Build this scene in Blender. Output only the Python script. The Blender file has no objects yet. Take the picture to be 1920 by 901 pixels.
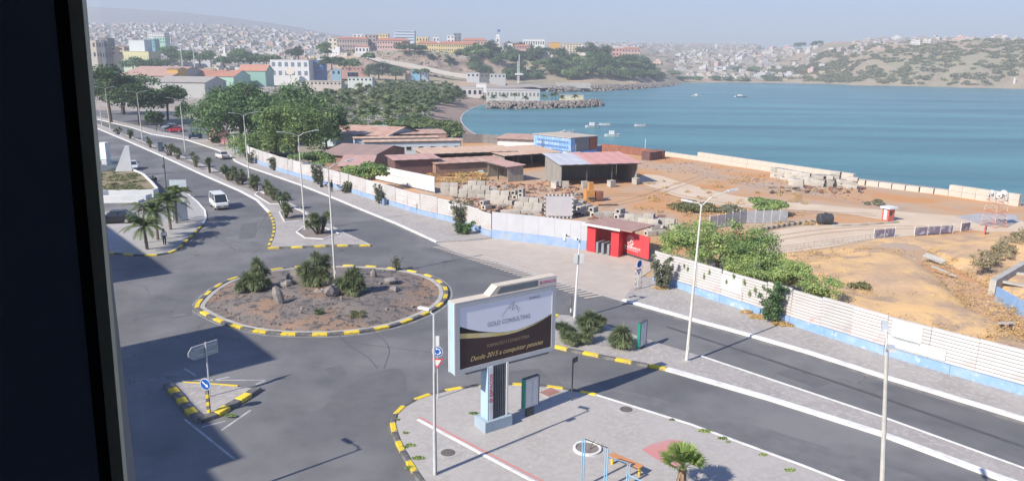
import bpy, bmesh, math, random
import numpy as np
from mathutils import Vector, Matrix
random.seed(7)
rng = np.random.default_rng(11)
sc = bpy.context.scene
COL = sc.collection
PI = math.pi

# ------------------------------------------------------------------ camera, sky, sun, exposure
FPX, EYE = 1387.0, 19.0
PITCH = math.atan((450.5 - 122.0) / FPX)
ROLL = 0.0125
_f = Vector((0, math.cos(PITCH), -math.sin(PITCH)))
_r0 = Vector((1, 0, 0)); _u0 = _r0.cross(_f)
CR = math.cos(ROLL) * _r0 + math.sin(ROLL) * _u0
CU = -math.sin(ROLL) * _r0 + math.cos(ROLL) * _u0
cam_d = bpy.data.cameras.new('camera'); cam = bpy.data.objects.new('camera', cam_d); COL.objects.link(cam)
cam_d.sensor_width = 36.0; cam_d.lens = 36.0 * FPX / 1920.0
cam_d.clip_start = 0.05; cam_d.clip_end = 12000
m = Matrix.Identity(4)
for i in range(3):
    m[i][0], m[i][1], m[i][2] = CR[i], CU[i], -_f[i]
m[0][3], m[1][3], m[2][3] = 0, 0, EYE
cam.matrix_world = m
sc.camera = cam

SUN_EL = math.radians(37.3)
SAZ = math.radians(49.2)                     # shadows run 49 deg right of the view
SH = (math.sin(SAZ), math.cos(SAZ))
world = bpy.data.worlds.new('World'); sc.world = world; world.use_nodes = True
wt = world.node_tree; bg = wt.nodes['Background']
sky = wt.nodes.new('ShaderNodeTexSky'); sky.sky_type = 'NISHITA'; sky.sun_disc = False
sky.sun_elevation = SUN_EL; sky.sun_rotation = math.atan2(-SH[0], -SH[1])
sky.altitude = 20; sky.air_density = 1.3; sky.dust_density = .5; sky.ozone_density = 6.0
tint = wt.nodes.new('ShaderNodeMix'); tint.data_type = 'RGBA'; tint.blend_type = 'MULTIPLY'; tint.inputs[0].default_value = 1; tint.inputs[7].default_value = (.88, .94, 1.27, 1)
wt.links.new(sky.outputs[0], tint.inputs[6]); wt.links.new(tint.outputs[2], bg.inputs[0]); bg.inputs[1].default_value = 0.078
sun_d = bpy.data.lights.new('sun', 'SUN'); sun_d.energy = 5.0; sun_d.angle = math.radians(0.5); sun_d.color = (1, 0.9, 0.77)
sun = bpy.data.objects.new('sun', sun_d); COL.objects.link(sun)
ld = Vector((SH[0] * math.cos(SUN_EL), SH[1] * math.cos(SUN_EL), -math.sin(SUN_EL)))
sun.rotation_euler = ld.to_track_quat('-Z', 'Y').to_euler(); sun.location = (-60, -50, 120)
sc.view_settings.view_transform = 'Standard'; sc.view_settings.look = 'None'
sc.view_settings.exposure = 0.68; sc.view_settings.gamma = 1
sc.cycles.use_denoising = True
sc.cycles.max_bounces = 6; sc.cycles.diffuse_bounces = 2; sc.cycles.glossy_bounces = 2
sc.cycles.transparent_max_bounces = 12; sc.cycles.volume_bounces = 0

# ------------------------------------------------------------------ surveying: rays of the photograph met with real ground
def ray(px, py): return _f + CR * ((px - 960) / FPX) - CU * ((py - 450.5) / FPX)
def at(px, py, z=0.0):
    d = ray(px, py); t = (z - EYE) / d.z
    return Vector((d.x * t, d.y * t, z))
def at_d(px, py, dist):
    d = ray(px, py); t = dist / d.y
    return Vector((d.x * t, dist, EYE + d.z * t))
def height(px0, py0, px1, py1, z=0.0):
    g = at(px0, py0, z); d = ray(px1, py1)
    zc = (g - Vector((0, 0, EYE))).dot(_f)
    return EYE + (d * (zc / d.dot(_f))).z - z

# ------------------------------------------------------------------ materials
def mat(name, c, c2=None, scale=1.0, detail=5, rough=0.85, metal=0.0, bump=0.0, bscale=None, island=0.0, spec=0.3, lo=0.35, hi=0.65, c3=None, scale3=None, lo3=.5, hi3=.62, stretch=None, orand=0.0):
    M = bpy.data.materials.new(name); M.use_nodes = True
    nt = M.node_tree; N = nt.nodes; L = nt.links
    p = N['Principled BSDF']; p.inputs['Roughness'].default_value = rough; p.inputs['Metallic'].default_value = metal
    p.inputs['Specular IOR Level'].default_value = spec
    p.inputs['Base Color'].default_value = (*c, 1)
    M.diffuse_color = (*c, 1)
    tc = N.new('ShaderNodeTexCoord'); src = tc.outputs['Object']
    if stretch:
        mp = N.new('ShaderNodeMapping'); mp.inputs['Scale'].default_value = stretch; L.new(src, mp.inputs['Vector']); src = mp.outputs[0]
    def noise(s, d=detail):
        n = N.new('ShaderNodeTexNoise'); n.inputs['Scale'].default_value = s; n.inputs['Detail'].default_value = d; n.inputs['Roughness'].default_value = .6
        L.new(src, n.inputs['Vector']); return n.outputs[0]
    def mixc(f, a, b):
        mx = N.new('ShaderNodeMix'); mx.data_type = 'RGBA'; L.new(f, mx.inputs[0])
        if isinstance(a, tuple): mx.inputs[6].default_value = (*a, 1)
        else: L.new(a, mx.inputs[6])
        mx.inputs[7].default_value = (*b, 1); return mx.outputs[2]
    def ramp(f, a, b):
        r = N.new('ShaderNodeMapRange'); r.inputs[1].default_value = a; r.inputs[2].default_value = b; L.new(f, r.inputs[0]); return r.outputs[0]
    out = None
    if c2 is not None: out = mixc(ramp(noise(scale), lo, hi), c, c2)
    if c3 is not None: out = mixc(ramp(noise(scale3 or scale * .3), lo3, hi3), out if out is not None else c, c3)
    if island > 0:
        g = N.new('ShaderNodeNewGeometry'); hv = N.new('ShaderNodeHueSaturation')
        r = N.new('ShaderNodeMapRange'); r.inputs[3].default_value = 1 - island; r.inputs[4].default_value = 1 + island; L.new(g.outputs['Random Per Island'], r.inputs[0]); L.new(r.outputs[0], hv.inputs['Value'])
        if out is None: hv.inputs['Color'].default_value = (*c, 1)
        else: L.new(out, hv.inputs['Color'])
        out = hv.outputs[0]
    if orand > 0:                                             # every piece a little lighter or darker than the next
        oi = N.new('ShaderNodeObjectInfo'); hv = N.new('ShaderNodeHueSaturation'); r = N.new('ShaderNodeMapRange'); r.inputs[3].default_value = 1 - orand; r.inputs[4].default_value = 1 + orand; L.new(oi.outputs['Random'], r.inputs[0]); L.new(r.outputs[0], hv.inputs['Value']); L.new(out, hv.inputs['Color']); out = hv.outputs[0]
    if out is not None: L.new(out, p.inputs['Base Color'])
    if bump > 0:
        b = N.new('ShaderNodeBump'); b.inputs['Strength'].default_value = bump; b.inputs['Distance'].default_value = .1
        L.new(noise(bscale or scale * 6), b.inputs['Height']); L.new(b.outputs[0], p.inputs['Normal'])
    return M
_mc = {}
def paint(c, rough=.6, metal=0.0, var=0.12):
    k = (tuple(round(x, 3) for x in c), rough, metal)
    if k not in _mc:
        _mc[k] = mat('paint_%d' % len(_mc), c, tuple(x * (1 - var * 1.6) for x in c), 1.3, 6, rough, metal, c3=tuple(x * .8 + .02 for x in c), scale3=5, lo3=.6, hi3=.75)
    return _mc[k]

# ------------------------------------------------------------------ mesh collector
class MB:
    def __init__(s): s.v = []; s.f = []; s.mi = []; s.mats = []; s.cur = 0; s.sm = False
    def mat(s, M):
        if M not in s.mats: s.mats.append(M)
        s.cur = s.mats.index(M); return s
    def add(s, vs, fs):
        o = len(s.v); s.v += [tuple(v) for v in vs]; s.f += [tuple(i + o for i in f) for f in fs]; s.mi += [s.cur] * len(fs); return s
    def box(s, c, sz, yaw=0.0, taper=1.0):
        x, y, z = sz[0] / 2, sz[1] / 2, sz[2] / 2; cs, sn = math.cos(yaw), math.sin(yaw); vs = []
        for dz in (-1, 1):
            t = taper if dz > 0 else 1
            for a, b in ((-1, -1), (1, -1), (1, 1), (-1, 1)):
                u, w = a * x * t, b * y * t; vs.append((c[0] + u * cs - w * sn, c[1] + u * sn + w * cs, c[2] + dz * z))
        return s.add(vs, [(3, 2, 1, 0), (4, 5, 6, 7), (0, 1, 5, 4), (1, 2, 6, 5), (2, 3, 7, 6), (3, 0, 4, 7)])
    def quad(s, a, b, c, d): return s.add([a, b, c, d], [(0, 1, 2, 3)])
    def poly(s, pts): return s.add(pts, [tuple(range(len(pts)))])
    def prism(s, pts, z0, z1):
        n = len(pts); a = sum(pts[i][0] * pts[(i + 1) % n][1] - pts[(i + 1) % n][0] * pts[i][1] for i in range(n))
        if a < 0: pts = pts[::-1]
        vs = [(p[0], p[1], z0) for p in pts] + [(p[0], p[1], z1) for p in pts]
        return s.add(vs, [tuple(range(n))[::-1], tuple(range(n, 2 * n))] + [(i, (i + 1) % n, n + (i + 1) % n, n + i) for i in range(n)])
    def tube(s, pts, r, n=6, cap=True):
        pts = [Vector(p) for p in pts]; rs = r if isinstance(r, (list, tuple)) else [r] * len(pts); rings = []; o = len(s.v)
        for i, p in enumerate(pts):
            t = (pts[min(i + 1, len(pts) - 1)] - pts[max(i - 1, 0)]).normalized()
            a = t.cross(Vector((0, 0, 1)) if abs(t.z) < .95 else Vector((1, 0, 0))).normalized(); b = t.cross(a)
            for k in range(n):
                q = p + (a * math.cos(2 * PI * k / n) + b * math.sin(2 * PI * k / n)) * rs[i]; s.v.append(tuple(q))
        for i in range(len(pts) - 1):
            for k in range(n):
                s.f.append((o + i * n + k, o + i * n + (k + 1) % n, o + (i + 1) * n + (k + 1) % n, o + (i + 1) * n + k)); s.mi.append(s.cur)
        if cap:
            s.f.append(tuple(o + k for k in range(n))[::-1]); s.f.append(tuple(o + (len(pts) - 1) * n + k for k in range(n))); s.mi += [s.cur] * 2
        return s
    def disc(s, c, r, nrm, n=20, thick=0.03):
        nrm = Vector(nrm).normalized(); return s.tube([Vector(c) - nrm * thick / 2, Vector(c) + nrm * thick / 2], r, n)
    def blob(s, c, r, seed=0, n=10, mth=6, jit=.18):
        R = random.Random(seed); vs = []; fs = []
        for i in range(mth + 1):
            th = PI * i / mth
            for k in range(n):
                ph = 2 * PI * k / n; j = 1 + R.uniform(-jit, jit)
                vs.append((c[0] + r[0] * j * math.sin(th) * math.cos(ph), c[1] + r[1] * j * math.sin(th) * math.sin(ph), c[2] + r[2] * j * math.cos(th)))
        for i in range(mth):
            for k in range(n): fs.append((i * n + k, (i + 1) * n + k, (i + 1) * n + (k + 1) % n, i * n + (k + 1) % n))
        return s.add(vs, fs)
    def mesh(s, name):
        me = bpy.data.meshes.new(name); me.from_pydata(s.v, [], s.f)
        for M in s.mats: me.materials.append(M)
        me.polygons.foreach_set('material_index', s.mi)
        if s.sm: me.polygons.foreach_set('use_smooth', [True] * len(s.f))
        me.update(); return me
    def build(s, name, parent=None, loc=None, smooth=False):
        s.sm = smooth or s.sm
        o = bpy.data.objects.new(name, s.mesh(name)); COL.objects.link(o)
        if parent is not None: o.parent = parent
        if loc is not None: o.location = loc
        return o
def B(M): return MB().mat(M)
def link(name, me, parent=None, loc=None, rz=0.0):
    o = bpy.data.objects.new(name, me); COL.objects.link(o)
    if parent is not None: o.parent = parent
    if loc is not None: o.location = loc
    if rz: o.rotation_euler = (0, 0, rz)
    return o
def tag(o, label=None, cat=None, group=None, kind=None):
    if label: o['label'] = label
    if cat: o['category'] = cat
    if group: o['group'] = group
    if kind: o['kind'] = kind
    return o
def thing(name, label, cat, loc=(0, 0, 0), rz=0.0, group=None):
    o = bpy.data.objects.new(name, None); COL.objects.link(o); o.location = loc; o.rotation_euler = (0, 0, rz); o.empty_display_size = .3
    return tag(o, label, cat, group)
def dup(root, loc, rz=0.0, label=None, group=None, scale=None):
    def cp(o, par):
        c = o.copy(); COL.objects.link(c)
        if par is not None: c.parent = par
        for ch in list(KIDS.get(o.name) or o.children): cp(ch, c)
        return c
    r = cp(root, None); r.location = loc; r.rotation_euler = (0, 0, rz)
    if scale: r.scale = (scale,) * 3 if not isinstance(scale, tuple) else scale
    if label: r['label'] = label
    if group: r['group'] = group
    return r
KIDS = {}
def struct(o): o['kind'] = 'structure'; return o
def sheet(name, pts, z, M, parent=None):
    n = len(pts); bm = bmesh.new()
    vs = [bm.verts.new((p[0], p[1], z)) for p in pts]; f = bm.faces.new(vs); f.normal_update()
    if f.normal.z < 0: f.normal_flip()
    bmesh.ops.triangulate(bm, faces=[f]); me = bpy.data.meshes.new(name); bm.to_mesh(me); bm.free(); me.materials.append(M)
    return link(name, me, parent)
def slab(name, pts, z0, z1, M, parent=None):
    b = bmesh.new(); vs = [b.verts.new((p[0], p[1], z1)) for p in pts]; f = b.faces.new(vs); f.normal_update()
    if f.normal.z < 0: f.normal_flip()
    r = bmesh.ops.extrude_face_region(b, geom=[f])
    for v in [g for g in r['geom'] if isinstance(g, bmesh.types.BMVert)]: v.co.z = z0
    bmesh.ops.triangulate(b, faces=b.faces[:]); bmesh.ops.recalc_face_normals(b, faces=b.faces[:])
    me = bpy.data.meshes.new(name); b.to_mesh(me); b.free(); me.materials.append(M)
    return link(name, me, parent)
def W(*px, z=0.0): return [at(x, y, z) for x, y in px]
def dense(pts, step):
    out = []
    for a, b in zip(pts[:-1], pts[1:]):
        n = max(1, round((b - a).length / step)); out += [a.lerp(b, i / n) for i in range(n)]
    return out + [pts[-1]]
def smooth(pts, it=2):
    if (pts[0] - pts[-1]).length < .01:
        for _ in range(it):
            q = []
            for a, b in zip(pts[:-1], pts[1:]): q += [a.lerp(b, .25), a.lerp(b, .75)]
            pts = q + [q[0]]
        return pts
    for _ in range(it):
        q = [pts[0]]
        for a, b in zip(pts[:-1], pts[1:]): q += [a.lerp(b, .25), a.lerp(b, .75)]
        pts = q + [pts[-1]]
    return pts
def strip(name, pts, w, z, M, parent=None, th=0.0, side=0.0):
    """a band of width w along pts: a flat sheet, or a kerb of height th"""
    P = [Vector((p[0], p[1], 0)) for p in pts]; L_, R_ = [], []
    for i, p in enumerate(P):
        t = (P[min(i + 1, len(P) - 1)] - P[max(i - 1, 0)]).normalized(); n = Vector((-t.y, t.x, 0))
        L_.append(p + n * (w / 2 + side)); R_.append(p + n * (-w / 2 + side))
    mb = B(M)
    for i in range(len(P) - 1):
        a, b, c, d = R_[i], R_[i + 1], L_[i + 1], L_[i]
        up = [(q.x, q.y, z + th) for q in (a, b, c, d)]; mb.quad(*up)
        if th:
            dn = [(q.x, q.y, z) for q in (a, b, c, d)]
            mb.quad(dn[0], dn[1], up[1], up[0]); mb.quad(up[3], up[2], dn[2], dn[3])
    return mb.build(name, parent)
def kerb_stones(pts, parent, mats, w=.32, h=.17, L=1.0, z=0.0):
    """painted kerb stones one by one along a path, colours taking turns"""
    segs = []; acc = 0; P = [Vector((p[0], p[1], 0)) for p in pts]; d = [0]
    for a, b in zip(P[:-1], P[1:]): d.append(d[-1] + (b - a).length)
    n = max(1, round(d[-1] / L)); st = d[-1] / n
    def pos(s):
        s = min(max(s, 0), d[-1] - 1e-6)
        for i in range(len(P) - 1):
            if s <= d[i + 1]: return P[i].lerp(P[i + 1], (s - d[i]) / max(1e-9, d[i + 1] - d[i]))
    mes = []
    for M in mats:
        b = B(M); x, y = st * .985 / 2, w / 2; c = .03
        vs = [(-x, -y, 0), (x, -y, 0), (x, y, 0), (-x, y, 0), (-x, -y, h - c), (x, -y, h - c), (x, y, h - c), (-x, y, h - c), (-x + c, -y + c, h), (x - c, -y + c, h), (x - c, y - c, h), (-x + c, y - c, h)]
        b.add(vs, [(0, 1, 5, 4), (1, 2, 6, 5), (2, 3, 7, 6), (3, 0, 4, 7), (4, 5, 9, 8), (5, 6, 10, 9), (6, 7, 11, 10), (7, 4, 8, 11), (8, 9, 10, 11)])
        mes.append(b.mesh('kerb_stone'))
    for i in range(n):
        a, b = pos(i * st), pos((i + 1) * st); c = (a + b) / 2; t = b - a
        link('kerb_stone', mes[i % len(mes)], parent, (c.x, c.y, z + random.uniform(-.006, .006)), math.atan2(t.y, t.x) + random.uniform(-.012, .012))

# ------------------------------------------------------------------ palette
ASPH = mat('asphalt', (.158, .16, .165), (.122, .124, .13), .3, 10, .8, bump=.3, bscale=30, c3=(.205, .205, .208), scale3=.085, lo3=.47, hi3=.62)
ASPH2 = mat('worn_asphalt', (.185, .186, .19), (.15, .152, .157), 1.1, 10, .8, bump=.4, bscale=14, c3=(.13, .131, .137), scale3=.3, lo3=.52, hi3=.68)
ASPH3 = mat('rough_dark_asphalt', (.128, .13, .136), (.15, .152, .157), .9, 11, .85, bump=.4, bscale=18, lo=.35, hi=.65)
DUST = mat('gutter_dust', (.235, .222, .205), (.165, .163, .163), .9, 9, .95, lo=.42, hi=.58)
PAVE = mat('paving', (.39, .365, .345), (.32, .3, .285), .35, 9, .9, bump=.15, bscale=12, c3=(.43, .41, .39), scale3=3.5)
DIRT = mat('yard_earth', (.5, .325, .195), (.52, .265, .115), .11, 11, .95, bump=.8, bscale=2.2, lo=.42, hi=.6, c3=(.43, .335, .255), scale3=.06, lo3=.46, hi3=.6)
DIRT2 = mat('dry_slope_earth', (.68, .45, .215), (.5, .345, .215), .2, 11, .95, bump=1.0, bscale=1.6, lo=.42, hi=.6, c3=(.4, .29, .205), scale3=.33, lo3=.5, hi3=.62)
TRACK = mat('dusty_track', (.62, .51, .39), (.54, .43, .32), .2, 7, .95, bump=.2, bscale=4)
GRAVEL = mat('pale_ground', (.36, .32, .28), (.27, .235, .2), .12, 8, .95, bump=.3, bscale=3, c3=(.42, .39, .35), scale3=.03)
SAND = mat('dark_beach_sand', (.37, .275, .215), (.29, .215, .17), .05, 6, .9)
RBED = mat('roundabout_earth', (.2, .175, .16), (.31, .205, .14), .22, 12, .95, bump=1.0, bscale=5, lo=.48, hi=.6, c3=(.1, .095, .095), scale3=1.4, lo3=.5, hi3=.6)
WHITE = mat('white_paint', (.66, .66, .65), (.55, .55, .53), 1.6, 7, .7, lo=.55, hi=.75)
WHITEK = mat('kerb_white', (.72, .72, .7), (.55, .54, .51), 1.2, 7, .8, lo=.5, hi=.72)
YELL = mat('kerb_yellow', (.74, .55, .045), (.5, .4, .12), 2.2, 8, .75, lo=.5, hi=.7, c3=(.25, .23, .2), scale3=4.5, lo3=.57, hi3=.66, orand=.14)
BLACKK = mat('kerb_black', (.1, .1, .1), (.24, .23, .215), 1.8, 8, .85, lo=.4, hi=.66)
GALV = mat('galvanised_steel', (.6, .62, .63), (.5, .52, .53), 2, 4, .5, .1)
POLEW = mat('pale_pole_paint', (.68, .67, .62), (.55, .53, .48), 2, 4, .55)
DARKM = mat('dark_metal', (.06, .065, .07), (.1, .1, .1), 3, 3, .5)
GLASS = mat('window_glass', (.03, .04, .05), rough=.08, spec=.6)
RUBBER = mat('rubber', (.03, .03, .03), rough=.9)
CONC = mat('concrete', (.47, .46, .43), (.36, .35, .32), .7, 6, .9, bump=.2, bscale=9)
BLOCKM = mat('pale_block', (.5, .475, .43), (.36, .335, .295), 1.0, 7, .9, bump=.2, bscale=8, orand=.16)
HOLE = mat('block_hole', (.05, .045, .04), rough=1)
BARK = mat('bark', (.16, .12, .09), (.09, .07, .055), 3, 5, .95, bump=.5)
RUST = mat('rusty_metal', (.33, .13, .08), (.2, .1, .075), 1.2, 6, .8)
RED = mat('gate_red', (.62, .05, .06), (.52, .045, .05), .8, 5, .55)
def leafm(n, c, c2, isl=.45):
    c = tuple(x * 1.25 for x in c); c2 = tuple(x * 1.25 for x in c2)
    M = mat(n, tuple(x * .85 for x in c), tuple(x * 1.15 for x in c2), .38, 4, .6, island=isl, spec=.25, lo=.38, hi=.62); nt = M.node_tree; p = nt.nodes['Principled BSDF']     # thin leaves let some light through
    tl = nt.nodes.new('ShaderNodeBsdfTranslucent'); mx = nt.nodes.new('ShaderNodeMixShader'); mx.inputs[0].default_value = .38
    src = p.inputs['Base Color'].links[0].from_socket; nt.links.new(src, tl.inputs['Color']); nt.links.new(p.outputs[0], mx.inputs[1]); nt.links.new(tl.outputs[0], mx.inputs[2])
    nt.links.new(mx.outputs[0], nt.nodes['Material Output'].inputs['Surface']); return M
LEAF_D = leafm('acacia_leaf', (.085, .155, .07), (.13, .2, .085))
LEAF_L = leafm('light_acacia_leaf', (.14, .225, .085), (.19, .255, .1))
LEAF_F = leafm('fence_acacia_leaf', (.17, .27, .105), (.27, .335, .12), .4)
LEAF_G = leafm('dark_tree_leaf', (.05, .095, .045), (.075, .12, .05))
LEAF_Y = leafm('yucca_leaf', (.12, .16, .085), (.2, .23, .125), .4)
LEAF_P = leafm('palm_leaf', (.085, .13, .045), (.15, .19, .06), .4)
LEAF_S = leafm('scrub_leaf', (.14, .165, .075), (.2, .2, .1), .4)
LEAF_B = leafm('grey_shrub_leaf', (.15, .18, .11), (.22, .215, .155), .4)
DRYG = leafm('dry_grass', (.55, .4, .18), (.42, .3, .15), .3)

def cracked(M, scale, width, amount):
    """fine dark cracks, oil drips and tyre-polished streaks in an asphalt material"""
    nt = M.node_tree; N, L = nt.nodes, nt.links; p = N['Principled BSDF']; src = p.inputs['Base Color'].links[0].from_socket; tc = N.new('ShaderNodeTexCoord')
    nz = N.new('ShaderNodeTexNoise'); nz.inputs['Scale'].default_value = .7; nz.inputs['Detail'].default_value = 6; L.new(tc.outputs['Object'], nz.inputs['Vector'])
    ad = N.new('ShaderNodeMix'); ad.data_type = 'RGBA'; ad.blend_type = 'LINEAR_LIGHT'; ad.inputs[0].default_value = 1.3; L.new(tc.outputs['Object'], ad.inputs[6]); L.new(nz.outputs['Color'], ad.inputs[7])
    v = N.new('ShaderNodeTexVoronoi'); v.feature = 'DISTANCE_TO_EDGE'; v.inputs['Scale'].default_value = scale; L.new(ad.outputs[2], v.inputs['Vector'])
    mr = N.new('ShaderNodeMapRange'); mr.inputs[1].default_value = width; mr.inputs[2].default_value = 0; L.new(v.outputs['Distance'], mr.inputs[0])
    g = N.new('ShaderNodeTexNoise'); g.inputs['Scale'].default_value = .05; L.new(tc.outputs['Object'], g.inputs['Vector']); gm = N.new('ShaderNodeMapRange'); gm.inputs[1].default_value = .48; gm.inputs[2].default_value = .56; L.new(g.outputs[0], gm.inputs[0])
    mu = N.new('ShaderNodeMath'); mu.operation = 'MULTIPLY'; L.new(mr.outputs[0], mu.inputs[0]); L.new(gm.outputs[0], mu.inputs[1]); m2 = N.new('ShaderNodeMath'); m2.operation = 'MULTIPLY'; m2.inputs[1].default_value = amount; L.new(mu.outputs[0], m2.inputs[0])
    mx = N.new('ShaderNodeMix'); mx.data_type = 'RGBA'; L.new(m2.outputs[0], mx.inputs[0]); L.new(src, mx.inputs[6]); mx.inputs[7].default_value = (.05, .05, .055, 1)
    sp = N.new('ShaderNodeTexNoise'); sp.inputs['Scale'].default_value = .9; sp.inputs['Detail'].default_value = 10; sp.inputs['Roughness'].default_value = .75; L.new(tc.outputs['Object'], sp.inputs['Vector']); sm = N.new('ShaderNodeMapRange'); sm.inputs[1].default_value = .62; sm.inputs[2].default_value = .72; sm.inputs[4].default_value = .45; L.new(sp.outputs[0], sm.inputs[0])
    m3 = N.new('ShaderNodeMix'); m3.data_type = 'RGBA'; L.new(sm.outputs[0], m3.inputs[0]); L.new(mx.outputs[2], m3.inputs[6]); m3.inputs[7].default_value = (.085, .085, .09, 1)
    L.new(m3.outputs[2], p.inputs['Base Color'])
cracked(ASPH, .16, .006, .75); cracked(ASPH2, .5, .012, .6)
# ------------------------------------------------------------------ SETTING: land, sea, hills
def tan_px(px): r = ray(px, 122); return r.x / r.y
HC = {  # columns of the survey: distance -> ground row seen there, or ('z', height)
 60: [(690, 'z', -6), (950, 120), (1350, 92), (1850, 66), (2400, 46), (2800, 52)],
 200: [(700, 'z', -6), (950, 119), (1350, 90), (1850, 64), (2350, 46), (2800, 52)],
 300: [(720, 'z', -6), (960, 118), (1350, 89), (1850, 64), (2350, 45), (2800, 52)],
 400: [(740, 'z', -6), (960, 118), (1350, 91), (1900, 65), (2400, 47), (2800, 54)],
 500: [(740, 'z', -6), (960, 120), (1350, 96), (1900, 69), (2400, 52), (2800, 58)],
 580: [(740, 'z', -6), (950, 118), (1300, 95), (1900, 73), (2400, 61), (2800, 68)],
 640: [(690, 'z', -6), (760, 130), (830, 101), (1000, 94), (1400, 95), (2400, 72), (2900, 74)],
 690: [(640, 'z', -2), (700, 151), (750, 146), (772, 140), (800, 98), (900, 94), (1100, 94), (1500, 92), (2900, 77)],
 800: [(640, 'z', -2), (700, 153), (750, 148), (772, 141), (800, 98), (900, 96), (1100, 97), (1500, 93), (3100, 79)],
 890: [(650, 'z', -2), (710, 155), (760, 149), (780, 144), (812, 101), (900, 99), (1100, 98), (1500, 94), (3100, 79)],
 1000: [(720, 'z', -5), (745, 156), (785, 149), (850, 107), (920, 101), (1100, 100), (1500, 95), (3200, 79)],
 1100: [(735, 'z', -5), (760, 155), (800, 149), (880, 109), (950, 104), (1100, 102), (1500, 96), (3200, 80)],
 1180: [(780, 'z', -5), (810, 155), (860, 147), (940, 114), (1000, 108), (1150, 106), (1500, 99), (3200, 80)],
 1240: [(880, 'z', -5), (930, 153), (1020, 140), (1150, 127), (1500, 110), (3200, 82)],
 1290: [(1020, 'z', -6), (1090, 153), (1250, 140), (1600, 118), (2300, 98), (3300, 82)],
 1340: [(1105, 'z', -6), (1130, 153), (1300, 136), (1600, 115), (2300, 95), (3300, 82)],
 1410: [(1130, 'z', -6), (1165, 152), (1350, 127), (1650, 105), (2200, 91), (3300, 82)],
 1480: [(1150, 'z', -6), (1180, 151), (1350, 124), (1550, 101), (1750, 88), (2500, 'z', 30)],
 1560: [(1120, 'z', -6), (1145, 151), (1230, 120), (1330, 94), (1480, 79), (2200, 'z', 30)],
 1650: [(1060, 'z', -6), (1080, 152), (1110, 138), (1180, 104), (1270, 84), (1420, 74), (2200, 'z', 30)],
 1750: [(1035, 'z', -6), (1052, 155), (1085, 127), (1150, 99), (1290, 74), (2200, 'z', 30)],
 1850: [(1000, 'z', -6), (1012, 159), (1045, 128), (1100, 98), (1250, 75), (2200, 'z', 30)],
 1960: [(965, 'z', -6), (985, 163), (1015, 127), (1070, 98), (1220, 76), (2200, 'z', 30)],
 2150: [(930, 'z', -6), (950, 165), (985, 127), (1040, 98), (1220, 76), (2200, 'z', 30)],
}
_ht, _hp = [], []
for px in sorted(HC):
    pr = []
    for e in HC[px]: pr.append((e[0], e[2] if e[1] == 'z' else at_d(px, e[1], e[0]).z))
    _ht.append(tan_px(px)); _hp.append(pr)
_ht = np.array(_ht)
_ph = rng.uniform(0, 6.28, (7, 3))
def rough_(x, y):
    s = 0
    for i in range(7):
        k = .008 * 1.75 ** i; s = s + np.sin(x * k * (1 + .1 * i) + _ph[i, 0] + 1.7 * np.sin(y * k * .7 + _ph[i, 1])) * np.cos(y * k * 1.1 + _ph[i, 2]) / 1.5 ** i
    return s
def hz(t, d):
    t = np.atleast_1d(t).astype(float); d = np.atleast_1d(d).astype(float)
    cols = np.array([np.interp(d, [q[0] for q in pr], [q[1] for q in pr], right=pr[-1][1]) for pr in _hp])
    i = np.clip(np.searchsorted(_ht, t) - 1, 0, len(_ht) - 2); f = np.clip((t - _ht[i]) / (_ht[i + 1] - _ht[i]), 0, 1); f = f * f * (3 - 2 * f)
    z = cols[i, np.arange(len(d))] * (1 - f) + cols[i + 1, np.arange(len(d))] * f
    return z + np.clip((z + 2) / 14, 0, 1) * 1.1 * rough_(t * d, d)
def terr(px, d):
    t = tan_px(px); return Vector((t * d, d, float(hz(t, d)[0])))
TT = np.linspace(tan_px(60), tan_px(2150), 300); DD = np.concatenate([np.linspace(620, 1500, 170), np.linspace(1515, 3350, 60)])
tg, dg = np.meshgrid(TT, DD, indexing='ij'); zz = hz(tg.ravel(), dg.ravel())
HM = mat('hill_scrub_earth', (.43, .32, .225), (.27, .25, .165), .012, 9, .95, lo=.4, hi=.56, c3=(.42, .33, .25), scale3=.006, lo3=.54, hi3=.64, bump=.6, bscale=.08)
nt = HM.node_tree; pb = nt.nodes['Principled BSDF']; src = pb.inputs['Base Color'].links[0].from_socket           # bare rock where the ground is steep
ge = nt.nodes.new('ShaderNodeNewGeometry'); sx = nt.nodes.new('ShaderNodeSeparateXYZ'); nt.links.new(ge.outputs['True Normal'], sx.inputs[0])
mr = nt.nodes.new('ShaderNodeMapRange'); mr.inputs[1].default_value = .92; mr.inputs[2].default_value = .8; nt.links.new(sx.outputs[2], mr.inputs[0])
tcn = nt.nodes.new('ShaderNodeTexCoord'); mpn = nt.nodes.new('ShaderNodeMapping'); mpn.inputs['Scale'].default_value = (1, 1, .35); nt.links.new(tcn.outputs['Object'], mpn.inputs[0]); nn_ = nt.nodes.new('ShaderNodeTexNoise'); nn_.inputs['Scale'].default_value = .12; nn_.inputs['Detail'].default_value = 8; nt.links.new(mpn.outputs[0], nn_.inputs['Vector'])
rk = nt.nodes.new('ShaderNodeValToRGB'); rk.color_ramp.elements[0].position = .35; rk.color_ramp.elements[0].color = (.16, .125, .11, 1); rk.color_ramp.elements[1].position = .65; rk.color_ramp.elements[1].color = (.36, .28, .225, 1); nt.links.new(nn_.outputs[0], rk.inputs[0])
mxr = nt.nodes.new('ShaderNodeMix'); mxr.data_type = 'RGBA'; nt.links.new(mr.outputs[0], mxr.inputs[0]); nt.links.new(src, mxr.inputs[6]); nt.links.new(rk.outputs[0], mxr.inputs[7]); nt.links.new(mxr.outputs[2], pb.inputs['Base Color'])
me = bpy.data.meshes.new('hills'); nD = len(DD)
fs = [(i * nD + j, (i + 1) * nD + j, (i + 1) * nD + j + 1, i * nD + j + 1) for i in range(len(TT) - 1) for j in range(nD - 1)]
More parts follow.
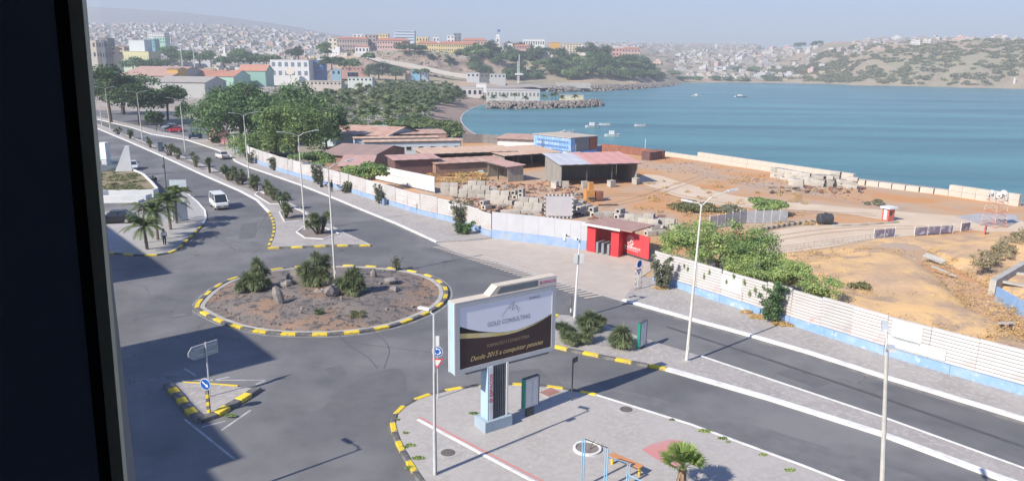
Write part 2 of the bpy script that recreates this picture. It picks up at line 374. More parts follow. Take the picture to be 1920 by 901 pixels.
me.from_pydata(np.stack([tg.ravel() * dg.ravel(), dg.ravel(), zz], 1).tolist(), [], fs); me.materials.append(HM); me.polygons.foreach_set('use_smooth', [True] * len(fs))
struct(link('hills', me))
# the long ridge behind the town
MR = [(-250, 5), (60, 8), (170, 13), (250, 17), (340, 23), (430, 33), (490, 41), (545, 49), (600, 60), (660, 70), (740, 77), (900, 84)]
mb = B(mat('ridge_scrub', (.2, .18, .15), (.14, .14, .11), .004, 6, .95)); D0 = 3900
rows = []
for k, (px, py) in enumerate(MR):
    p = at_d(px, py, D0); rows.append([(p.x * (D0 - 700 + 0) / D0, D0 - 700, max(0, p.z * .35)), (p.x * (D0 - 350) / D0, D0 - 350, p.z * .72), tuple(p), (p.x, D0 + 400, p.z * .8)])
for a, b in zip(rows[:-1], rows[1:]):
    for j in range(3): mb.quad(a[j], b[j], b[j + 1], a[j + 1])
struct(mb.build('mountain', smooth=True))

# sea
SEA = bpy.data.materials.new('sea_water'); SEA.use_nodes = True
nt = SEA.node_tree; N = nt.nodes; L = nt.links; p = N['Principled BSDF']
tc = N.new('ShaderNodeTexCoord')
def nz(scale, strv, detail=5):
    mp = N.new('ShaderNodeMapping'); mp.inputs['Scale'].default_value = strv; mp.inputs['Rotation'].default_value = (0, 0, .35); L.new(tc.outputs['Object'], mp.inputs[0])
    n = N.new('ShaderNodeTexNoise'); n.inputs['Scale'].default_value = scale; n.inputs['Detail'].default_value = detail; L.new(mp.outputs[0], n.inputs['Vector']); return n.outputs[0]
cr = N.new('ShaderNodeValToRGB'); cr.color_ramp.elements[0].position = .3; cr.color_ramp.elements[0].color = (.03, .125, .148, 1); cr.color_ramp.elements[1].position = .7; cr.color_ramp.elements[1].color = (.085, .265, .28, 1)
L.new(nz(.03, (.22, 1, 1), 9), cr.inputs[0]); L.new(cr.outputs[0], p.inputs['Base Color'])
p.inputs['Roughness'].default_value = .3; p.inputs['Specular IOR Level'].default_value = .22
b1 = N.new('ShaderNodeBump'); b1.inputs['Strength'].default_value = .9; b1.inputs['Distance'].default_value = 1.0; L.new(nz(.16, (.5, 1, 1), 6), b1.inputs['Height']); L.new(b1.outputs[0], p.inputs['Normal'])
struct(sheet('sea', [(-900, 60), (2600, 60), (2600, 3400), (-900, 3400)], -3.0, SEA))
struct(sheet('seabed', [(-2600, -260), (3200, -260), (3200, 3600), (-2600, 3600)], -5.0, SAND))

# low land on the near side of the bay
SHORE = [(1250, 155), (1185, 160), (1110, 164), (1045, 165.5), (1012, 167.5), (985, 172), (965, 180), (945, 190), (920, 194), (893, 199), (876, 206), (866, 215), (862, 224), (868, 236), (882, 248), (905, 258), (940, 263), (1010, 266)]
BIN = [(1000, 163), (930, 165), (890, 172), (862, 186), (836, 192), (815, 200), (806, 212), (812, 226), (828, 240), (850, 252), (870, 258), (900, 266), (960, 272)]
sh = smooth(W(*SHORE[:5], z=-1.0), 1) + smooth(W(*BIN), 2) + W((1010, 272)) + W((1125, 274), (1245, 287), (1430, 312), (1600, 334), (1780, 356), (1912, 380), (1990, 400), (2150, 440), z=-.2) + [Vector((120, 40, 0)), Vector((120, -250, 0)), Vector((-2000, -250, 0)), Vector((-2000, 1500, 0)), Vector((0, 1500, 0)), Vector((230, 1300, 0))]
struct(sheet('ground', sh, -.06, GRAVEL))
# beach: a strip that slopes into the water
bp = smooth(W((1012, 167.5), (985, 172), (965, 180), (945, 190), (920, 194), (893, 199), (876, 206), (866, 215), (862, 224), (868, 236), (882, 248), (905, 258), (960, 264), z=-3), 2)
bi = smooth(W(*BIN), 2)
mb = B(SAND); n = min(len(bp), len(bi))
for i in range(n - 1):
    a, b = bp[i], bp[i + 1]; c, d = bi[i], bi[i + 1]
    oa = a + (a - c).normalized() * 7; ob = b + (b - d).normalized() * 7
    mb.quad((c.x, c.y, -.05), (d.x, d.y, -.05), (b.x, b.y, -2.98), (a.x, a.y, -2.98)); mb.quad((a.x, a.y, -2.98), (b.x, b.y, -2.98), (ob.x, ob.y, -4.8), (oa.x, oa.y, -4.8))
struct(mb.build('beach', smooth=True))
FOAM = mat('wave_foam', (.55, .54, .52), (.36, .33, .3), .4, 6, .8)
e = []
for i in range(n):
    a, c = bp[i], bi[i]; dd = (a - c).normalized(); e.append(a + dd * .9)
strip('foam', [Vector((q.x, q.y, 0)) for q in e[4:-4]], .7, -2.97, FOAM)['kind'] = 'structure'

# the building yard behind the fences
YARD = W((640, 330), (700, 296), (745, 270), (800, 262), (1000, 268), (1125, 275), (1245, 288), (1430, 314), (1600, 336), (1780, 358), (1912, 384), (2000, 405), (2150, 470), (2300, 640)) + W((2150, 815), (1920, 742), (1657, 664), (1480, 606), (1222, 522), (1160, 490), (1100, 466), (922, 444), (789, 402), (655, 360))
struct(sheet('yard_ground', YARD, -.03, DIRT))
struct(sheet('yard_track', smooth(W((1190, 338), (1215, 322), (1300, 348), (1400, 372), (1500, 380), (1640, 392), (1760, 402), (1900, 410), (1960, 425), (1900, 440), (1800, 428), (1700, 420), (1560, 395), (1440, 392), (1330, 384), (1250, 362)), 1), -.018, TRACK))
struct(sheet('access_road', smooth(W((1380, 455), (1440, 432), (1540, 420), (1680, 416), (1760, 412), (1830, 428), (1740, 440), (1640, 446), (1540, 466), (1440, 476), (1330, 500)), 1), -.011, TRACK))
RUT = mat('tyre_rut', (.4, .27, .17), (.46, .33, .22), .5, 7, .95)
for q in ([(1215, 352), (1290, 372), (1400, 388), (1520, 398), (1640, 402)], [(1120, 388), (1200, 372), (1262, 350), (1320, 330)], [(1080, 372), (1180, 362), (1250, 372), (1330, 392)], [(1290, 318), (1400, 345), (1540, 372), (1700, 392)], [(1440, 448), (1560, 430), (1700, 424), (1820, 432)]):
    for k in (-.8, .8): struct(strip('tyre_rut', smooth(W(*q), 2), .34, -.004, RUT, side=k))
struct(sheet('fenced_pad', W((1790, 405), (1850, 398), (1905, 402), (1912, 416), (1850, 424)), -.006, mat('grey_pad', (.42, .42, .44), (.36, .35, .35), .6)))
# dry slope with a gully at the right
def slope():
    us = 46; vs_ = 30; mb = B(DIRT2)
    edge0 = dense(W((1330, 508), (1440, 478), (1560, 464), (1650, 446), (1760, 440), (1860, 432), (1960, 436), (2150, 450)), 1.2); edge1 = dense(W((1330, 545), (1480, 596), (1657, 655), (1920, 735), (2150, 806)), 1.0)
    def samp(e, t): f = t * (len(e) - 1); i = min(int(f), len(e) - 2); return e[i].lerp(e[i + 1], f - i)
    gx = [at(1690, 462), at(1760, 500), at(1850, 560), at(1960, 640)]
    V = []
    for i in range(us):
        for j in range(vs_):
            p = samp(edge0, i / (us - 1)).lerp(samp(edge1, i / (us - 1)), j / (vs_ - 1))
            e = min(i, us - 1) / (us - 1); k = math.sin(PI * j / (vs_ - 1))
            g = min((p - (a.lerp(b, t / 6))).length for a, b in zip(gx[:-1], gx[1:]) for t in range(7))
            z = k * (1.1 * max(0, e) ** .7) + .3 * k * float(rough_(np.array(p.x * 30), np.array(p.y * 30))) - 1.7 * k * math.exp(-(g / 2.1) ** 2)
            right = max(0, (p - gx[0]).dot(Vector((.83, .55, 0)))) * (1 if (p.x * .55 - p.y * .83) > (gx[1].x * .55 - gx[1].y * .83) - 3 else 0)
            z += k * min(1.6, .12 * right)
            V.append((p.x, p.y, z - .04))
    fs = [(i * vs_ + j, (i + 1) * vs_ + j, (i + 1) * vs_ + j + 1, i * vs_ + j + 1) for i in range(us - 1) for j in range(vs_ - 1)]
    mb.add(V, fs); return mb.build('dry_slope', smooth=True)
struct(slope())

# ------------------------------------------------------------------ roads and pavements
KF = [(150, 217), (182, 224), (249, 240), (284, 252), (315, 257), (351, 263), (382, 273), (415, 284), (431, 291), (442, 303), (464, 313), (500, 325), (560, 346), (629, 373), (689, 398), (744, 420), (820, 455)]
KF2 = [(1169, 563), (1288, 597), (1408, 630), (1514, 661), (1657, 707), (1920, 787), (2150, 857)]
FORE = [(860, 473), (938, 493), (1011, 517), (1090, 541)]
road_poly = W(*KF, *FORE, *KF2) + [at(2150, 857) + Vector((4, -10, 0)), Vector((60, 4, 0)), Vector((-40, 4, 0)), Vector((-75, 60, 0)), Vector((-100, 120, 0))] + W((120, 262))
struct(sheet('road', road_poly, 0, ASPH))
struct(sheet('side_road', smooth(W((150, 206), (250, 207), (300, 211), (380, 226), (425, 240), (432, 256), (400, 264), (351, 257), (300, 246), (240, 232), (150, 214)), 1), -.02, ASPH))
# worn patches and tar seams on the asphalt (4 mm sheets)
struct(sheet('worn_lane', smooth(W((1040, 702), (1130, 722), (1300, 762), (1600, 852), (1800, 920), (1640, 935), (1480, 868), (1330, 815), (1180, 762), (1060, 728)), 2), .004, ASPH2))
struct(sheet('worn_lane', smooth(W((600, 770), (640, 725), (720, 690), (760, 690), (765, 740), (735, 765), (725, 800), (660, 800)), 2), .004, ASPH3))
for q in ([(905, 700), (1010, 690), (1030, 706), (930, 717)], [(1480, 690), (1560, 717), (1530, 727), (1452, 699)], [(330, 560), (362, 552), (360, 590), (322, 598)], [(610, 690), (640, 684), (652, 700), (620, 708)], [(452, 420), (484, 416), (478, 446), (448, 448)]): struct(sheet('asphalt_patch', W(*q), .0045, ASPH3))
for q, sd in ((KF[4:], -.35), (KF2, -.45), (FORE, -.3)): strip('gutter_dust', dense(W(*q), 2), .55, .0035, DUST, side=sd)['kind'] = 'structure'
TAR = mat('tar_seam', (.075, .077, .083), (.1, .1, .105), 3, 5, .7)
strip('tar_seam', dense(W((1250, 612), (1440, 673), (1654, 745), (1920, 837), (2100, 900)), 3), .32, .004, TAR)['kind'] = 'structure'
for q, w in [([(320, 400), (420, 452), (444, 470)], .07), ([(600, 560), (640, 640), (690, 668), (708, 690)], .06), ([(650, 640), (760, 655), (830, 662)], .06), ([(700, 620), (735, 650), (720, 690)], .05), ([(450, 450), (480, 440), (500, 400)], .06), ([(860, 500), (930, 512), (1000, 528)], .08)]:
    strip('tar_seam', smooth(W(*q), 2), w, .006, TAR)['kind'] = 'structure'

FP = W(*KF) + W((872, 452), (922, 447)) + W((855, 417), (789, 402), (722, 381), (655, 360), (582, 337), (522, 320), (470, 301), (432, 276), (400, 262), (351, 257), (300, 246), (240, 232), (150, 212))
fence_pave = struct(slab('pavement', FP, -.2, .12, PAVE))
strip('kerb', dense(W(*KF), 2), .3, -.1, WHITEK, fence_pave, .245)
FP2 = W(*KF2) + [at(2150, 857) + Vector((2, 2, 0))] + W((2150, 815), (1920, 742), (1657, 665), (1480, 608), (1222, 522), (1200, 520))
pave_r = struct(slab('pavement', FP2, -.2, .12, PAVE))
strip('kerb', dense(W(*KF2), 2), .42, -.1, WHITEK, pave_r, .245)
# gate forecourt with pale setts laid in rows
FC = mat('forecourt_setts', (.5, .44, .38), (.43, .38, .33), .5, 7, .9, bump=.2, bscale=8, c3=(.46, .42, .385), scale3=.15)
fore = struct(sheet('forecourt', W((820, 455), *FORE, (1169, 563), (1200, 521), (1222, 506), (1217, 484), (1160, 468), (1100, 464), (922, 443)), .012, FC))
strip('kerb', dense(W((820, 456), *FORE, (1169, 564)), 2), .3, -.1, mat('grey_kerb', (.46, .44, .42), (.36, .35, .33), .8), fore, .135)
ROWM = mat('pale_setts', (.49, .432, .375), (.44, .388, .337), .9, 6, .9)
a0, a1, b0, b1 = at(870, 452), at(1165, 543), at(905, 466), at(1150, 548)
tdir = (a1 - a0).normalized(); ndir = Vector((-tdir.y, tdir.x, 0)); me_row = MB().mat(ROWM)
me_row.add([(-.16, -.85, 0), (.16, -.85, 0), (.52, .85, 0), (.2, .85, 0), (-.16, -.85, .012), (.16, -.85, .012), (.52, .85, .012), (.2, .85, .012)], [(4, 5, 6, 7), (0, 1, 5, 4), (1, 2, 6, 5), (2, 3, 7, 6), (3, 0, 4, 7)])
me_row = me_row.mesh('paving_band'); n = int((a1 - a0).length / .62)
for k in range(n):
    for r in range(2):
        c = a0.lerp(a1, (k + .5) / n) - ndir * (1.4 + r * 2.0)
        link('paving_band', me_row, fore, (c.x, c.y, .012), math.atan2(tdir.y, tdir.x))

# left median with planted strip
ML_near = [(150, 226), (182, 241), (249, 269), (315, 298), (382, 329), (449, 358), (482, 375.5), (504, 398), (513, 415), (515, 435), (508, 455), (502, 466)]
ML_far = [(695, 461), (676, 452), (643, 437), (600, 413), (557, 389), (525, 373), (480, 354), (409, 322), (371, 306), (338, 292), (298, 278), (258, 262), (218, 247), (150, 219)]
MLp = W(*ML_near, (560, 465), (625, 461), *ML_far)
med_l = struct(slab('median', MLp, -.2, .12, PAVE))
strip('kerb', dense(W(*ML_near[:8]), 2), .34, -.1, WHITEK, med_l, .24)
strip('kerb', dense(W(*ML_far[:]), 2), .2, -.1, mat('dull_kerb', (.5, .49, .47), (.38, .37, .36), .8), med_l, .235)
kerb_stones(smooth(W(*ML_near[7:]), 1), med_l, [YELL, BLACKK], .3, .17)
kerb_stones(W((502, 466), (560, 464.5), (625, 461.5), (695, 461)), med_l, [YELL, BLACKK], .34, .17, 1.15)
BED = mat('bed_earth', (.27, .24, .22), (.2, .175, .16), 1.5, 6, .95, bump=.5)
def bed(px, parent, z=.128, edge=True):
    sheet('planting_bed', W(*px), z, BED, parent)
    if edge: strip('bed_edging', dense(W(*px, px[0]), 1.2), .15, z - .01, WHITEK, parent, .08)
bed([(556, 437), (572, 448), (606, 450), (636, 440), (606, 428), (580, 420)], med_l)
bed([(524, 399), (534, 418), (560, 416), (588, 412), (566, 398), (548, 390)], med_l)
bed([(478, 366), (506, 384), (532, 384), (510, 370), (486, 360)], med_l)
bed([(395, 326), (440, 347), (470, 357), (480, 357), (440, 340), (400, 321)], med_l, edge=False)
bed([(230, 256), (300, 285), (380, 320), (390, 318), (340, 296), (280, 273), (226, 252)], med_l, edge=False)

# right median
MRp = [(1046, 592), (1080, 594), (1130, 609), (1190, 630), (1240, 647), (1312, 669), (1440, 712), (1654, 784), (1920, 881), (2100, 947)]
MRn = [(1040, 652), (1100, 664), (1160, 676), (1222, 688), (1250, 693), (1440, 747.5), (1654, 815), (1874, 897), (2050, 958)]
med_r = struct(slab('median', W(*MRp) + W(*MRn)[::-1] + W((1022, 640), (1020, 612)), -.2, .12, PAVE))
strip('kerb', dense(W(*MRp[5:]), 2), .16, -.1, WHITEK, med_r, .24)
strip('kerb', dense(W(*MRn[4:]), 2), .42, -.1, WHITEK, med_r, .245)
kerb_stones(smooth(W((1046, 592), (1024, 606), (1020, 625), (1026, 644), (1040, 652), (1100, 664), (1160, 676), (1222, 688), (1250, 693)), 1), med_r, [YELL, BLACKK], .34, .17, 1.15)
GRB = mat('grey_gravel', (.4, .385, .38), (.28, .27, .26), 5, 4, .95, bump=.8, bscale=14)
sheet('planting_bed', W((1046, 604), (1090, 606), (1160, 626), (1212, 646), (1180, 655), (1120, 650), (1060, 632)), .128, GRB, med_r)

# plaza
PL = [(1118, 743), (1060, 731), (1016, 725.5), (957, 722), (890, 725.5), (839, 733.5), (794, 745), (763, 759), (743, 775), (735, 794), (740, 815), (753.5, 847), (780, 890), (815, 940), (860, 1000)]
PR = [(1118, 743), (1294, 798), (1500, 874), (1700, 952)]
TILE = mat('plaza_setts', (.41, .388, .365), (.37, .35, .33), .4, 10, .9, bump=.2, bscale=14, c3=(.43, .41, .39), scale3=4, lo3=.45, hi3=.6)
plaza = struct(slab('plaza', smooth(W(*PL), 1) + [Vector((2, 22, 0)), at(1700, 952) + Vector((0, -6, 0))] + W(*PR)[::-1][:-1], -.2, .12, TILE))
kerb_stones(smooth(W(*PL), 1), plaza, [YELL, BLACKK], .3, .17, 1.05)
strip('kerb', dense(W(*PR), 2), .17, -.1, WHITEK, plaza, .24)
PINK = mat('faded_red_setts', (.55, .235, .23), (.5, .27, .26), .9, 6, .9)
sheet('painted_patch', W((1203, 846), (1222, 835), (1256, 827), (1278, 829), (1290, 850), (1284, 872), (1262, 880), (1232, 865)), .126, PINK, plaza)
strip('painted_line', W((783, 786), (900, 848), (1020, 910)), .16, .127, PINK, plaza, side=.1)
strip('raised_edging', dense(W((785, 789), (900, 851), (1014, 912)), 1), .17, .10, WHITEK, plaza, .05, side=-.05)

# left corner pavement, parking apron
LC = [(351, 363), (371, 380), (384, 395), (386, 409), (380, 422), (360, 442), (337.6, 464), (326, 473), (298, 479), (260, 480), (204, 475), (150, 468)]
pav_l = struct(slab('pavement', smooth(W(*LC), 1) + W((150, 400), (200, 398), (330, 392), (338, 362), (340, 352)), -.2, .1, mat('left_paving', (.4, .395, .39), (.34, .335, .33), .5, 6, .9, bump=.15, bscale=12)))
kerb_stones(smooth(W(*LC[4:]), 1), pav_l, [BLACKK, YELL], .3, .17, 1.15, -.02)
strip('kerb', dense(W(*LC[:5]), 1.5), .24, -.1, WHITEK, pav_l, .22)
strip('road_line', W((352, 364), (330, 344), (318, 338)), .18, .004, WHITE)['kind'] = 'structure'

# roundabout
RO = [(367, 577), (385, 555), (410, 536), (440, 521.6), (502.5, 508), (556.7, 501.5), (620, 499), (684, 500), (762, 507), (811, 520), (833, 536), (838, 550), (833, 566), (815, 581), (790, 593), (746, 609.6), (697.5, 620), (638, 627), (573, 628.5), (513, 626), (464.6, 619), (421, 607), (391, 593), (372.5, 582), (367, 577)]
ro = W(*RO); cen = sum(ro[:-1], Vector()) / (len(ro) - 1)
rsm = smooth(ro, 1)
rb = struct(slab('roundabout_island', rsm[:-1], -.2, .1, RBED))
kerb_stones(rsm, rb, [YELL, BLACKK], .36, .17, 1.12)
strip('concrete_ring', [cen + (p - cen) * .957 for p in rsm], .35, .09, CONC, rb, .03)
strip('road_line', [cen + (p - cen) * 1.045 for p in rsm], .12, .004, mat('worn_line', (.38, .38, .39), (.2, .2, .21), 1.2))['kind'] = 'structure'
# gentle mound of earth on the island
mb = B(RBED); n = 48; rings = 12; rad = [(cen - p).length for p in rsm]
V = []
def rad_at(a):
    best = min(rsm, key=lambda p: abs((math.atan2(p.y - cen.y, p.x - cen.x) - a + PI) % (2 * PI) - PI)); return (best - cen).length
for i in range(rings + 1):
    f = i / rings
    for k in range(n):
        a = 2 * PI * k / n; r = rad_at(a) * .93 * f; x, y = cen.x + r * math.cos(a), cen.y + r * math.sin(a)
        V.append((x, y, .1 + .55 * (1 - f ** 2) + (.12 * float(rough_(np.array(x * 90), np.array(y * 90))) if f < 1 else -.05)))
mb.add(V, [(i * n + k, (i + 1) * n + k, (i + 1) * n + (k + 1) % n, i * n + (k + 1) % n) for i in range(rings) for k in range(n)])
mb.build('earth_mound', rb, smooth=True)
STONE = mat('bare_rock', (.3, .26, .24), (.2, .175, .165), .9, 7, .9, bump=.6, bscale=5)
mb = B(STONE)
for k in range(520):
    a, r = random.uniform(0, 2 * PI), math.sqrt(random.random()); q = cen + Vector((math.cos(a), math.sin(a), 0)) * rad_at(a) * .9 * r; s = random.uniform(.03, .1) * (1.7 if random.random() < .1 else 1)
    mb.blob((q.x, q.y, .12 + .55 * (1 - r * r) + s * .3), (s, s, s * .6), k, 5, 3, .3)
tag(mb.build('gravel'), 'loose stones scattered over the brown roundabout earth', 'gravel', kind='stuff')

# traffic island with arrow sign
TI = [(313, 722), (343, 716), (392, 722), (446, 727), (476, 730), (484, 733), (430, 768), (400, 786), (375, 791), (366, 783), (340, 752)]
ti = struct(slab('traffic_island', W(*TI), -.2, .1, PAVE))
for q in ([(315, 724), (332, 742), (350, 765), (366, 782), (376, 790)], [(376, 790), (398, 784), (428, 766), (460, 747), (484, 731)]):
    kerb_stones(W(*q), ti, [BLACKK, YELL], .5, .24, .85)
strip('kerb', W((343, 718), (446, 725)), .1, 0, YELL, ti, .12)
for a, b in [((340, 712), (500, 712)), ((345, 690), (368, 704)), ((415, 806), (470, 768)), ((480, 720), (500, 712)), ((378, 800), (424, 788)), ((346, 785), (440, 860)), ((400, 712), (430, 706))]:
    strip('road_line', W(a, b), .13, .005, mat('faded_line', (.5, .5, .5), (.3, .3, .31), 1.5))['kind'] = 'structure'
# ------------------------------------------------------------------ THE BUILDING WE LOOK OUT OF
DARKW = mat('dark_interior_panel', (.42, .47, .58), (.36, .41, .52), 2, 4, .5)
ROOM = mat('room_paint', (.62, .62, .6), (.55, .55, .54), 1, 3, .8)
FACADE = mat('facade_render', (.5, .49, .46), (.42, .41, .39), .5, 6, .85)
own = thing('office_building', 'dark interior wall and window edge of the building the view is taken from', 'building', (0, -4, 0))
def own_part(name, mb, smooth=False):
    o = mb.build(name, own, (0, 4, 0), smooth); return o
Y0 = 1.0; lean = .0216 / .71
def lx(x, z): return x - (18.735 - z) * 0 + (z - 18.735) * lean      # the jamb leans a touch
def jamb(mb, xa, xb, ya, yb, z0=17.5, z1=20.5):
    vs = []
    for z in (z0, z1):
        vs += [(lx(xa, z) if xa > -5 else xa, ya, z), (lx(xb, z), ya, z), (lx(xb, z), yb, z), (lx(xa, z) if xa > -5 else xa, yb, z)]
    return mb.add(vs, [(3, 2, 1, 0), (4, 5, 6, 7), (0, 1, 5, 4), (1, 2, 6, 5), (2, 3, 7, 6), (3, 0, 4, 7)])
own_part('interior_wall', jamb(B(DARKW), -6.0, -.6045, Y0, Y0 + .006))
mb = B(FACADE); mb.box((-3.42, 1.16, 10.75), (5.06, .22, 21.5)); mb.box((5.3, 1.16, 10.75), (7.8, .22, 21.5)); mb.box((.255, 1.16, 8.97), (2.29, .22, 17.94)); mb.box((.255, 1.16, 21.0), (2.29, .22, 1.0))
own_part('facade', mb)
mb = B(FACADE); mb.box((-5.85, -5.5, 10.75), (.2, 13, 21.5)); mb.box((9.1, -5.5, 10.75), (.2, 13, 21.5)); mb.box((1.6, -12.1, 10.75), (15.2, .2, 21.5)); own_part('outer_wall', mb)
own_part('roof', B(CONC).box((1.6, -5.5, 21.4), (15, 13.4, .18)))
own_part('jamb_cladding', B(FACADE).box((-.74, Y0 + .03, 19.0), (.3, .04, 2.9))); mb = B(DARKW); mb.box((-2.2, -1.0, 19), (.06, 3.94, 3.0)); mb.box((2.4, -1.0, 19), (.06, 3.94, 3.0)); mb.box((.1, -3.0, 19), (4.6, .06, 3.0)); mb.mats[0] = ROOM; own_part('room_wall', mb)
own_part('ceiling', B(ROOM).box((.1, -1, 20.53), (4.7, 4.1, .06))); own_part('floor', B(ROOM).box((.1, -1, 17.4), (4.7, 4.1, .06)))
win = own_part('window', jamb(B(mat('black_gasket', (.02, .021, .023), rough=.6)), -.604, -.5875, Y0 - .004, Y0 + .008))
ALU = mat('bronze_frame', (.9, .86, .62), (.86, .82, .58), 4, 3, .45)
def wpart(name, mb): o = mb.build(name, win); return o
mb = jamb(B(ALU), -.5872, -.5685, Y0 - .002, Y0 + .008); mb.box((.36, Y0 + .06, 17.985), (1.9, .11, .09)); mb.box((.36, Y0 + .06, 20.45), (1.9, .11, .09)); mb.box((1.36, Y0 + .06, 19.2), (.06, .11, 2.34)); wpart('frame', mb)
CLEAR = bpy.data.materials.new('clear_glass'); CLEAR.use_nodes = True; nt = CLEAR.node_tree
for nn in list(nt.nodes):
    if nn.type == 'BSDF_PRINCIPLED': nt.nodes.remove(nn)
tr = nt.nodes.new('ShaderNodeBsdfTransparent'); tr.inputs[0].default_value = (.955, .975, .985, 1)
nt.links.new(tr.outputs[0], [x for x in nt.nodes if x.type == 'OUTPUT_MATERIAL'][0].inputs['Surface'])
wpart('pane', B(CLEAR).quad((-.575, Y0 + .07, 18.03), (1.335, Y0 + .07, 18.03), (1.335, Y0 + .07, 20.41), (-.575, Y0 + .07, 20.41)))

# ------------------------------------------------------------------ buildings along the street at the left (out of the frame: their shade falls into it)
E40 = Vector((-math.sin(math.radians(40)), math.cos(math.radians(40)), 0)); SV = Vector((SH[0], SH[1], 0)); COT = 1 / math.tan(SUN_EL)
def street_block(tip, run, h, label, col):
    c = Vector((tip[0], tip[1], 0)) - SV * h * COT; back = -SV * 13
    t = thing('street_building', label, 'building', c)
    q = [Vector(), E40 * run, E40 * run + back, back]
    B(paint(col)).prism([(p.x, p.y) for p in q], -.1, h - .3).build('wall', t)
    B(CONC).prism([(p.x * 1.0, p.y * 1.0) for p in q], h - .3, h).build('roof', t)
    wm = B(GLASS); tx, ty = E40.x, E40.y; yaw = math.atan2(ty, tx); me_w = B(GLASS).box((0, 0, 0), (1.3, .06, 1.3)).mesh('window')
    k = 0
    for f in range(int(h // 3)):
        for s in range(int(run // 3)):
            if k < 60: link('window', me_w, t, (E40.x * (s * 3 + 1.6) + SV.x * .02, E40.y * (s * 3 + 1.6) + SV.y * .02, f * 3 + 1.7), yaw); k += 1
tipA, tipB, tipC = at(324, 512), at(520, 673), at(458, 857)
street_block(tipC, 11.4, 22, 'cream street block nearest the window, casting the lowest shadow corner', (.55, .5, .42))
street_block(at(470, 975), 14, 22, 'tan street block below the window, shading the lowest left corner', (.5, .44, .36))
street_block(tipB, 8.7, 22, 'grey street block whose roof shadow reaches the roundabout kerb', (.5, .5, .48))
street_block(tipA, 30, 22, 'long white street block casting the farthest shadow corner by the palms', (.6, .58, .54))

# ------------------------------------------------------------------ vegetation builders
def leaves(name, clumps, n, size, M, flat=.35, seed=1, aspect=1.9, shell=.45, droop=0.0):
    n = int(n * 1.9); size = size * .68; R = np.random.default_rng(seed); C = np.array(clumps, float)
    wgt = (C[:, 3] * C[:, 4] * C[:, 5]) ** (2 / 3); k = R.choice(len(C), n, p=wgt / wgt.sum())
    d = R.normal(size=(n, 3)); d /= np.linalg.norm(d, axis=1)[:, None]; d[:, 2] = np.where(d[:, 2] < -.35, -d[:, 2] * .6, d[:, 2])
    r = shell + (1 - shell) * R.random(n) ** .6
    r *= 1 + .16 * np.sin(d[:, 0] * 7 + k) * np.cos(d[:, 1] * 6 + k * 1.7)
    P = C[k, :3] + d * r[:, None] * C[k, 3:6]
    nrm = d * .6 + np.array([0, 0, flat]) + R.normal(size=(n, 3)) * .55; nrm /= np.linalg.norm(nrm, axis=1)[:, None]
    a = np.cross(nrm, R.normal(size=(n, 3))); a /= np.linalg.norm(a, axis=1)[:, None]; b = np.cross(nrm, a)
    a[:, 2] -= droop
    s = size * (.4 + 1.3 * R.random(n) ** 1.6)[:, None]
    V = np.stack([P - a * s * aspect / 2, P + b * s * .5, P + a * s * aspect / 2, P - b * s * .5], 1).reshape(-1, 3)
    me = bpy.data.meshes.new(name); me.vertices.add(4 * n); me.vertices.foreach_set('co', V.ravel()); me.loops.add(4 * n); me.loops.foreach_set('vertex_index', np.arange(4 * n)); me.polygons.add(n); me.polygons.foreach_set('loop_start', np.arange(0, 4 * n, 4)); me.polygons.foreach_set('loop_total', np.full(n, 4))
    me.materials.append(M); me.update(); me.validate(); return me
def limbs(name, h, spread, r, seed, nl=5, M=None, fork=.4):
    R = random.Random(seed); mb = B(M or BARK); top = Vector((R.uniform(-.3, .3), R.uniform(-.3, .3), h * fork))
    mb.tube([(0, 0, -.3), (top.x * .5, top.y * .5, h * fork * .5), top], [r * 1.25, r, r * .85], 7)
    for i in range(nl):
        a = 2 * PI * i / nl + R.uniform(-.4, .4); e = top + Vector((math.cos(a) * spread * R.uniform(.5, .8), math.sin(a) * spread * R.uniform(.5, .8), h * (.75 - fork) * R.uniform(.6, 1.2)))
        md = top.lerp(e, .5) + Vector((0, 0, h * .06)); mb.tube([top, md, e], [r * .6, r * .4, r * .12], 5)
        for j in range(2):
            e2 = md + Vector((R.uniform(-1, 1) * spread * .4, R.uniform(-1, 1) * spread * .4, h * R.uniform(.1, .3))); mb.tube([md, e2], [r * .3, r * .07], 4)
    return mb.mesh(name)
def crown_clumps(w, h, z0, n, seed, umbrella=False, cs=1.0):
    R = random.Random(seed); out = []
    for i in range(n):
        a = R.uniform(0, 2 * PI); rr = math.sqrt(R.random()) * w * .36
        zz = z0 + (h - z0) * (R.uniform(.45, .8) if umbrella else R.uniform(.2, .75)) * (1 - .35 * (rr / (w * .36)) ** 2)
        s = R.uniform(.75, 1.25)
        out.append((math.cos(a) * rr / (.5 + .5 * cs), math.sin(a) * rr / (.5 + .5 * cs), zz, w * .19 * s * cs, w * .19 * s * cs, (h - z0) * (.15 if umbrella else .24) * s * cs ** .7))
    return out
def tree(name, label, loc, w, h, M, n=2600, leaf=.5, z0=None, nc=16, seed=1, group=None, umbrella=False, cat='tree', trunk_r=None, sq=1.0, yaw=0.0, shell=.45, flat=.35, cs=1.0):
    t = thing(name, label, cat, loc, yaw, group)
    z0 = h * .3 if z0 is None else z0
    tk = link('trunk', limbs('trunk', h * (.62 if h < 7.5 else .95), w * .38, trunk_r or max(.1, w * .02), seed), t); tk.scale = (1, sq, 1)
    me = leaves('crown', crown_clumps(w, h, z0, nc, seed, umbrella, cs), n, leaf, M, seed=seed, shell=shell, flat=flat)
    o = link('crown', me, t); o.scale = (1, sq, 1)
    return t
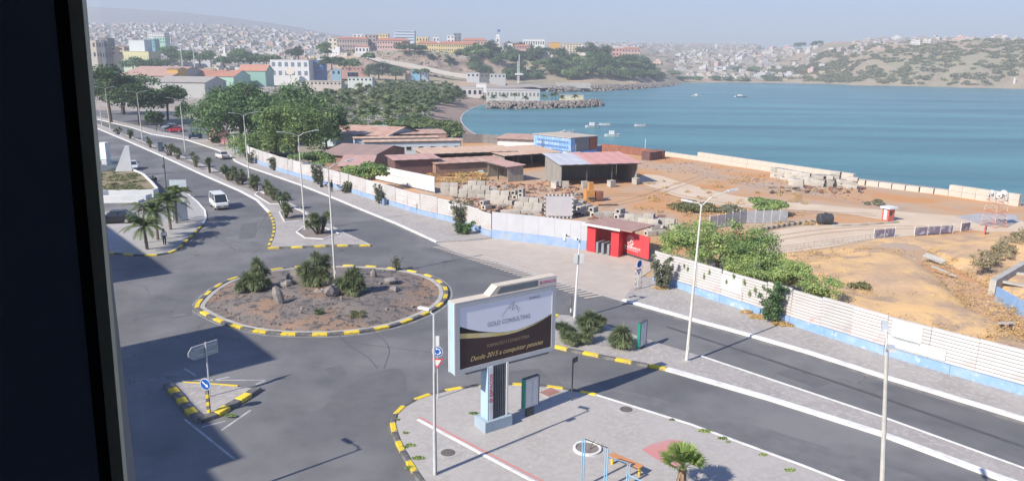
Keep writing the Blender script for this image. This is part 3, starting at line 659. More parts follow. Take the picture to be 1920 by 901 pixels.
# big acacias at the left
tree('acacia_tree', 'broad dark acacia with flat top, tallest behind the street lamp', Vector((at_d(455, 250, 178).x, 178, 0)), 25, 17, LEAF_D, 13000, .5, .2, 80, 3, 'acacias beside the avenue', cs=.72)
tree('acacia_tree', 'dark acacia crown behind and to the right of the tallest acacia', Vector((at_d(545, 240, 190).x, 190, 0)), 22, 15.5, LEAF_D, 9500, .55, .2, 34, 5, 'acacias beside the avenue')
tree('acacia_tree', 'bright green feathery acacia in front, above the white fence', Vector((at_d(556, 290, 152).x, 152, 0)), 15, 14, LEAF_L, 14000, .34, .2, 90, 8, 'acacias beside the avenue', cs=.66)
tree('acacia_tree', 'low dark acacia on the left flank over the parked cars', Vector((at_d(408, 250, 196).x, 196, 0)), 10, 9.6, LEAF_D, 2400, .55, 3.2, 12, 9, 'acacias beside the avenue', umbrella=True)
tree('acacia_bush', 'low bright acacia thicket spilling over the pale wall beside the pink wall', Vector((at_d(492, 282, 154).x, 154, 0)), 13, 6.0, LEAF_L, 8000, .36, .1, 34, 12, 'acacias beside the avenue')
tree('acacia_tree', 'dark acacia standing in the gap right of the bright acacia', Vector((at_d(612, 262, 168).x, 168, 0)), 11, 11, LEAF_D, 4200, .48, .3, 18, 14, 'acacias beside the avenue')
for px, d, w, h, s, lab in [(205, 232, 22, 18, 21, 'rounded dark tree at the far left edge by the window frame'), (258, 226, 17, 13.5, 22, 'dark tree beside the yellow sign in the car park'), (312, 236, 17, 14, 23, 'dark round tree right of the yellow sign'), (288, 204, 5.2, 6.5, 24, 'small slim dark tree by the parked cars'), (230, 270, 30, 17, 25, 'pale green tree behind the dark roundish trees'), (340, 224, 5, 7.5, 26, 'thin dark tree before the grey gabled hall')]:
    p = at_d(px, 200, d); tree('shade_tree', lab, (p.x, d, 0), w, h, LEAF_G if s != 25 else LEAF_D, int(140 * w), .6, h * .3, 14, s, 'shade trees round the car park')
# acacias leaning over the right-hand fence
tree('acacia_tree', 'bright acacia spreading over the white fence beside the red gate', (19.3, 66.0, -.2), 11.5, 7.0, LEAF_F, 16000, .15, .9, 110, 31, 'acacias over the near fence', sq=.75, yaw=-.6, shell=.1, cs=.5)
tree('acacia_tree', 'lower acacia sprawling along the fence top towards the dry slope', (22.6, 60.4, -.3), 10.5, 4.4, LEAF_F, 14000, .15, .9, 100, 33, 'acacias over the near fence', sq=.5, yaw=-.9, shell=.1, cs=.48)
tree('acacia_bush', 'green acacia bush hanging over the far fence before the red sheds', (-22.5, 113.5, 0), 7.5, 5, LEAF_F, 3600, .3, .8, 12, 35, 'acacias over the far fence', umbrella=True, sq=.7)
tree('acacia_bush', 'acacia bush trailing over the far fence below the street lamp arms', (-34.5, 128, 0), 9, 4.6, LEAF_L, 3000, .33, .8, 12, 36, 'acacias over the far fence', umbrella=True, sq=.6)
tree('acacia_bush', 'round green acacia bush on the yard earth before the grey steel fence', Vector((at(1430, 402).x, at(1430, 402).y, -.2)), 6.8, 2.9, LEAF_F, 2600, .27, .2, 12, 37, None, umbrella=True)
tree('scrub_bush', 'dull olive scrub patch in the yard behind the tall lamp', Vector((at(1300, 394).x, at(1300, 394).y, -.1)), 7, 1.6, LEAF_S, 1500, .22, .1, 9, 38, None)
tree('scrub_bush', 'dry grey scrub patch in the yard left of the round acacia bush', Vector((at(1365, 396).x, at(1365, 396).y, -.1)), 6, 1.2, LEAF_B, 900, .2, .1, 8, 39, None)
tree('scrub_bush', 'small pale shrub beside the red guard kiosk', Vector((at(1640, 384).x, at(1640, 384).y, -.1)), 3, 1.3, LEAF_B, 500, .18, .1, 6, 40, None)
tree('scrub_bush', 'olive weed clump on the dry slope above the fence', Vector((at(1610, 545).x, at(1610, 545).y, .1)), 2.6, 1.0, LEAF_S, 420, .14, .05, 7, 41, None, flat=0)
# upright shrubs growing at the foot of the fences
def shrub(label, px, py, w, h, M, n, seed, group, leaf=.15, z=.12):
    w *= 1.15; n = int(n * 1.5); leaf *= .8
    g = at(px, py, z); t = thing('fence_shrub', label, 'shrub', g, 0, group); R = random.Random(seed); mb = B(BARK)
    cl = []
    for i in range(11):
        a = R.uniform(0, 2 * PI); q = R.uniform(.2, 1) * w * .5; e = Vector((math.cos(a) * q, math.sin(a) * q * .7, h * R.uniform(.55, 1)))
        mb.tube([(R.uniform(-.1, .1), R.uniform(-.1, .1), -.1), e * .5 + Vector((0, 0, .1)), e], [.035, .025, .008], 4)
        cl += [(e.x, e.y, e.z * .93, w * .13, w * .13, h * .13), (e.x * .65, e.y * .65, e.z * .66, w * .17, w * .17, h * .15), (e.x * .55, e.y * .55, e.z * .34, w * .17, w * .17, h * .16), (e.x * .4, e.y * .4, h * .12, w * .14, w * .14, h * .1)]
    mb.build('trunk', t); link('crown', leaves('crown', cl, n, leaf, M, flat=-.1, seed=seed, aspect=2.4, shell=.1), t)
G_ = 'shrubs along the foot of the fence'
shrub('tall dark shrub at the corner where the right fence meets the gate', 1243, 541, 1.9, 3.2, LEAF_B, 1500, 51, G_)
shrub('green shrub in dry grass half way along the right fence', 1447, 604, 2.1, 3.3, LEAF_D, 1700, 52, G_, .16)
shrub('grey shrub leaning on the far fence before the white corner wall', 868, 424, 3.0, 3.4, LEAF_B, 1500, 53, G_, .18)
shrub('low round green bush below the grey shrub on the forecourt edge', 866, 438, 2.5, 1.5, LEAF_D, 1300, 54, G_, .16)
shrub('thin shrub beside the far fence with a blue bin', 710, 381, 1.8, 2.9, LEAF_B, 800, 55, G_, .16)
shrub('dark red tinged shrub right of the motorbike', 648, 361, 2.4, 1.9, LEAF_B, 700, 56, G_, .17)
shrub('dense grey shrub between the two street lamps by the far fence', 597, 345, 2.7, 3.3, LEAF_B, 1400, 57, G_, .18)
shrub('small shrub far along the fence behind the tall lamp', 514, 319, 2.4, 2.4, LEAF_B, 800, 58, G_, .2)
shrub('tiny shrub at the far end of the fence by the white car', 472, 306, 2.2, 2.4, LEAF_B, 600, 59, G_, .2)
shrub('small green shrub at the foot of the pink wall', 402, 268, 3.6, 2.4, LEAF_D, 700, 60, G_, .25)
# dry grass at the fence foot and in the plaza joints: countless
dg_cl = [(p.x, p.y, .15, s, s * .6, .12) for p, s in [(at(1425, 597), .9), (at(1470, 610), 1.0), (at(1238, 543), .6), (at(1400, 588), .5)]]
tag(link('dry_grass', leaves('dry_grass', dg_cl, 1800, .12, DRYG, seed=77, aspect=4, shell=.1)), 'straw coloured dry grass along the foot of the right fence', 'grass', kind='stuff')
pg = [(at(x, y).x, at(x, y).y, .13, s, s * .5, .035) for x, y, s in [(1322, 811, .45), (1355, 825, .3), (1430, 856, .25), (1260, 790, .2), (1480, 885, .3), (1365, 832, .12), (745, 790, .2), (760, 815, .18), (770, 838, .3), (784, 862, .35), (758, 842, .2), (770, 880, .3), (888, 778, .3), (433, 782, .35)]]
tag(link('weeds', leaves('weeds', pg, 1500, .07, LEAF_F, seed=78, aspect=3, shell=.05)), 'small green weeds in the paving joints along the kerbs', 'weeds', kind='stuff')
sl = []
for k in range(620):
    px, py = random.uniform(1480, 1930), random.uniform(455, 690); 
    if py > 520 + (px - 1480) * .42 or py < 470: continue
    g = at(px, py); sl.append((g.x, g.y, .3, random.uniform(.3, 1.4), random.uniform(.3, 1.1), .35))
tag(link('dry_grass', leaves('dry_grass', sl, 9000, .085, DRYG, seed=79, aspect=3.5, shell=.05)), 'dry yellow grass growing over the earth slope behind the right fence', 'grass', kind='stuff')
gl = []
for k in range(110):
    t_ = k / 109; a, b = at(1830, 520), at(1960, 436); q = a.lerp(b, t_); gl.append((q.x + random.uniform(-.8, .8), q.y + random.uniform(-.8, .8), .9 + random.uniform(0, .7), .6, .6, .5))
tag(link('gully_scrub', leaves('gully_scrub', gl, 6500, .13, leafm('gully_leaf', (.3, .265, .16), (.36, .3, .2), .4), seed=80, aspect=2.5, shell=.05, flat=0)), 'grey dry scrub lining the gully at the right edge', 'scrub', kind='stuff')
# hanging sprays on the near fence
hs = []
for px, py in [(1283, 500), (1300, 512), (1320, 520), (1340, 524), (1362, 530), (1385, 536), (1415, 545), (1262, 494), (1405, 552), (1345, 540), (1290, 505), (1310, 520), (1330, 512), (1350, 535), (1395, 530), (1400, 545), (1430, 540), (1270, 498), (1255, 490), (1440, 560), (1375, 520)]:
    g = at_d(px, py, at(1225 + (px - 1225), 525 + (px - 1225) * .333).y - .25); hs.append((g.x, g.y, g.z, .13, .1, .45))
tag(link('hanging_sprays', leaves('hanging_sprays', hs[::2], 900, .055, LEAF_F, seed=81, aspect=2.5, shell=.02, flat=0)), 'thin drooping acacia sprays hanging over the near white fence', 'vines', kind='stuff')

# rosette plants: yuccas
def blade_ball(mb, c, r, n, w, R, low=-.5):
    for i in range(n):
        z = R.uniform(low, 1); a = R.uniform(0, 2 * PI); q = math.sqrt(max(0, 1 - z * z)); d = Vector((q * math.cos(a), q * math.sin(a), z)); L_ = r * R.uniform(.75, 1.1)
        s = d.cross(Vector((0, 0, 1))); s = (s.normalized() if s.length > .05 else Vector((1, 0, 0))) * w; m_ = Vector(c) + d * L_ * .55; e = Vector(c) + d * L_ - Vector((0, 0, r * .18))
        mb.add([Vector(c), m_ - s, e, m_ + s], [(0, 1, 2, 3)])
GM = 'yuccas planted in the right median'; GR = 'yuccas on the roundabout'
def yucca_mesh(heads, w, seed, n=70):
    n = int(n * 2.4); w = w * .62
    R = random.Random(seed); tb = B(BARK); lb = B(LEAF_Y); hs0 = list(heads)
    for x, y, z, r in hs0: heads = heads + [(x + R.uniform(-.45, .45), y + R.uniform(-.35, .35), max(.3, z * R.uniform(.5, .95)), r * R.uniform(.62, .85)) for _ in range(2)]
    n = int(n * .8)
    for x, y, z, r in heads:
        tb.tube([(x * .25, y * .25, -.1), (x * .6, y * .6, z * .5), (x, y, z)], [.1, .075, .06], 5); blade_ball(lb, (x, y, z), r, n, w, R)
    return tb.mesh('trunk'), lb.mesh('crown')
def yucca(label, px, py, heads, seed, group, z=.13, w=.045, n=70, name='yucca'):
    g = at(px, py, z); t = thing(name, label, 'yucca', g, random.uniform(0, 6), group); a, b = yucca_mesh(heads, w, seed, n); link('trunk', a, t); link('crown', b, t); t.rotation_euler = (0, 0, 0); s_ = {GR: 1.12, GM: 1.2}.get(group, 1.25); t.scale = (s_, s_, s_); return t
def H(n, spread, z0, z1, r, seed):
    R = random.Random(seed); return [(R.uniform(-spread, spread), R.uniform(-spread, spread) * .7, R.uniform(z0, z1), r * R.uniform(.85, 1.15)) for _ in range(n)]
GR = 'yuccas on the roundabout'; YS = {}
yucca('large dark yucca at the left of the roundabout', 478, 545, [(.3, 0, 2.15, .8), (.45, .2, 1.7, .75), (-.5, 0, 1.0, .8), (.1, -.3, .8, .85), (.6, -.2, .9, .8), (-.9, -.2, .55, .6), (0, .3, 1.4, .7)], 61, GR, .35, n=110)
yucca('tallest yucca clump right beside the roundabout lamp, on its left', 594, 536, [(.0, 0, 2.3, .75), (-.6, 0, 1.5, .8), (.5, .1, 1.7, .7), (-1.1, .1, 1.2, .7), (0, -.3, .9, .9), (.6, -.2, 1.0, .8), (-.5, -.3, .6, .8), (.75, .3, 2.1, .55)], 62, GR, .5, n=110)
yucca('bushy yucca right of the roundabout lamp', 655, 551, [(.1, 0, 1.4, .85), (-.45, -.1, .9, .75), (.6, 0, 1.0, .7), (.2, -.3, .5, .75), (.4, .2, 1.7, .6)], 63, GR, .5, n=110)
shrub('small twiggy bush with red leaves at the back edge of the roundabout', 744, 505, 1.3, 1.3, LEAF_B, 300, 64, None, .11, .15)
shrub('low green tuft at the front of the roundabout earth', 597, 590, .9, .5, LEAF_D, 330, 65, 'green tufts on the roundabout earth', .09, .3)
shrub('scattered green tuft right of the front tuft on the roundabout', 668, 592, 1.9, .4, LEAF_S, 350, 66, 'green tufts on the roundabout earth', .09, .3)
GM = 'yuccas planted in the right median'
yucca('yucca clump at the foot of the white camera pole', 1078, 640, H(5, .8, .35, .8, .55, 67), 67, GM, .14, n=100)
yucca('yucca clump right of the white camera pole', 1104, 620, [(0, 0, .9, .65), (.5, .1, .7, .6), (-.5, 0, .6, .6), (.2, -.2, .4, .6)], 68, GM, .14, n=100)
yucca('round yucca beside the green edged sign panel', 1166, 652, [(0, 0, .95, .75), (.2, -.1, .5, .7), (-.25, .1, .55, .7)], 69, GM, .14, n=120)
GL = 'yuccas planted along the left median'
med = [(602, 438, 6, .8, 'wide yucca clump nearest the roundabout on the left median'), (535, 408, 3, .5, 'low yucca beside the bare edging of the left median'), (532, 392, 2, .4, 'slim yucca on a tall stem, second bed of the left median'), (513, 375, 3, .5, 'two headed yucca on the left median below the lamp'), (499, 366, 3, .5, 'bushy yucca left of the two headed yucca'), (481, 358, 3, .55, 'leaning yucca right of the white van'), (451, 346, 4, .6, 'dense yucca below the white saloon car'), (432, 338, 5, .7, 'widest yucca beneath the white saloon car'), (394, 324, 2, .4, 'single stem yucca just left of the white saloon car'), (368, 313, 2, .4, 'upright yucca right of the far lamp post'), (335, 298, 2, .4, 'leaning yucca left of the far lamp post'), (318, 292, 3, .5, 'low yucca by the dark waste bin'), (243, 260, 3, .5, 'tall yucca at the far left end of the median'), (222, 252, 2, .4, 'dark yucca farthest along the left median'), (283, 277, 2, .4, 'small yucca between the far lamp and the bin')]
for k, (px, py, nh, sp, lab) in enumerate(med):
    tall = .5 if k > 1 and k < 12 else .3
    yucca(lab, px, py, H(nh, sp, .5 + tall, 1.3 + tall * 1.2, .62, 80 + k), 80 + k, GL, .13, .06, 60)

# palms by the left corner: feather palms
def frond(mb, base, az, up, L_, R, w=.03, leaflet=.45, n=11, droop=1.0):
    d = Vector((math.cos(az), math.sin(az), 0)); pts = []
    for i in range(n + 1):
        s = i / n; pts.append(Vector(base) + d * (L_ * s * math.cos(up) * (1 - .12 * s)) + Vector((0, 0, L_ * (math.sin(up) * s - droop * .55 * s * s))))
    sd = Vector((-d.y, d.x, 0))
    for i in range(n):
        a, b = pts[i], pts[i + 1]; ll = leaflet * math.sin(PI * min(.95, (i + .8) / (n + .6))) ** .6
        mb.quad(a - sd * w, b - sd * w, b + sd * w, a + sd * w)
        if i == 0: continue
        t = (b - a).normalized()
        for s in (-1, 1):
            for q in (.1, .6):
                p = a.lerp(b, q); e = p + sd * s * ll * .85 + t * ll * .5 - Vector((0, 0, ll * R.uniform(.15, .45))); lw = .045 if n > 8 else .13
                mb.add([p - t * lw, p + t * lw, e], [(0, 1, 2)])
def palm_mesh(h, r, nf, L_, seed, leaflet=.45, n=11, M=None, dr=1.0, trunk=True):
    R = random.Random(seed); tb = B(mat('palm_trunk', (.24, .2, .165), (.15, .125, .1), 4, 4, .95, bump=.6) if 'PT' not in globals() else PT)
    lean_ = R.uniform(-.06, .06) * h
    tb.tube([(0, 0, -.2), (lean_ * .3, 0, h * .5), (lean_, 0, h)], [r * 1.35, r, r * .95], 8)
    lb = B(M or LEAF_P)
    for i in range(nf):
        frond(lb, (lean_, 0, h), 2 * PI * i * .382 + R.uniform(-.2, .2), R.uniform(.1, 1.25), L_ * R.uniform(.8, 1.1), R, leaflet=leaflet, n=n, droop=dr)
    return tb.mesh('trunk'), lb.mesh('crown')
PT = mat('palm_trunk', (.24, .2, .165), (.15, .125, .1), 4, 4, .95, bump=.6)
GP = 'palms on the left street corner'
for k, (px, py, h, lab) in enumerate([(276, 467, 2.6, 'nearest feather palm on the left corner with bare trunk'), (296, 449, 3.3, 'feather palm directly left of the walking person'), (320, 430, 3.6, 'bright feather palm right of the walking person'), (331, 418, 3.8, 'tallest bright green palm by the white sign boards'), (272, 455, 4.2, 'sparse thin palm in front of the dark parked car')]):
    t = thing('feather_palm', lab, 'palm tree', at(px, py, .1), 0, GP); a, b = palm_mesh(h * .92, .14 if k < 4 else .09, 36 if k < 4 else 10, 3.0, 100 + k, .55, 13); link('trunk', a, t); link('crown', b, t)
# the fan palm on the plaza
t = thing('fan_palm', 'bushy green fan palm with shaggy trunk at the plaza edge', 'palm tree', at(1276, 925, .12)); R = random.Random(5)
tb = B(PT); t.scale = (1.2, 1.2, 1.25); tb.tube([(0, 0, -.1), (0, 0, .5), (.02, 0, 1.05)], [.2, .17, .15], 9); tb.build('trunk', t)
sk = B(mat('dead_frond', (.42, .26, .15), (.3, .19, .12), 3, 4, .9))
for i in range(46):
    a = R.uniform(0, 2 * PI); z = R.uniform(.45, 1.1); sk.add([(.13 * math.cos(a - .25), .13 * math.sin(a - .25), z), (.13 * math.cos(a + .25), .13 * math.sin(a + .25), z), (.3 * math.cos(a), .3 * math.sin(a), z - R.uniform(.35, .6))], [(0, 1, 2)])
sk.build('dead_frond_skirt', t); fb = B(leafm('fan_leaf', (.17, .26, .07), (.25, .32, .1), .3))
for i in range(30):
    az = 2.4 * i; up = R.uniform(.15, 1.35); d = Vector((math.cos(az) * math.cos(up), math.sin(az) * math.cos(up), math.sin(up))); c = Vector((0, 0, 1.05)) + d * R.uniform(.35, .55); s = d.cross(Vector((0, 0, 1))).normalized() if up < 1.4 else Vector((1, 0, 0)); u = s.cross(d)
    fb.quad(Vector((0, 0, 1.02)) - s * .012, Vector((0, 0, 1.02)) + s * .012, c + s * .012, c - s * .012)
    for k in range(13):
        th = -1.25 + 2.5 * k / 12; L_ = .62 * (1 - .12 * abs(th)); dd = d * math.cos(th) + s * math.sin(th); e = c + dd * L_ - Vector((0, 0, .16 * L_)) + u * .06 * (k % 2); pp = c + dd * L_ * .55; q = dd.cross(u).normalized() * .032
        fb.add([c, pp - q, e, pp + q], [(0, 1, 2, 3)])
fb.build('crown', t)

# the palm grove behind the beach: individuals
protos = []
for k in range(4):
    t = thing('grove_palm', 'coconut palm in the dense grove behind the beach', 'palm tree', (0, 0, 0), 0, 'coconut palms of the beach grove')
    a, b = palm_mesh(2.6 + k * .7, .14, 34, 3.9, 200 + k, 1.0, 6, leafm('grove_leaf_%d' % k, [(.11, .165, .075), (.14, .19, .085), (.1, .15, .07), (.16, .2, .095)][k], [(.16, .215, .095), (.185, .23, .115), (.135, .19, .085), (.2, .235, .125)][k], .45), .8); link('trunk', a, t); link('crown', b, t); protos.append(t)
bpy.context.view_layer.update()
poly = [(604, 205), (592, 184), (640, 172), (720, 166), (790, 166), (845, 172), (868, 182), (846, 192), (822, 199), (806, 212), (796, 228), (765, 236), (700, 238), (640, 232)]
def inside(x, y, P):
    c = False
    for i in range(len(P)):
        (x1, y1), (x2, y2) = P[i], P[i - 1]
        if (y1 > y) != (y2 > y) and x < (x2 - x1) * (y - y1) / (y2 - y1) + x1: c = not c
    return c
gp = W(*poly); gp2 = [(p.x, p.y) for p in gp]; xs = [p[0] for p in gp2]; ys = [p[1] for p in gp2]; cnt = 0; first = True; tries = 0; placed = []
while cnt < 290 and tries < 20000:
    tries += 1; x, y = random.uniform(min(xs), max(xs)), random.uniform(min(ys), max(ys))
    if not inside(x, y, gp2) or any((x - a) ** 2 + (y - b) ** 2 < 30 for a, b in placed): continue
    placed.append((x, y)); pr = protos[cnt % 4]
    if cnt < 4: pr.location = (x, y, 0); pr.rotation_euler = (0, 0, random.uniform(0, 6))
    else: pr = dup(pr, (x, y, random.uniform(-.9, .3)), random.uniform(0, 6), scale=random.uniform(.85, 1.25))
    fr_ = (y - min(ys)) / (max(ys) - min(ys)); lr_ = (x - min(xs)) / (max(xs) - min(xs)); pr['label'] = 'coconut palm %s of the beach grove, %s' % ('in the front rows' if fr_ < .33 else 'in the middle rows' if fr_ < .66 else 'in the rear rows', 'on the side of the acacias' if lr_ < .33 else 'half way along' if lr_ < .66 else 'on the side of the beach')
    cnt += 1
ug = [(x + random.uniform(-3, 3), y + random.uniform(-3, 3), .4, random.uniform(2, 4), random.uniform(2, 4), .9) for x, y in placed]
tag(link('undergrowth', leaves('undergrowth', ug, 8000, .6, LEAF_D, seed=97, shell=.2)), 'green undergrowth filling the ground between the grove palms', 'undergrowth', kind='stuff')
# round thorn bushes along the beach side of the grove
for k, (px, py, w, h, lab) in enumerate([(745, 238, 10, 3.6, 'grey green round bush before the palm grove'), (716, 240, 7, 3, 'round bush at the middle of the palm grove edge'), (778, 240, 12, 4, 'wide bush at the right end of the palm grove'), (806, 196, 14, 6, 'bush on the sand beside the white beach boat'), (838, 192, 11, 5, 'isolated bush standing on the beach sand'), (820, 246, 15, 4.2, 'long low bush above the red roofed hall'), (848, 256, 9, 3, 'dark bush at the end of the long barrack'), (765, 240, 14, 3.8, 'bush behind the roofless red ruin'), (668, 240, 8, 3.4, 'dark bush left of the grove over the red hall roof'), (860, 184, 9, 4, 'last bush before the white beach house'), (790, 236, 10, 4.5, 'bush between the grove and the long bush')]):
    g = at(px, py); tree('thorn_bush', lab, (g.x, g.y, -.2), w, h, leafm('thorn_leaf_%d' % k, random.choice([(.1, .15, .06), (.085, .14, .065), (.13, .18, .075)]), (.15, .2, .09), .4), int(w * 130), .5, .1, 14, 300 + k, 'thorn bushes behind the beach')
# trees in the town and on the plateau slope
ft = [(710, 560, 26, 17, 148, 'large round tree under the white ramp wall'), (742, 560, 22, 15, 150, 'second round tree right under the white ramp wall'), (655, 640, 20, 12, 126, 'tree between the glass block and the ramp'), (622, 640, 26, 13, 124, 'wide tree right of the white town hall block'), (690, 700, 14, 9, 108, 'tree at the foot of the ramp'), (790, 560, 14, 6, 136, 'low tree beside the blue kiosk')]
ft += [(300, 640, 34, 14, 128, 'dark tree group before the pale spire'), (340, 690, 30, 17, 117, 'tree by the two tall light masts'), (375, 690, 34, 17, 117, 'tree right of the two tall light masts'), (470, 690, 34, 15, 121, 'tree behind the green gable'), (500, 680, 26, 15, 121, 'tree left of the white town hall block'), (250, 600, 26, 13, 128, 'round tree before the yellow cinema'), (276, 600, 22, 12, 128, 'small tree right of the yellow cinema'), (420, 700, 26, 13, 121, 'tree below the white spire'), (450, 760, 30, 14, 110, 'tree right of the white spire'), (560, 760, 26, 15, 108, 'tree behind the white town hall block'), (320, 760, 30, 13, 104, 'hillside tree above the light masts'), (610, 720, 22, 16, 104, 'tree by the cream corner house')]
for k, (px, d, w, h, by, lab) in enumerate(ft):
    d, w, h = (720, w * 1.28, h * 1.28) if d == 560 else (d, w, h); p = at_d(px, by, d); tree('town_tree', lab, (p.x, d, max(-.2, p.z - 3)), w, h, LEAF_D if k % 3 else LEAF_G, int(w * 55), 1.1, h * .2, 12, 330 + k, 'trees among the town roofs')
sp = 0
for k in range(96):
    px = random.uniform(850, 1238) if k > 40 else random.uniform(905, 1210); d = float(np.interp(px, [850, 890, 1000, 1100, 1180, 1240], [775, 780, 780, 795, 850, 960])) + random.uniform(-12, 78)
    if 905 < px < 935 and k % 2: continue
    g = terr(px, d); w = random.uniform(17, 30); h = random.uniform(10, 17) * (1.35 if 1085 < px < 1140 else 1)
    dry = px < 905
    if k < 6: pass
    tree('slope_tree', '%s tree on the wooded slope, %s' % (['dark green', 'mid green', 'bright green'][(k % 2 == 1) + (k % 2 == 0 and k % 5 == 0) * 2 - 0 if k % 2 == 0 else 1], 'below the yellow palace' if px < 930 else 'below the long white hall' if px < 1030 else 'below the orange block' if px < 1110 else 'at the plateau corner' if px < 1170 else 'near the coast road bend'), (g.x, g.y, g.z - 1.5), w, h, LEAF_D if k % 2 else LEAF_L if k % 5 == 0 else LEAF_G, int(w * 38), 1.15, h * .12, 9, 400 + k, 'trees covering the plateau slope')
for k, (px, d, w, h, lab) in enumerate([(760, 640, 22, 11, 'dark tree row before the pink barracks'), (785, 640, 22, 10, 'dark tree right of the pink barracks'), (810, 632, 9, 8, 'small tree before the yellow palace'), (843, 632, 10, 9, 'round tree at the middle of the yellow palace'), (918, 660, 16, 17, 'tall tree beside the white church tower'), (968, 760, 26, 15, 'wide tree behind the plateau church'), (985, 740, 20, 15, 'tree left of the long white hall'), (1015, 720, 30, 9, 'low tree row before the orange block'), (1100, 720, 26, 16, 'large tree at the plateau corner'), (1125, 735, 26, 18, 'largest tree at the plateau corner'), (1497, 1700, 30, 20, 'lone round tree on the far skyline'), (1530, 1500, 30, 15, 'tree on the bay hilltop')]):
    d += 160 if d < 1000 else 0; w, h = (w * 1.2, h * 1.2) if d < 1100 else (w, h); g = terr(px, d); tree('plateau_tree', lab, (g.x, g.y, g.z - 1), w, h, LEAF_G, int(w * 45), 1.1, h * .15, 10, 480 + k, 'trees on top of the plateau')
for k, (px, d, w, h) in enumerate([(1262, 1085, 30, 9), (1280, 1090, 28, 9), (1240, 1000, 22, 8), (1310, 1140, 26, 7), (1345, 1150, 26, 9), (1365, 1160, 22, 8), (1395, 1165, 26, 8), (1440, 1180, 24, 10), (1458, 1185, 20, 8), (1418, 1290, 40, 11), (1385, 1300, 30, 11), (1470, 1230, 26, 9)]):
    g = terr(px, d); tree('shore_tree', 'low green tree along the far shore of the bay', (g.x, g.y, max(-2.2, g.z - .8)), w, h, LEAF_L if k % 3 == 0 else LEAF_D, int(w * 40), 1.2, .5, 9, 500 + k, 'trees on the far shore')
# scrub over the bay hill: one mass
cl = []
for k in range(2600):
    px = random.uniform(1440, 2000); d = random.uniform(1000, 1330); g = terr(px, d)
    if g.z < 0 or rough_(np.array(g.x * 5.3), np.array(g.y * 5.3)) < -.45: continue
    if g.z > 50 and random.random() < .5: continue
    s = random.uniform(2.5, 7) * (1.3 if px < 1600 else 1); cl.append((g.x, g.y, g.z + .5, s, s, s * .45))
tag(link('hill_scrub', leaves('hill_scrub', cl, 52000, 1.9, LEAF_S, seed=90)), 'green thorn scrub covering the earth hill across the bay', 'scrub', kind='stuff')
cl = []
for k in range(420):
    px = random.uniform(690, 900); d = random.uniform(765, 830); g = terr(px, d); 
    if g.z < 0: continue
    s = random.uniform(.8, 2.5); cl.append((g.x, g.y, g.z + .2, s, s, s * .5))
for k in range(1500):
    px = random.uniform(165, 700); d = random.uniform(800, 2200); g = terr(px, d); s = random.uniform(3, 8); cl.append((g.x, g.y, g.z + 1, s, s, s * .5))
for k in range(500):
    px = random.uniform(1180, 1500); d = random.uniform(1200, 3000); g = terr(px, d); s = random.uniform(3, 9); cl.append((g.x, g.y, g.z + .5, s, s, s * .35))
tag(link('town_scrub', leaves('town_scrub', cl, 36000, 1.6, LEAF_G, seed=91)), 'dark scrub and small trees between the hillside houses and on the cliff', 'scrub', kind='stuff')
# ------------------------------------------------------------------ FENCES
def rib_panel(Lp, h, cols, rows=9):
    mb = MB(); st = h / rows
    for r in range(rows):
        z = r * st; mb.mat(cols[0] if not isinstance(cols[0], list) else random.choice(cols[0]))
        mb.quad((0, -.06, z + .055), (Lp, -.06, z + .055), (Lp, -.02, z + st), (0, -.02, z + st)); mb.mat(cols[1]).quad((0, -.018, z), (Lp, -.018, z), (Lp, -.06, z + .055), (0, -.06, z + .055))
    mb.mat(cols[0] if not isinstance(cols[0], list) else cols[0][0]); mb.box((Lp / 2, .012, h / 2), (Lp, .025, h)); mb.box((Lp / 2, 0, h + .02), (Lp, .08, .05))
    return mb.mesh('panel')
PW = mat('fence_sheet_white', (.52, .51, .5), (.43, .415, .4), .8, 7, .5, lo=.5, hi=.72, c3=(.5, .4, .38), scale3=.6, lo3=.54, hi3=.7, orand=.1)
PP = mat('fence_sheet_pinkish', (.54, .51, .5), (.5, .46, .45), .8, 7, .5, c3=(.5, .33, .31), scale3=.9, lo3=.6, hi3=.72)
PT_ = mat('fence_sheet_teal', (.55, .66, .66), (.62, .66, .65), .8, 6, .5)
RSEAM = mat('fence_rust_shade_seam', (.42, .27, .26), (.46, .42, .41), .9, 5, .7, lo=.4, hi=.6)  # rust lines between the rows, with the lap's shadow put into the colour
GSEAM = mat('fence_shade_seam', (.3, .31, .32), (.38, .38, .38), .9, 5, .7)  # grey lap line: the shadow gap under each row put into the colour
BLUEB = mat('fence_blue_base', (.2, .36, .62), (.34, .46, .65), .7, 8, .85, bump=.2, bscale=8, c3=(.55, .62, .7), scale3=1.5, lo3=.58, hi3=.7)
BLUEB2 = mat('fence_pale_blue_base', (.22, .33, .54), (.32, .42, .57), .7, 8, .85, c3=(.42, .4, .38), scale3=.8, lo3=.58, hi3=.7)
def fence(name, label, pts, h, base_h, base_m, meshes, Lp, weights, group=None, z=.0):
    root = thing(name, label, 'fence', (pts[0].x, pts[0].y, 0), 0, group); o = Vector((pts[0].x, pts[0].y, 0))
    for a, b in zip(pts[:-1], pts[1:]):
        t = (b - a); n = max(1, round(t.length / Lp)); yaw = math.atan2(t.y, t.x); st = t.length / n
        for k in range(n):
            p = a + t * (k / n) - o
            me = random.choices(meshes, weights)[0]; q = link('panel', me, root, (p.x, p.y, base_h + z), yaw); q.scale = (st / Lp * .992, 1, random.uniform(.97, 1.02)); q.rotation_euler = (random.gauss(0, .02), random.gauss(0, .006), yaw + random.gauss(0, .012))
        nb = max(1, round(t.length / (Lp * 2)))
        for k in range(nb):
            c = a + t * ((k + .5) / nb) - o; mb = B(base_m).box((c.x, c.y, base_h / 2 + z - .05), (t.length / nb - .02, .2, base_h + .1), yaw); mb.build('base_wall', root)
    return root
RH = 2.15
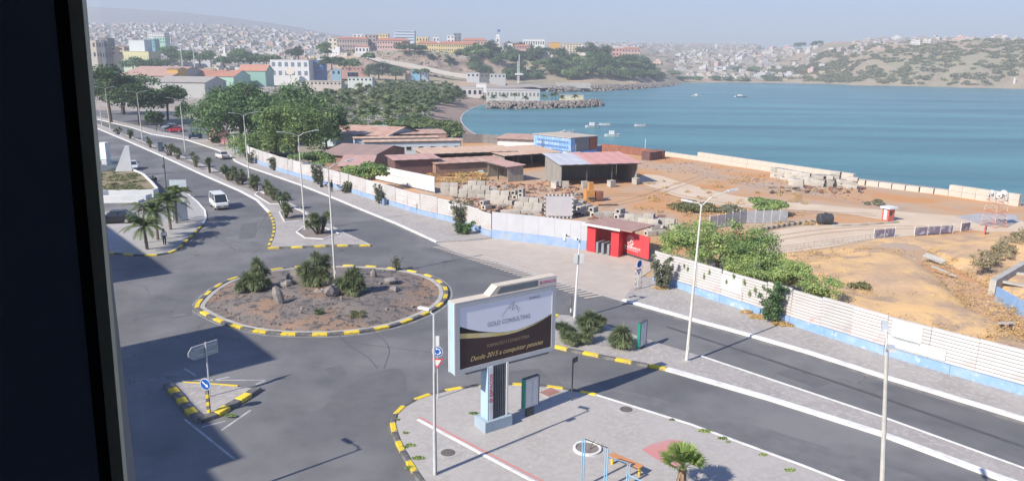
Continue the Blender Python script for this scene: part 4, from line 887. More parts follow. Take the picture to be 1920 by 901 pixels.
pms = [rib_panel(2.4, RH, ([PW, PW, PW, PP], RSEAM)), rib_panel(2.4, RH, ([PW], GSEAM)), rib_panel(2.4, RH, ([PW, PP, PW], RSEAM)), rib_panel(2.4, RH, ([PT_], GSEAM)), rib_panel(2.4, RH, ([PW, PW, PP], RSEAM))]
fr = W((1217, 524), (1225, 527), (1350, 568), (1480, 610), (1657, 667), (1920, 744), (2150, 812))
nearf = fence('sheet_fence', 'white and pink ribbed sheet fence on a blue base along the right roadside', fr[1:], RH, .72, BLUEB, pms, 2.4, [2.5, 5, 3, 1.2, 2])
fl = W((432, 273), (470, 302), (522, 322), (582, 339), (655, 361), (722, 382.5), (789, 403.5), (855, 419.5), (922, 446))
pl = [rib_panel(2.9, 2.0, ([PW], GSEAM), 8), rib_panel(2.9, 2.0, ([PW, PW, PP], GSEAM), 8), rib_panel(2.9, 2.0, ([PW], RSEAM), 8)]
farf = fence('sheet_fence', 'long white ribbed sheet fence with pale blue base along the far carriageway', fl, 2.0, .75, BLUEB2, pl, 2.9, [4, 1, 2])
def on_fence(root, pts, px0, px1, py_mid, w, h, zc, M, name='notice_board'):
    pass
def board_on(root, px, py, w, h, z, yaw, M, name='blank_board', off=.1):
    pts = fr if root is nearf else fl; o = Vector((root.location.x, root.location.y, 0)); d = ray(px, py); best = None     # where the sight line crosses the fence's own line
    for a, b in zip(pts[:-1], pts[1:]):
        t = b - a; den = d.x * t.y - d.y * t.x; s = (a.x * d.y - a.y * d.x) / den if abs(den) > 1e-9 else -1
        if 0 <= s <= 1: best = (a + t * s, math.atan2(t.y, t.x))
    g, yaw = best; n = Vector((math.sin(yaw), -math.cos(yaw), 0)); p = g - o + n * off
    B(M).box((p.x, p.y, z), (w, .04, h), yaw).build(name, root)
yr = math.atan2((fr[4] - fr[3]).y, (fr[4] - fr[3]).x); yl = math.atan2((fl[7] - fl[5]).y, (fl[7] - fl[5]).x)
WB = mat('blank_white_board', (.8, .8, .8), (.75, .75, .75), 1, 4, .6)
board_on(nearf, 1373, 527, 2.0, 1.25, 1.95, yr, WB); board_on(nearf, 1703, 613, 1.9, 1.3, 2.1, yr, WB)
board_on(nearf, 1720, 642, 3.6, .75, 1.25, yr, PT_, 'patch_sheet'); board_on(farf, 850, 383, 1.6, 1.1, 2.1, yl, WB)
# white corner wall between the far fence and the gate
cw = W((922, 446), (1010, 456), (1100, 468)); root = thing('corner_wall', 'plain white hoarding over a blue base between the long fence and the red gate', 'wall', (cw[0].x, cw[0].y, 0)); o = Vector((cw[0].x, cw[0].y, 0))
WHB = mat('white_hoarding', (.5, .51, .54), (.45, .46, .49), .6, 6, .6)
for a, b in zip(cw[:-1], cw[1:]):
    t = b - a; yaw = math.atan2(t.y, t.x); n = 3
    for k in range(n):
        c = a + t * ((k + .5) / n) - o; B(WHB).box((c.x, c.y, 2.0), (t.length / n - .015, .09, 2.05), yaw).build('panel', root); B(BLUEB2).box((c.x, c.y, .47), (t.length / n - .01, .2, 1.0), yaw).build('base_wall', root)
B(DARKM).box((0, 0, 1.5), (.12, .12, 3.1)).build('corner_post', root)
# pink wall at the far end, white board fence in the yard, grey steel fence
def plain_wall(name, label, p, h, M, cat='wall', nseg=4, th=.14, coping=None, group=None):
    root = thing(name, label, cat, (p[0].x, p[0].y, 0), 0, group); o = Vector((p[0].x, p[0].y, 0))
    for a, b in zip(p[:-1], p[1:]):
        t = b - a; yaw = math.atan2(t.y, t.x)
        for k in range(nseg):
            c = a + t * ((k + .5) / nseg) - o; B(M).box((c.x, c.y, h / 2 - .05), (t.length / nseg - .02, th, h + .1), yaw).build('panel', root)
        if coping: c = a + t * .5 - o; B(coping).box((c.x, c.y, h + .05), (t.length, th * 1.4, .1), yaw).build('coping', root)
    return root
plain_wall('boundary_wall', 'pale pink wall stepping down beside the green acacia thicket', W((393, 264), (428, 272)), 3.3, paint((.62, .3, .32)), nseg=2)
yf = W((700, 336), (815, 362)); root = thing('board_fence', 'tall clean white board fence with thin posts standing inside the yard', 'fence', (yf[0].x, yf[0].y, 0)); o = Vector((yf[0].x, yf[0].y, 0)); t = yf[1] - yf[0]; yaw = math.atan2(t.y, t.x); n = 8
for k in range(n):
    c = t * ((k + .5) / n)
    for z in (.75, 1.95): B(WHITE).box((c.x, c.y, z), (t.length / n - .05, .05, 1.15), yaw).build('panel', root)
for k in range(n + 1): c = t * (k / n); B(GALV).box((c.x, c.y, 1.3), (.08, .09, 2.6), yaw).build('post', root)
gf = W((1330, 430), (1400, 418), (1476, 418)); root = thing('steel_fence', 'grey steel sheet fence with posts beyond the acacia in the yard', 'fence', (gf[0].x, gf[0].y, 0)); o = Vector((gf[0].x, gf[0].y, 0)); GS = paint((.45, .47, .5), .45, .3)
for a, b in zip(gf[:-1], gf[1:]):
    t = b - a; yaw = math.atan2(t.y, t.x); n = 5
    for k in range(n):
        c = a + t * ((k + .5) / n) - o; B(GS).box((c.x, c.y, .8), (t.length / n - .06, .05, 1.6), yaw).build('panel', root); p = a + t * (k / n) - o; B(GALV).box((p.x, p.y, .9), (.09, .09, 1.8), yaw).build('post', root)

# red gate with turnstiles and sliding panel
g0, g1, g2, g3 = at(1100, 470), at(1120, 472), at(1147, 484), at(1160, 488)
gate = thing('site_gate', 'red site entrance with canopy, pillars and sliding lettered panel', 'gate', (g0.x, g0.y, 0)); o = Vector((g0.x, g0.y, 0))
def gp_(p): return p - o
yawg = math.atan2((at(1217, 490) - at(1160, 474)).y, (at(1217, 490) - at(1160, 474)).x)
pa, pb = gp_(at(1110, 471)), gp_(at(1154, 480))
tg_ = (pb - pa).normalized(); ng_ = Vector((-tg_.y, tg_.x, 0)); yw = math.atan2(tg_.y, tg_.x)
B(RED).box((pa.x, pa.y, 1.4), (1.05, .5, 2.9), yw).build('pillar', gate); B(RED).box((pb.x, pb.y, 1.4), (.95, .5, 2.9), yw).build('pillar', gate)
for q in (pa, pb): r_ = q + ng_ * 1.9; B(RED).box((r_.x, r_.y, 1.4), (.5, 2.6, 2.9), yw).build('side_wall', gate)
mc = (pa + pb) / 2 + ng_ * 1.6; cz = Vector((0, 0, 2.95))
B(mat('canopy_sheet', (.42, .27, .23), (.34, .22, .19), 1, 5, .8)).box((mc.x + tg_.x * .7, mc.y + tg_.y * .7, 2.98), (5.9, 4.4, .12), yw).build('canopy', gate)
B(WHITE).box((mc.x - ng_.x * 2.26, mc.y - ng_.y * 2.26, 2.95), (4.6, .1, .22), yw).build('fascia', gate)
for k in range(3):
    q = pa.lerp(pb, (k + 1.1) / 4.2) + ng_ * .4; B(mat('turnstile_steel', (.35, .37, .42), (.3, .32, .36), 2, 3, .4, .4)).box((q.x, q.y, .62), (.28, 1.3, 1.1), yw).build('turnstile', gate)
s0, s1 = gp_(at(1162, 474)), gp_(at(1216, 491)); sm_ = (s0 + s1) / 2; ls = (s1 - s0).length; ysl = math.atan2((s1 - s0).y, (s1 - s0).x)
REDP = mat('sliding_panel_red', (.68, .07, .08), (.6, .06, .07), .7, 5, .5)
panel = B(REDP).box((sm_.x, sm_.y, 1.38), (ls, .1, 2.25), ysl).build('sliding_panel', gate)
B(DARKM).box((sm_.x, sm_.y, .18), (ls, .12, .1), ysl).build('track_rail', gate)
ns = Vector((math.sin(ysl), -math.cos(ysl), 0)); ts = Vector((math.cos(ysl), math.sin(ysl), 0))
WT = mat('white_print', (.85, .85, .85), rough=.5)
def on_panel(u, z, off=.058): p = sm_ + ts * u + ns * off; return Vector((p.x, p.y, z))
mb = B(WT); cc = (-.55, 1.66)
def stroke(pts, w):
    for a, b in zip(pts[:-1], pts[1:]):
        d = Vector((b[0] - a[0], b[1] - a[1])); L_ = d.length or 1; n_ = Vector((-d.y, d.x)) / L_ * w / 2
        mb.quad(on_panel(a[0] - n_.x, a[1] - n_.y), on_panel(b[0] - n_.x, b[1] - n_.y), on_panel(b[0] + n_.x, b[1] + n_.y), on_panel(a[0] + n_.x, a[1] + n_.y))
def arc(cx, cy, r, a0, a1, n=14, ry=None): return [(cx + r * math.cos(a0 + (a1 - a0) * k / n), cy + (ry or r) * math.sin(a0 + (a1 - a0) * k / n)) for k in range(n + 1)]
stroke(arc(*cc, .5, .3, 5.9, 26), .055); stroke(arc(cc[0] - .12, cc[1] + .16, .2, 0, 5.2, 12, .13), .05); stroke(arc(cc[0] + .16, cc[1] - .16, .2, -2, 3.4, 12, .2), .05); stroke([(cc[0] - .4, cc[1] - .12), (cc[0] + .1, cc[1] + .1), (cc[0] + .32, cc[1] + .32)], .05); stroke([(cc[0] - .3, cc[1] - .3), (cc[0] + .02, cc[1] - .05), (cc[0] + .1, cc[1] - .42)], .05); stroke([(cc[0] + .02, cc[1] + .4), (cc[0] + .2, cc[1] + .12)], .045)
lg = mb.build('emblem', gate)
def text(body, name, parent, M, size, loc, rot, align='CENTER', shear=0.0, sx=1.0, ex=.004):
    c = bpy.data.curves.new(name, 'FONT'); c.body = body; c.size = size; c.align_x = align; c.extrude = ex; c.shear = shear; c.materials.append(M)
    tmp = bpy.data.objects.new(name, c); COL.objects.link(tmp); dg_ = bpy.context.evaluated_depsgraph_get(); nm = bpy.data.meshes.new_from_object(tmp.evaluated_get(dg_)); bpy.data.objects.remove(tmp); nm.name = name
    ob = link(name, nm, parent, loc); ob.rotation_euler = rot; ob.scale = (sx, 1, 1); return ob
text('澳門勵駿創建有限公司', 'lettering', gate, WT, .3, on_panel(-.55, .86), (PI / 2, 0, ysl)); text('MACAU LEGEND DEVELOPMENT LIMITED', 'lettering', gate, WT, .135, on_panel(-.55, .66), (PI / 2, 0, ysl), sx=.95)

# ------------------------------------------------------------------ STREET LAMPS
def lamp(label, px, py, h, arms, group='double armed street lamps along the avenue', lean=(0, 0), z=.1, name='street_lamp', M=None):
    g = at(px, py, z); t = thing(name, label, 'street lamp', g, 0, group); M = M or POLEW; top = Vector((lean[0], lean[1], h))
    B(M).tube([(0, 0, -.1), top * .5, top], [.105, .085, .055], 9).build('pole', t, smooth=False); B(CONC).box((0, 0, .03), (.5, .5, .1)).build('base_plate', t)
    B(M).box((.02, -.11, 1.0), (.13, .02, .36)).build('service_door', t)
    for az, L_, rise in arms:
        d = Vector((math.cos(az), math.sin(az), 0)); e = top + d * L_ + Vector((0, 0, rise)); md = top + d * L_ * .35 + Vector((0, 0, rise * .55)); B(M).tube([top - Vector((0, 0, .12)), md, e], [.045, .038, .034], 6).build('arm', t)
        hb = B(GALV); s = Vector((-d.y, d.x, 0)) * .11; f = e + d * .72 + Vector((0, 0, .1)); u = Vector((0, 0, .05))
        hb.add([e - s - u, f - s - u, f + s - u, e + s - u, e - s + u, f - s * .7 + u, f + s * .7 + u, e + s + u], [(3, 2, 1, 0), (4, 5, 6, 7), (0, 1, 5, 4), (1, 2, 6, 5), (2, 3, 7, 6), (3, 0, 4, 7)]); hb.build('lamp_head', t)
    return t
A1 = [(.68, 1.7, .42), (.68 + PI, 1.7, .42)]
tops = [(629, 530, 626, 308, 'tall double lamp standing on the roundabout among the yuccas'), (572, 430, 570, 251, 'double lamp at the wide end of the left median'), (467, 333, 463, 215, 'double lamp in front of the big acacias'), (349, 298, 346, 187, 'double lamp left of the white saloon car'), (267, 262, 263, 174, 'double lamp in front of the slim dark tree'), (207, 245, 203, 166, 'second lamp from the window frame, far along the median')]
for px, py, tx, ty, lab in tops: lamp(lab, px, py, height(px, py, tx, ty), A1, lean=(-.2, 0))
lamp('far lamp at the edge of the car park beside the window frame', 191, 236, 8.5, A1[:1])
lamp('single lamp at the edge of the car park under the acacia', 416, 243, 7.5, A1, 'street lamps of the car park')
lamp('cream lamp standing on the right median before the fence acacias', 1287, 677, height(1287, 677, 1310, 372), [(2.75, .55, .1), (.35, 1.9, .75)], lean=(.28, .1))
top = at(1662, 657, 10.3); nv = ray(1662, 657).cross(ray(1654, 901)); b = Vector((0, 23.6, .12)); b.x = -(nv.y * b.y + nv.z * (b.z - EYE)) / nv.x
t = lamp('leaning cream lamp at the bottom right with twin heads seen end on', 960, 850, 10.3, [(1.2, .7, .3), (1.2 + PI, .7, .3)], None, (top.x - b.x, top.y - b.y)); t.location = tuple(b)
# lamp outside the lower edge whose shadow crosses the road
lamp('lamp below the picture whose shadow crosses the asphalt by the plaza', 900, 800, 8.2, [(2.6, .9, .15)], None); bpy.data.objects[[o_.name for o_ in bpy.data.objects if o_.get('label', '').startswith('lamp below')][0]].location = tuple(at(677, 841) - SV * 8.2 * COT)
# slim camera pole
g = at(1077, 595, .12); t = thing('camera_pole', 'slim white pole with surveillance cameras on a side arm and grey boxes', 'camera pole', g); hp = height(1077, 595, 1088, 436)
B(WHITE).tube([(0, 0, -.1), (.1, 0, hp * .5), (.25, .1, hp)], [.1, .08, .05], 8).build('pole', t); B(GALV).tube([(.25, .1, hp), (.27, .1, hp + 1.1)], .014, 4).build('lightning_rod', t)
ar = Vector((-1.15, .1, .15)); B(WHITE).tube([(.24, .1, hp - .15), Vector((.24, .1, hp - .15)) + ar], .04, 6).build('arm', t)
for q, dz in ((.28, -.06), (1.0, .12)):
    p = Vector((.24, .1, hp - .15)) + ar * q; cb = B(WHITE); cb.box((p.x, p.y - .12, p.z + dz), (.14, .42, .16), .5); cb.mat(GLASS).box((p.x + .09, p.y - .31, p.z + dz), (.1, .04, .1), .5); cb.build('camera', t)
p = Vector((.24, .1, hp - .15)) + ar; B(WHITE).blob((p.x, p.y, p.z - .28), (.13, .13, .2), 1, 8, 5, 0).build('dome_camera', t)
for dx in (-.22, .24): B(paint((.6, .61, .62))).box((.17 + dx, 0, hp - 1.7), (.3, .25, .7)).build('equipment_box', t)
# the low lamp with boxes beside the plaza, and the sign post near it
g = at(816, 888, .12); t = thing('street_lamp', 'short grey lamp with one stubby head and a small box, at the plaza corner', 'street lamp', g); hp = height(816, 888, 819, 566)
B(GALV).tube([(0, 0, -.1), (0, 0, 2.2), (0, 0, 2.2), (.03, 0, hp)], [.1, .095, .075, .05], 10).build('pole', t); B(GALV).tube([(.03, 0, hp - .05), (-.2, .1, hp + .12)], .03, 6).build('arm', t)
hb = B(WHITE); hb.box((-.42, .2, hp + .2), (.6, .2, .09), -.45); hb.build('lamp_head', t); B(WHITE).box((.19, -.05, hp - 1.25), (.16, .14, .42)).build('control_box', t)
B(DARKM).tube([(.06, -.1, 0), (.06, -.1, 5.2)], .016, 4).build('cable', t)
def rsign(t, c, r, face, ny, rim=None):
    pass
BLUES = mat('sign_blue', (.02, .11, .42), rough=.4); SGREY = mat('sign_back_grey', (.36, .43, .47), (.3, .37, .41), 2, 4, .45, .3)
g = at(821, 745, .12); yaw_s = -.12; t = thing('sign_post', 'roundabout and give way signs on a thin post behind the short grey lamp', 'traffic sign', g, yaw_s)
hs_ = height(821, 745, 821, 640); B(GALV).tube([(0, 0, -.1), (0, 0, hs_)], .035, 8).build('post', t)
d_ = B(WHITE).disc((.02, -.06, hs_ - .3), .32, (0, 1, 0), 24, .02).build('round_sign', t); B(BLUES).disc((.02, -.075, hs_ - .3), .285, (0, 1, 0), 24, .012).build('blue_face', d_)
mb = B(WT)
for k in range(3):
    a0_ = k * 2 * PI / 3 + .3; pts = [(.02 + .17 * math.cos(a0_ + q * .14), hs_ - .3 + .17 * math.sin(a0_ + q * .14)) for q in range(11)]
    for a, b_ in zip(pts[:-1], pts[1:]):
        d = Vector((b_[0] - a[0], b_[1] - a[1])).normalized(); n_ = Vector((-d.y, d.x)) * .025; mb.add([(a[0] - n_.x, -.084, a[1] - n_.y), (b_[0] - n_.x, -.084, b_[1] - n_.y), (b_[0] + n_.x, -.084, b_[1] + n_.y), (a[0] + n_.x, -.084, a[1] + n_.y)], [(0, 1, 2, 3)])
    e = pts[-1]; d = Vector((e[0] - pts[-2][0], e[1] - pts[-2][1])).normalized(); n_ = Vector((-d.y, d.x)) * .07; mb.add([(e[0] - n_.x, -.084, e[1] - n_.y), (e[0] + n_.x, -.084, e[1] + n_.y), (e[0] + d.x * .09, -.084, e[1] + d.y * .09)], [(0, 1, 2)])
mb.build('arrow_ring', d_)
def tri(r, y, z, M): return B(M).add([(-r, y, z + r * .6), (r, y, z + r * .6), (0, y, z - r * 1.1), (-r, y + .02, z + r * .6), (r, y + .02, z + r * .6), (0, y + .02, z - r * 1.1)], [(0, 2, 1), (3, 4, 5), (0, 1, 4, 3), (1, 2, 5, 4), (2, 0, 3, 5)])
d2 = tri(.36, -.07, hs_ - .95, RED).build('yield_sign', t); tri(.24, -.082, hs_ - .95, WHITE).build('white_face', d2)

# arrow sign on the traffic island
g = at(392, 775, .12); t = thing('keep_right_sign', 'round blue arrow sign on a striped yellow and black post, on the traffic island', 'traffic sign', g, -.32); hk = height(392, 775, 389, 713)
sb = MB()
for k in range(6):
    sb.mat(YELL if k % 2 == 0 else BLACKK); z0 = .02 + k * (hk * .75) / 6; z1 = z0 + hk * .75 / 6
    sb.add([(-.1, -.05, z0), (.1, -.05, z0 + .07), (.1, .05, z0 + .07), (-.1, .05, z0), (-.1, -.05, z1), (.1, -.05, z1 + .07), (.1, .05, z1 + .07), (-.1, .05, z1)], [(3, 2, 1, 0), (4, 5, 6, 7), (0, 1, 5, 4), (1, 2, 6, 5), (2, 3, 7, 6), (3, 0, 4, 7)])
sb.build('striped_post', t); d_ = B(WHITE).disc((0, -.075, hk), .34, (0, 1, 0), 26, .03).build('round_sign', t); B(BLUES).disc((0, -.095, hk), .305, (0, 1, 0), 26, .012).build('blue_face', d_)
mb = B(WT); a = Vector((-.19, .14)); e = Vector((.19, -.14)); d = (e - a).normalized(); n_ = Vector((-d.y, d.x))
def q3(p): return (p.x, -.103, hk + p.y)
mb.quad(q3(a - n_ * .035), q3(e - d * .13 - n_ * .035), q3(e - d * .13 + n_ * .035), q3(a + n_ * .035)); mb.add([q3(e - d * .16 - n_ * .11), q3(e), q3(e - d * .16 + n_ * .11)], [(0, 1, 2)]); mb.build('arrow', d_)
g = at(394, 742, .12); t = thing('direction_sign', 'grey back of an arrow shaped direction sign on a steel post over the traffic island', 'traffic sign', g, .95); hd = height(394, 742, 391, 632)
B(GALV).tube([(0, 0, -.1), (0, 0, hd)], .045, 8).build('post', t)
zz_ = hd - .48; hh = .38; sp_ = [(-1.05, zz_ - .12), (-.72, zz_ - hh), (.78, zz_ - hh), (.78, zz_ + hh), (-.82, zz_ + hh), (-1.05, zz_ + .1)]
mb = B(SGREY).add([(x, .07, z) for x, z in sp_] + [(x, .1, z) for x, z in sp_], [(0, 1, 2, 3, 4, 5), (11, 10, 9, 8, 7, 6)] + [(i, 6 + i, 6 + (i + 1) % 6, (i + 1) % 6) for i in range(6)]); mb.build('sign_plate', t)
ed = B(WHITE)
for i in range(6):
    (x0, z0), (x1, z1) = sp_[i], sp_[(i + 1) % 6]; ed.tube([(x0, .085, z0), (x1, .085, z1)], .022, 4)
ed.build('plate_edge', t); B(GALV).box((0, .055, zz_ - .2), (1.3, .03, .06)).build('bracket', t); B(GALV).box((0, .055, zz_ + .2), (1.3, .03, .06)).build('bracket', t)
# no entry style signs by the gate in a red and white frame
g = at(1196, 542, .12); t = thing('barrier_sign', 'blue round sign and triangle in a tall red and white frame by the gate', 'traffic sign', g, .75); hb_ = height(1196, 542, 1196, 486)
RW = [paint((.6, .12, .1)), WHITE]
for sx in (-.42, .42):
    sb = MB()
    for k in range(10): sb.mat(RW[k % 2]).tube([(sx, 0, k * hb_ * .09), (sx, 0, (k + 1) * hb_ * .09)], .028, 5)
    sb.build('frame_post', t)
sb = MB()
for k in range(6): sb.mat(RW[k % 2]).tube([(-.42 + k * .14, 0, .12), (-.42 + (k + 1) * .14, 0, .12)], .028, 5)
sb.build('frame_rail', t); B(GALV).tube([(0, .05, 0), (0, .05, hb_)], .03, 6).build('post', t)
d_ = B(WHITE).disc((0, -.02, hb_ - .25), .34, (0, 1, 0), 22, .02).build('round_sign', t); B(BLUES).disc((0, -.034, hb_ - .25), .3, (0, 1, 0), 22, .012).build('blue_face', d_); d2 = tri(.33, -.03, hb_ - .92, BLUES).build('triangle_sign', t); tri(.2, -.042, hb_ - .92, WHITE).build('white_face', d2)
# totems
GREEN = paint((.03, .28, .2), .4)
def totem(label, px, py, yaw, w, h, z0, group=None):
    g = at(px, py, .12); t = thing('poster_panel', label, 'sign panel', g, yaw, group); B(DARKM).box((w / 2, 0, z0 / 2 + .0), (w * .5, .14, z0)).build('plinth', t); B(GREEN).box((.07, 0, z0 + h / 2), (.14, .2, h)).build('green_edge', t)
    B(paint((.62, .63, .64), .4)).box((w / 2 + .1, 0, z0 + h / 2), (w - .08, .17, h - .06)).build('body', t); B(DARKM).box((w / 2 + .07, 0, z0 + h + .0), (w, .2, .05)).build('cap', t); B(DARKM).box((w + .06, 0, z0 + h / 2), (.05, .2, h)).build('dark_edge', t)
    B(WHITE).box((w * .36, -.09, z0 + h * .5), (w * .34, .02, h * .82)).build('poster', t); B(WHITE).box((w * .78, -.09, z0 + h * .5), (w * .26, .02, h * .82)).build('poster', t); return t
totem('free standing panel with a green edge beside the billboard pedestal', 979, 782, .68, 1.05, 1.75, .5)
totem('green edged panel seen almost edge on at the end of the right median', 1196, 655, .95, 1.0, 1.75, .12)
g = at(1072, 750, .12); t = thing('sign_post', 'thin dark post with a small plate on the plaza kerb', 'traffic sign', g, .9); hq = height(1072, 750, 1074, 664); B(DARKM).tube([(0, 0, -.1), (0, 0, hq)], .04, 8).build('post', t); B(DARKM).box((.22, 0, hq - .16), (.5, .04, .3)).build('plate', t)
# short dark bollard post by the camera pole
g = at(1070, 592, .12); t = thing('marker_post', 'short black and white marker post left of the camera pole', 'post', g); sb = MB()
for k in range(5): sb.mat([BLACKK, WHITE][k % 2] if k != 3 else BLACKK).tube([(0, 0, k * .32), (0, 0, (k + 1) * .32)], .06, 6)
sb.build('post', t)

# ------------------------------------------------------------------ BILLBOARD
bb = thing('billboard', 'large double faced billboard on a ribbed column advertising GOLD CONSULTING', 'billboard', (-2.75, 34.8, 0), math.atan2(3.6, 5.2))
BW, BZ0, BZ1, BD = 6.3, 3.72, 7.5, .62
SIL = mat('silver_frame', (.52, .55, .58), (.47, .5, .53), 1.5, 4, .4, .35); SIDE = mat('blue_side', (.42, .58, .68), (.38, .53, .63), 1, 4, .45); CREAM = mat('cream_top', (.62, .55, .45), (.55, .5, .42), 1, 4, .6)
mb = B(SIL); f = .24
mb.box((BW / 2, BD / 2, BZ0 + .12), (BW, BD, .24)); mb.box((BW / 2, BD / 2, BZ1 - .12), (BW, BD, .24)); mb.box((.12, BD / 2, (BZ0 + BZ1) / 2), (.24, BD - .004, BZ1 - BZ0 - .48)); mb.box((BW - .12, BD / 2, (BZ0 + BZ1) / 2), (.24, BD - .004, BZ1 - BZ0 - .48)); mb.build('frame', bb)
B(SIDE).box((-.025, BD / 2, (BZ0 + BZ1) / 2), (.05, BD - .12, BZ1 - BZ0 - .03)).build('side_panel', bb); B(SIDE).box((BW + .025, BD / 2, (BZ0 + BZ1) / 2), (.05, BD - .12, BZ1 - BZ0 - .03)).build('side_panel', bb)
mb = B(WHITE)
for y in (.03, BD - .03): mb.box((-.04, y, (BZ0 + BZ1) / 2), (.08, .06, BZ1 - BZ0))
mb.build('side_trim', bb); B(CREAM).box((BW / 2, BD / 2, BZ1 + .02), (BW + .1, BD + .02, .04)).build('top_sheet', bb)
hp_ = [(2.0, BZ1 + .04), (BW + .03, BZ1 + .04), (BW + .03, BZ1 + .5), (2.5, BZ1 + .5)]
mb = B(CREAM).add([(x, .03, z) for x, z in hp_] + [(x, BD - .03, z) for x, z in hp_], [(0, 1, 2, 3), (7, 6, 5, 4)] + [(i, 4 + i, 4 + (i + 1) % 4, (i + 1) % 4) for i in range(4)]); mb.build('header', bb)
DG = mat('header_recess', (.17, .2, .215), (.15, .17, .19), 1, 3, .6)
hq_ = [(2.45, BZ1 + .1), (BW - .02, BZ1 + .1), (BW - .02, BZ1 + .42), (2.72, BZ1 + .42)]; B(DG).add([(x, .024, z) for x, z in hq_], [(0, 1, 2, 3)]).build('header_face', bb)
REDT = mat('red_print', (.5, .02, .04), rough=.5)
RX = PI / 2
B(WHITE).box((BW - .58, .016, BZ1 + .26), (1.2, .012, .36)).build('name_plate', bb)
text('◎ ESPAÇOS', 'lettering', bb, REDT, .23, (BW - .58, .006, BZ1 + .18), (RX, 0, 0), sx=.9)
# poster: white sky above, gold curve, dark ground
x0, x1, z0, z1 = .24, BW - .24, BZ0 + .24, BZ1 - .24; PWd, PHt = x1 - x0, z1 - z0
POS = mat('poster_white', (.8, .82, .87), (.77, .79, .85), .4, 3, .35); POD = mat('poster_brown', (.045, .03, .032), (.06, .04, .04), .4, 3, .3); POK = mat('poster_black', (.02, .019, .02), rough=.3); GOLD = mat('poster_gold', (.6, .47, .14), (.66, .58, .36), .9, 3, .35, stretch=(1, .01, .01))
us = [0, .1, .2, .3, .4, .5, .6, .7, .8, .9, 1.0]; wb = [.70, .62, .555, .505, .465, .44, .435, .45, .48, .52, .58]; gt = [.585, .555, .525, .495, .462, .437, .433, .447, .473, .512, .575]; gb = [.505, .475, .448, .425, .405, .395, .398, .42, .455, .505, .57]
def pp_(u, v, y): return (x0 + u * PWd, y, z0 + v * PHt)
poster = B(POS).add([pp_(0, 0, .05), pp_(1, 0, .05), pp_(1, 1, .05), pp_(0, 1, .05)], [(0, 1, 2, 3)]).build('poster', bb)
def band(lo, hi, y, M, name):
    mb = B(M)
    for i in range(len(us) - 1): mb.quad(pp_(us[i], lo[i], y), pp_(us[i + 1], lo[i + 1], y), pp_(us[i + 1], hi[i + 1], y), pp_(us[i], hi[i], y))
    return mb.build(name, poster)
band([0] * 11, gb, .046, POD, 'dark_field'); band(gt, wb, .046, POK, 'black_band'); band(gb, gt, .045, GOLD, 'gold_band')
TXG = mat('grey_print', (.2, .21, .25), rough=.5); TXD = mat('gold_print', (.62, .47, .22), rough=.4); TXB = mat('dull_gold_print', (.32, .24, .16), rough=.4)
def ptext(s, u, v, size, M, sx=1.0, shear=0.0): return text(s, 'lettering', poster, M, size, (x0 + u * PWd, .041, z0 + v * PHt), (RX, 0, 0), sx=sx, shear=shear, ex=.001)
ptext('GOLD CONSULTING', .52, .595, .34, TXG, .85); ptext('FORMAÇÃO E CONSULTORIA', .515, .255, .25, TXB, .8); ptext('Desde 2015 a conquistar pessoas', .505, .09, .36, TXD, .95, .35)
ptext('◎ ESPAÇOS', .8, .905, .17, TXG, .8)
mb = B(TXG)
def pst(pts, w):
    for a, b_ in zip(pts[:-1], pts[1:]):
        d = Vector((b_[0] - a[0], b_[1] - a[1])).normalized(); n_ = Vector((-d.y, d.x)) * w; mb.quad((a[0] - n_.x, .041, a[1] - n_.y), (b_[0] - n_.x, .041, b_[1] - n_.y), (b_[0] + n_.x, .041, b_[1] + n_.y), (a[0] + n_.x, .041, a[1] + n_.y))
lx_, lz_ = x0 + .545 * PWd, z0 + .76 * PHt
pst([(lx_ - .62, lz_ - .18), (lx_ - .35, lz_ + .16), (lx_ - .05, lz_ + .42), (lx_ + .2, lz_ + .52)], .012); pst([(lx_ - .2, lz_ + .2), (lx_ + .12, lz_ + .36), (lx_ + .02, lz_ + .1), (lx_ + .3, lz_ + .22), (lx_ + .46, lz_ - .1)], .014); pst([(lx_ + .05, lz_ + .42), (lx_ + .3, lz_ + .3), (lx_ + .55, lz_ + .02)], .01)
mb.build('emblem', poster)
B(POS).add([pp_(1, 0, BD - .05), pp_(0, 0, BD - .05), pp_(0, 1, BD - .05), pp_(1, 1, BD - .05)], [(0, 1, 2, 3)]).build('rear_poster', bb)
# underside beam, column, pedestal
B(DG).box((BW / 2 + .2, BD / 2 + .02, BZ0 - .09), (BW - 1.0, BD * .6, .18)).build('under_beam', bb)
cx0, cx1 = 1.9, 3.2; cy0, cy1 = -.04, .66; cz1 = BZ0 - .004
B(SIDE).box((cx0 + .05, (cy0 + cy1) / 2, (.72 + cz1) / 2), (.1, cy1 - cy0, cz1 - .72)).build('column_side', bb); B(WHITE).box((cx1 - .06, (cy0 + cy1) / 2, (.72 + cz1) / 2), (.12, cy1 - cy0, cz1 - .72)).build('column_side', bb)
B(paint((.72, .71, .72), .4)).box((cx0 + .21, cy0 + .05, (.72 + cz1) / 2), (.22, .12, cz1 - .72)).build('name_strip', bb)
text('◎ ESPAÇOS', 'lettering', bb, REDT, .27, (cx0 + .29, cy0 - .014, 2.5), (RX, -PI / 2, 0), sx=1.15)
mb = B(DARKM); rb_ = mat('column_rib_steel', (.17, .185, .2), (.14, .155, .17), 2, 3, .5, .2); mb = B(rb_)
mb.box(((cx0 + .32 + cx1 - .12) / 2, (cy0 + cy1) / 2 + .06, (.72 + cz1) / 2), (cx1 - cx0 - .44, cy1 - cy0 - .2, cz1 - .72)); mb.build('column_core', bb)
me_r = B(rb_).box((0, 0, 0), (.05, .09, cz1 - .72)).mesh('rib')
for k in range(7): link('rib', me_r, bb, (cx0 + .38 + k * .115, cy0 + .09, (.72 + cz1) / 2))
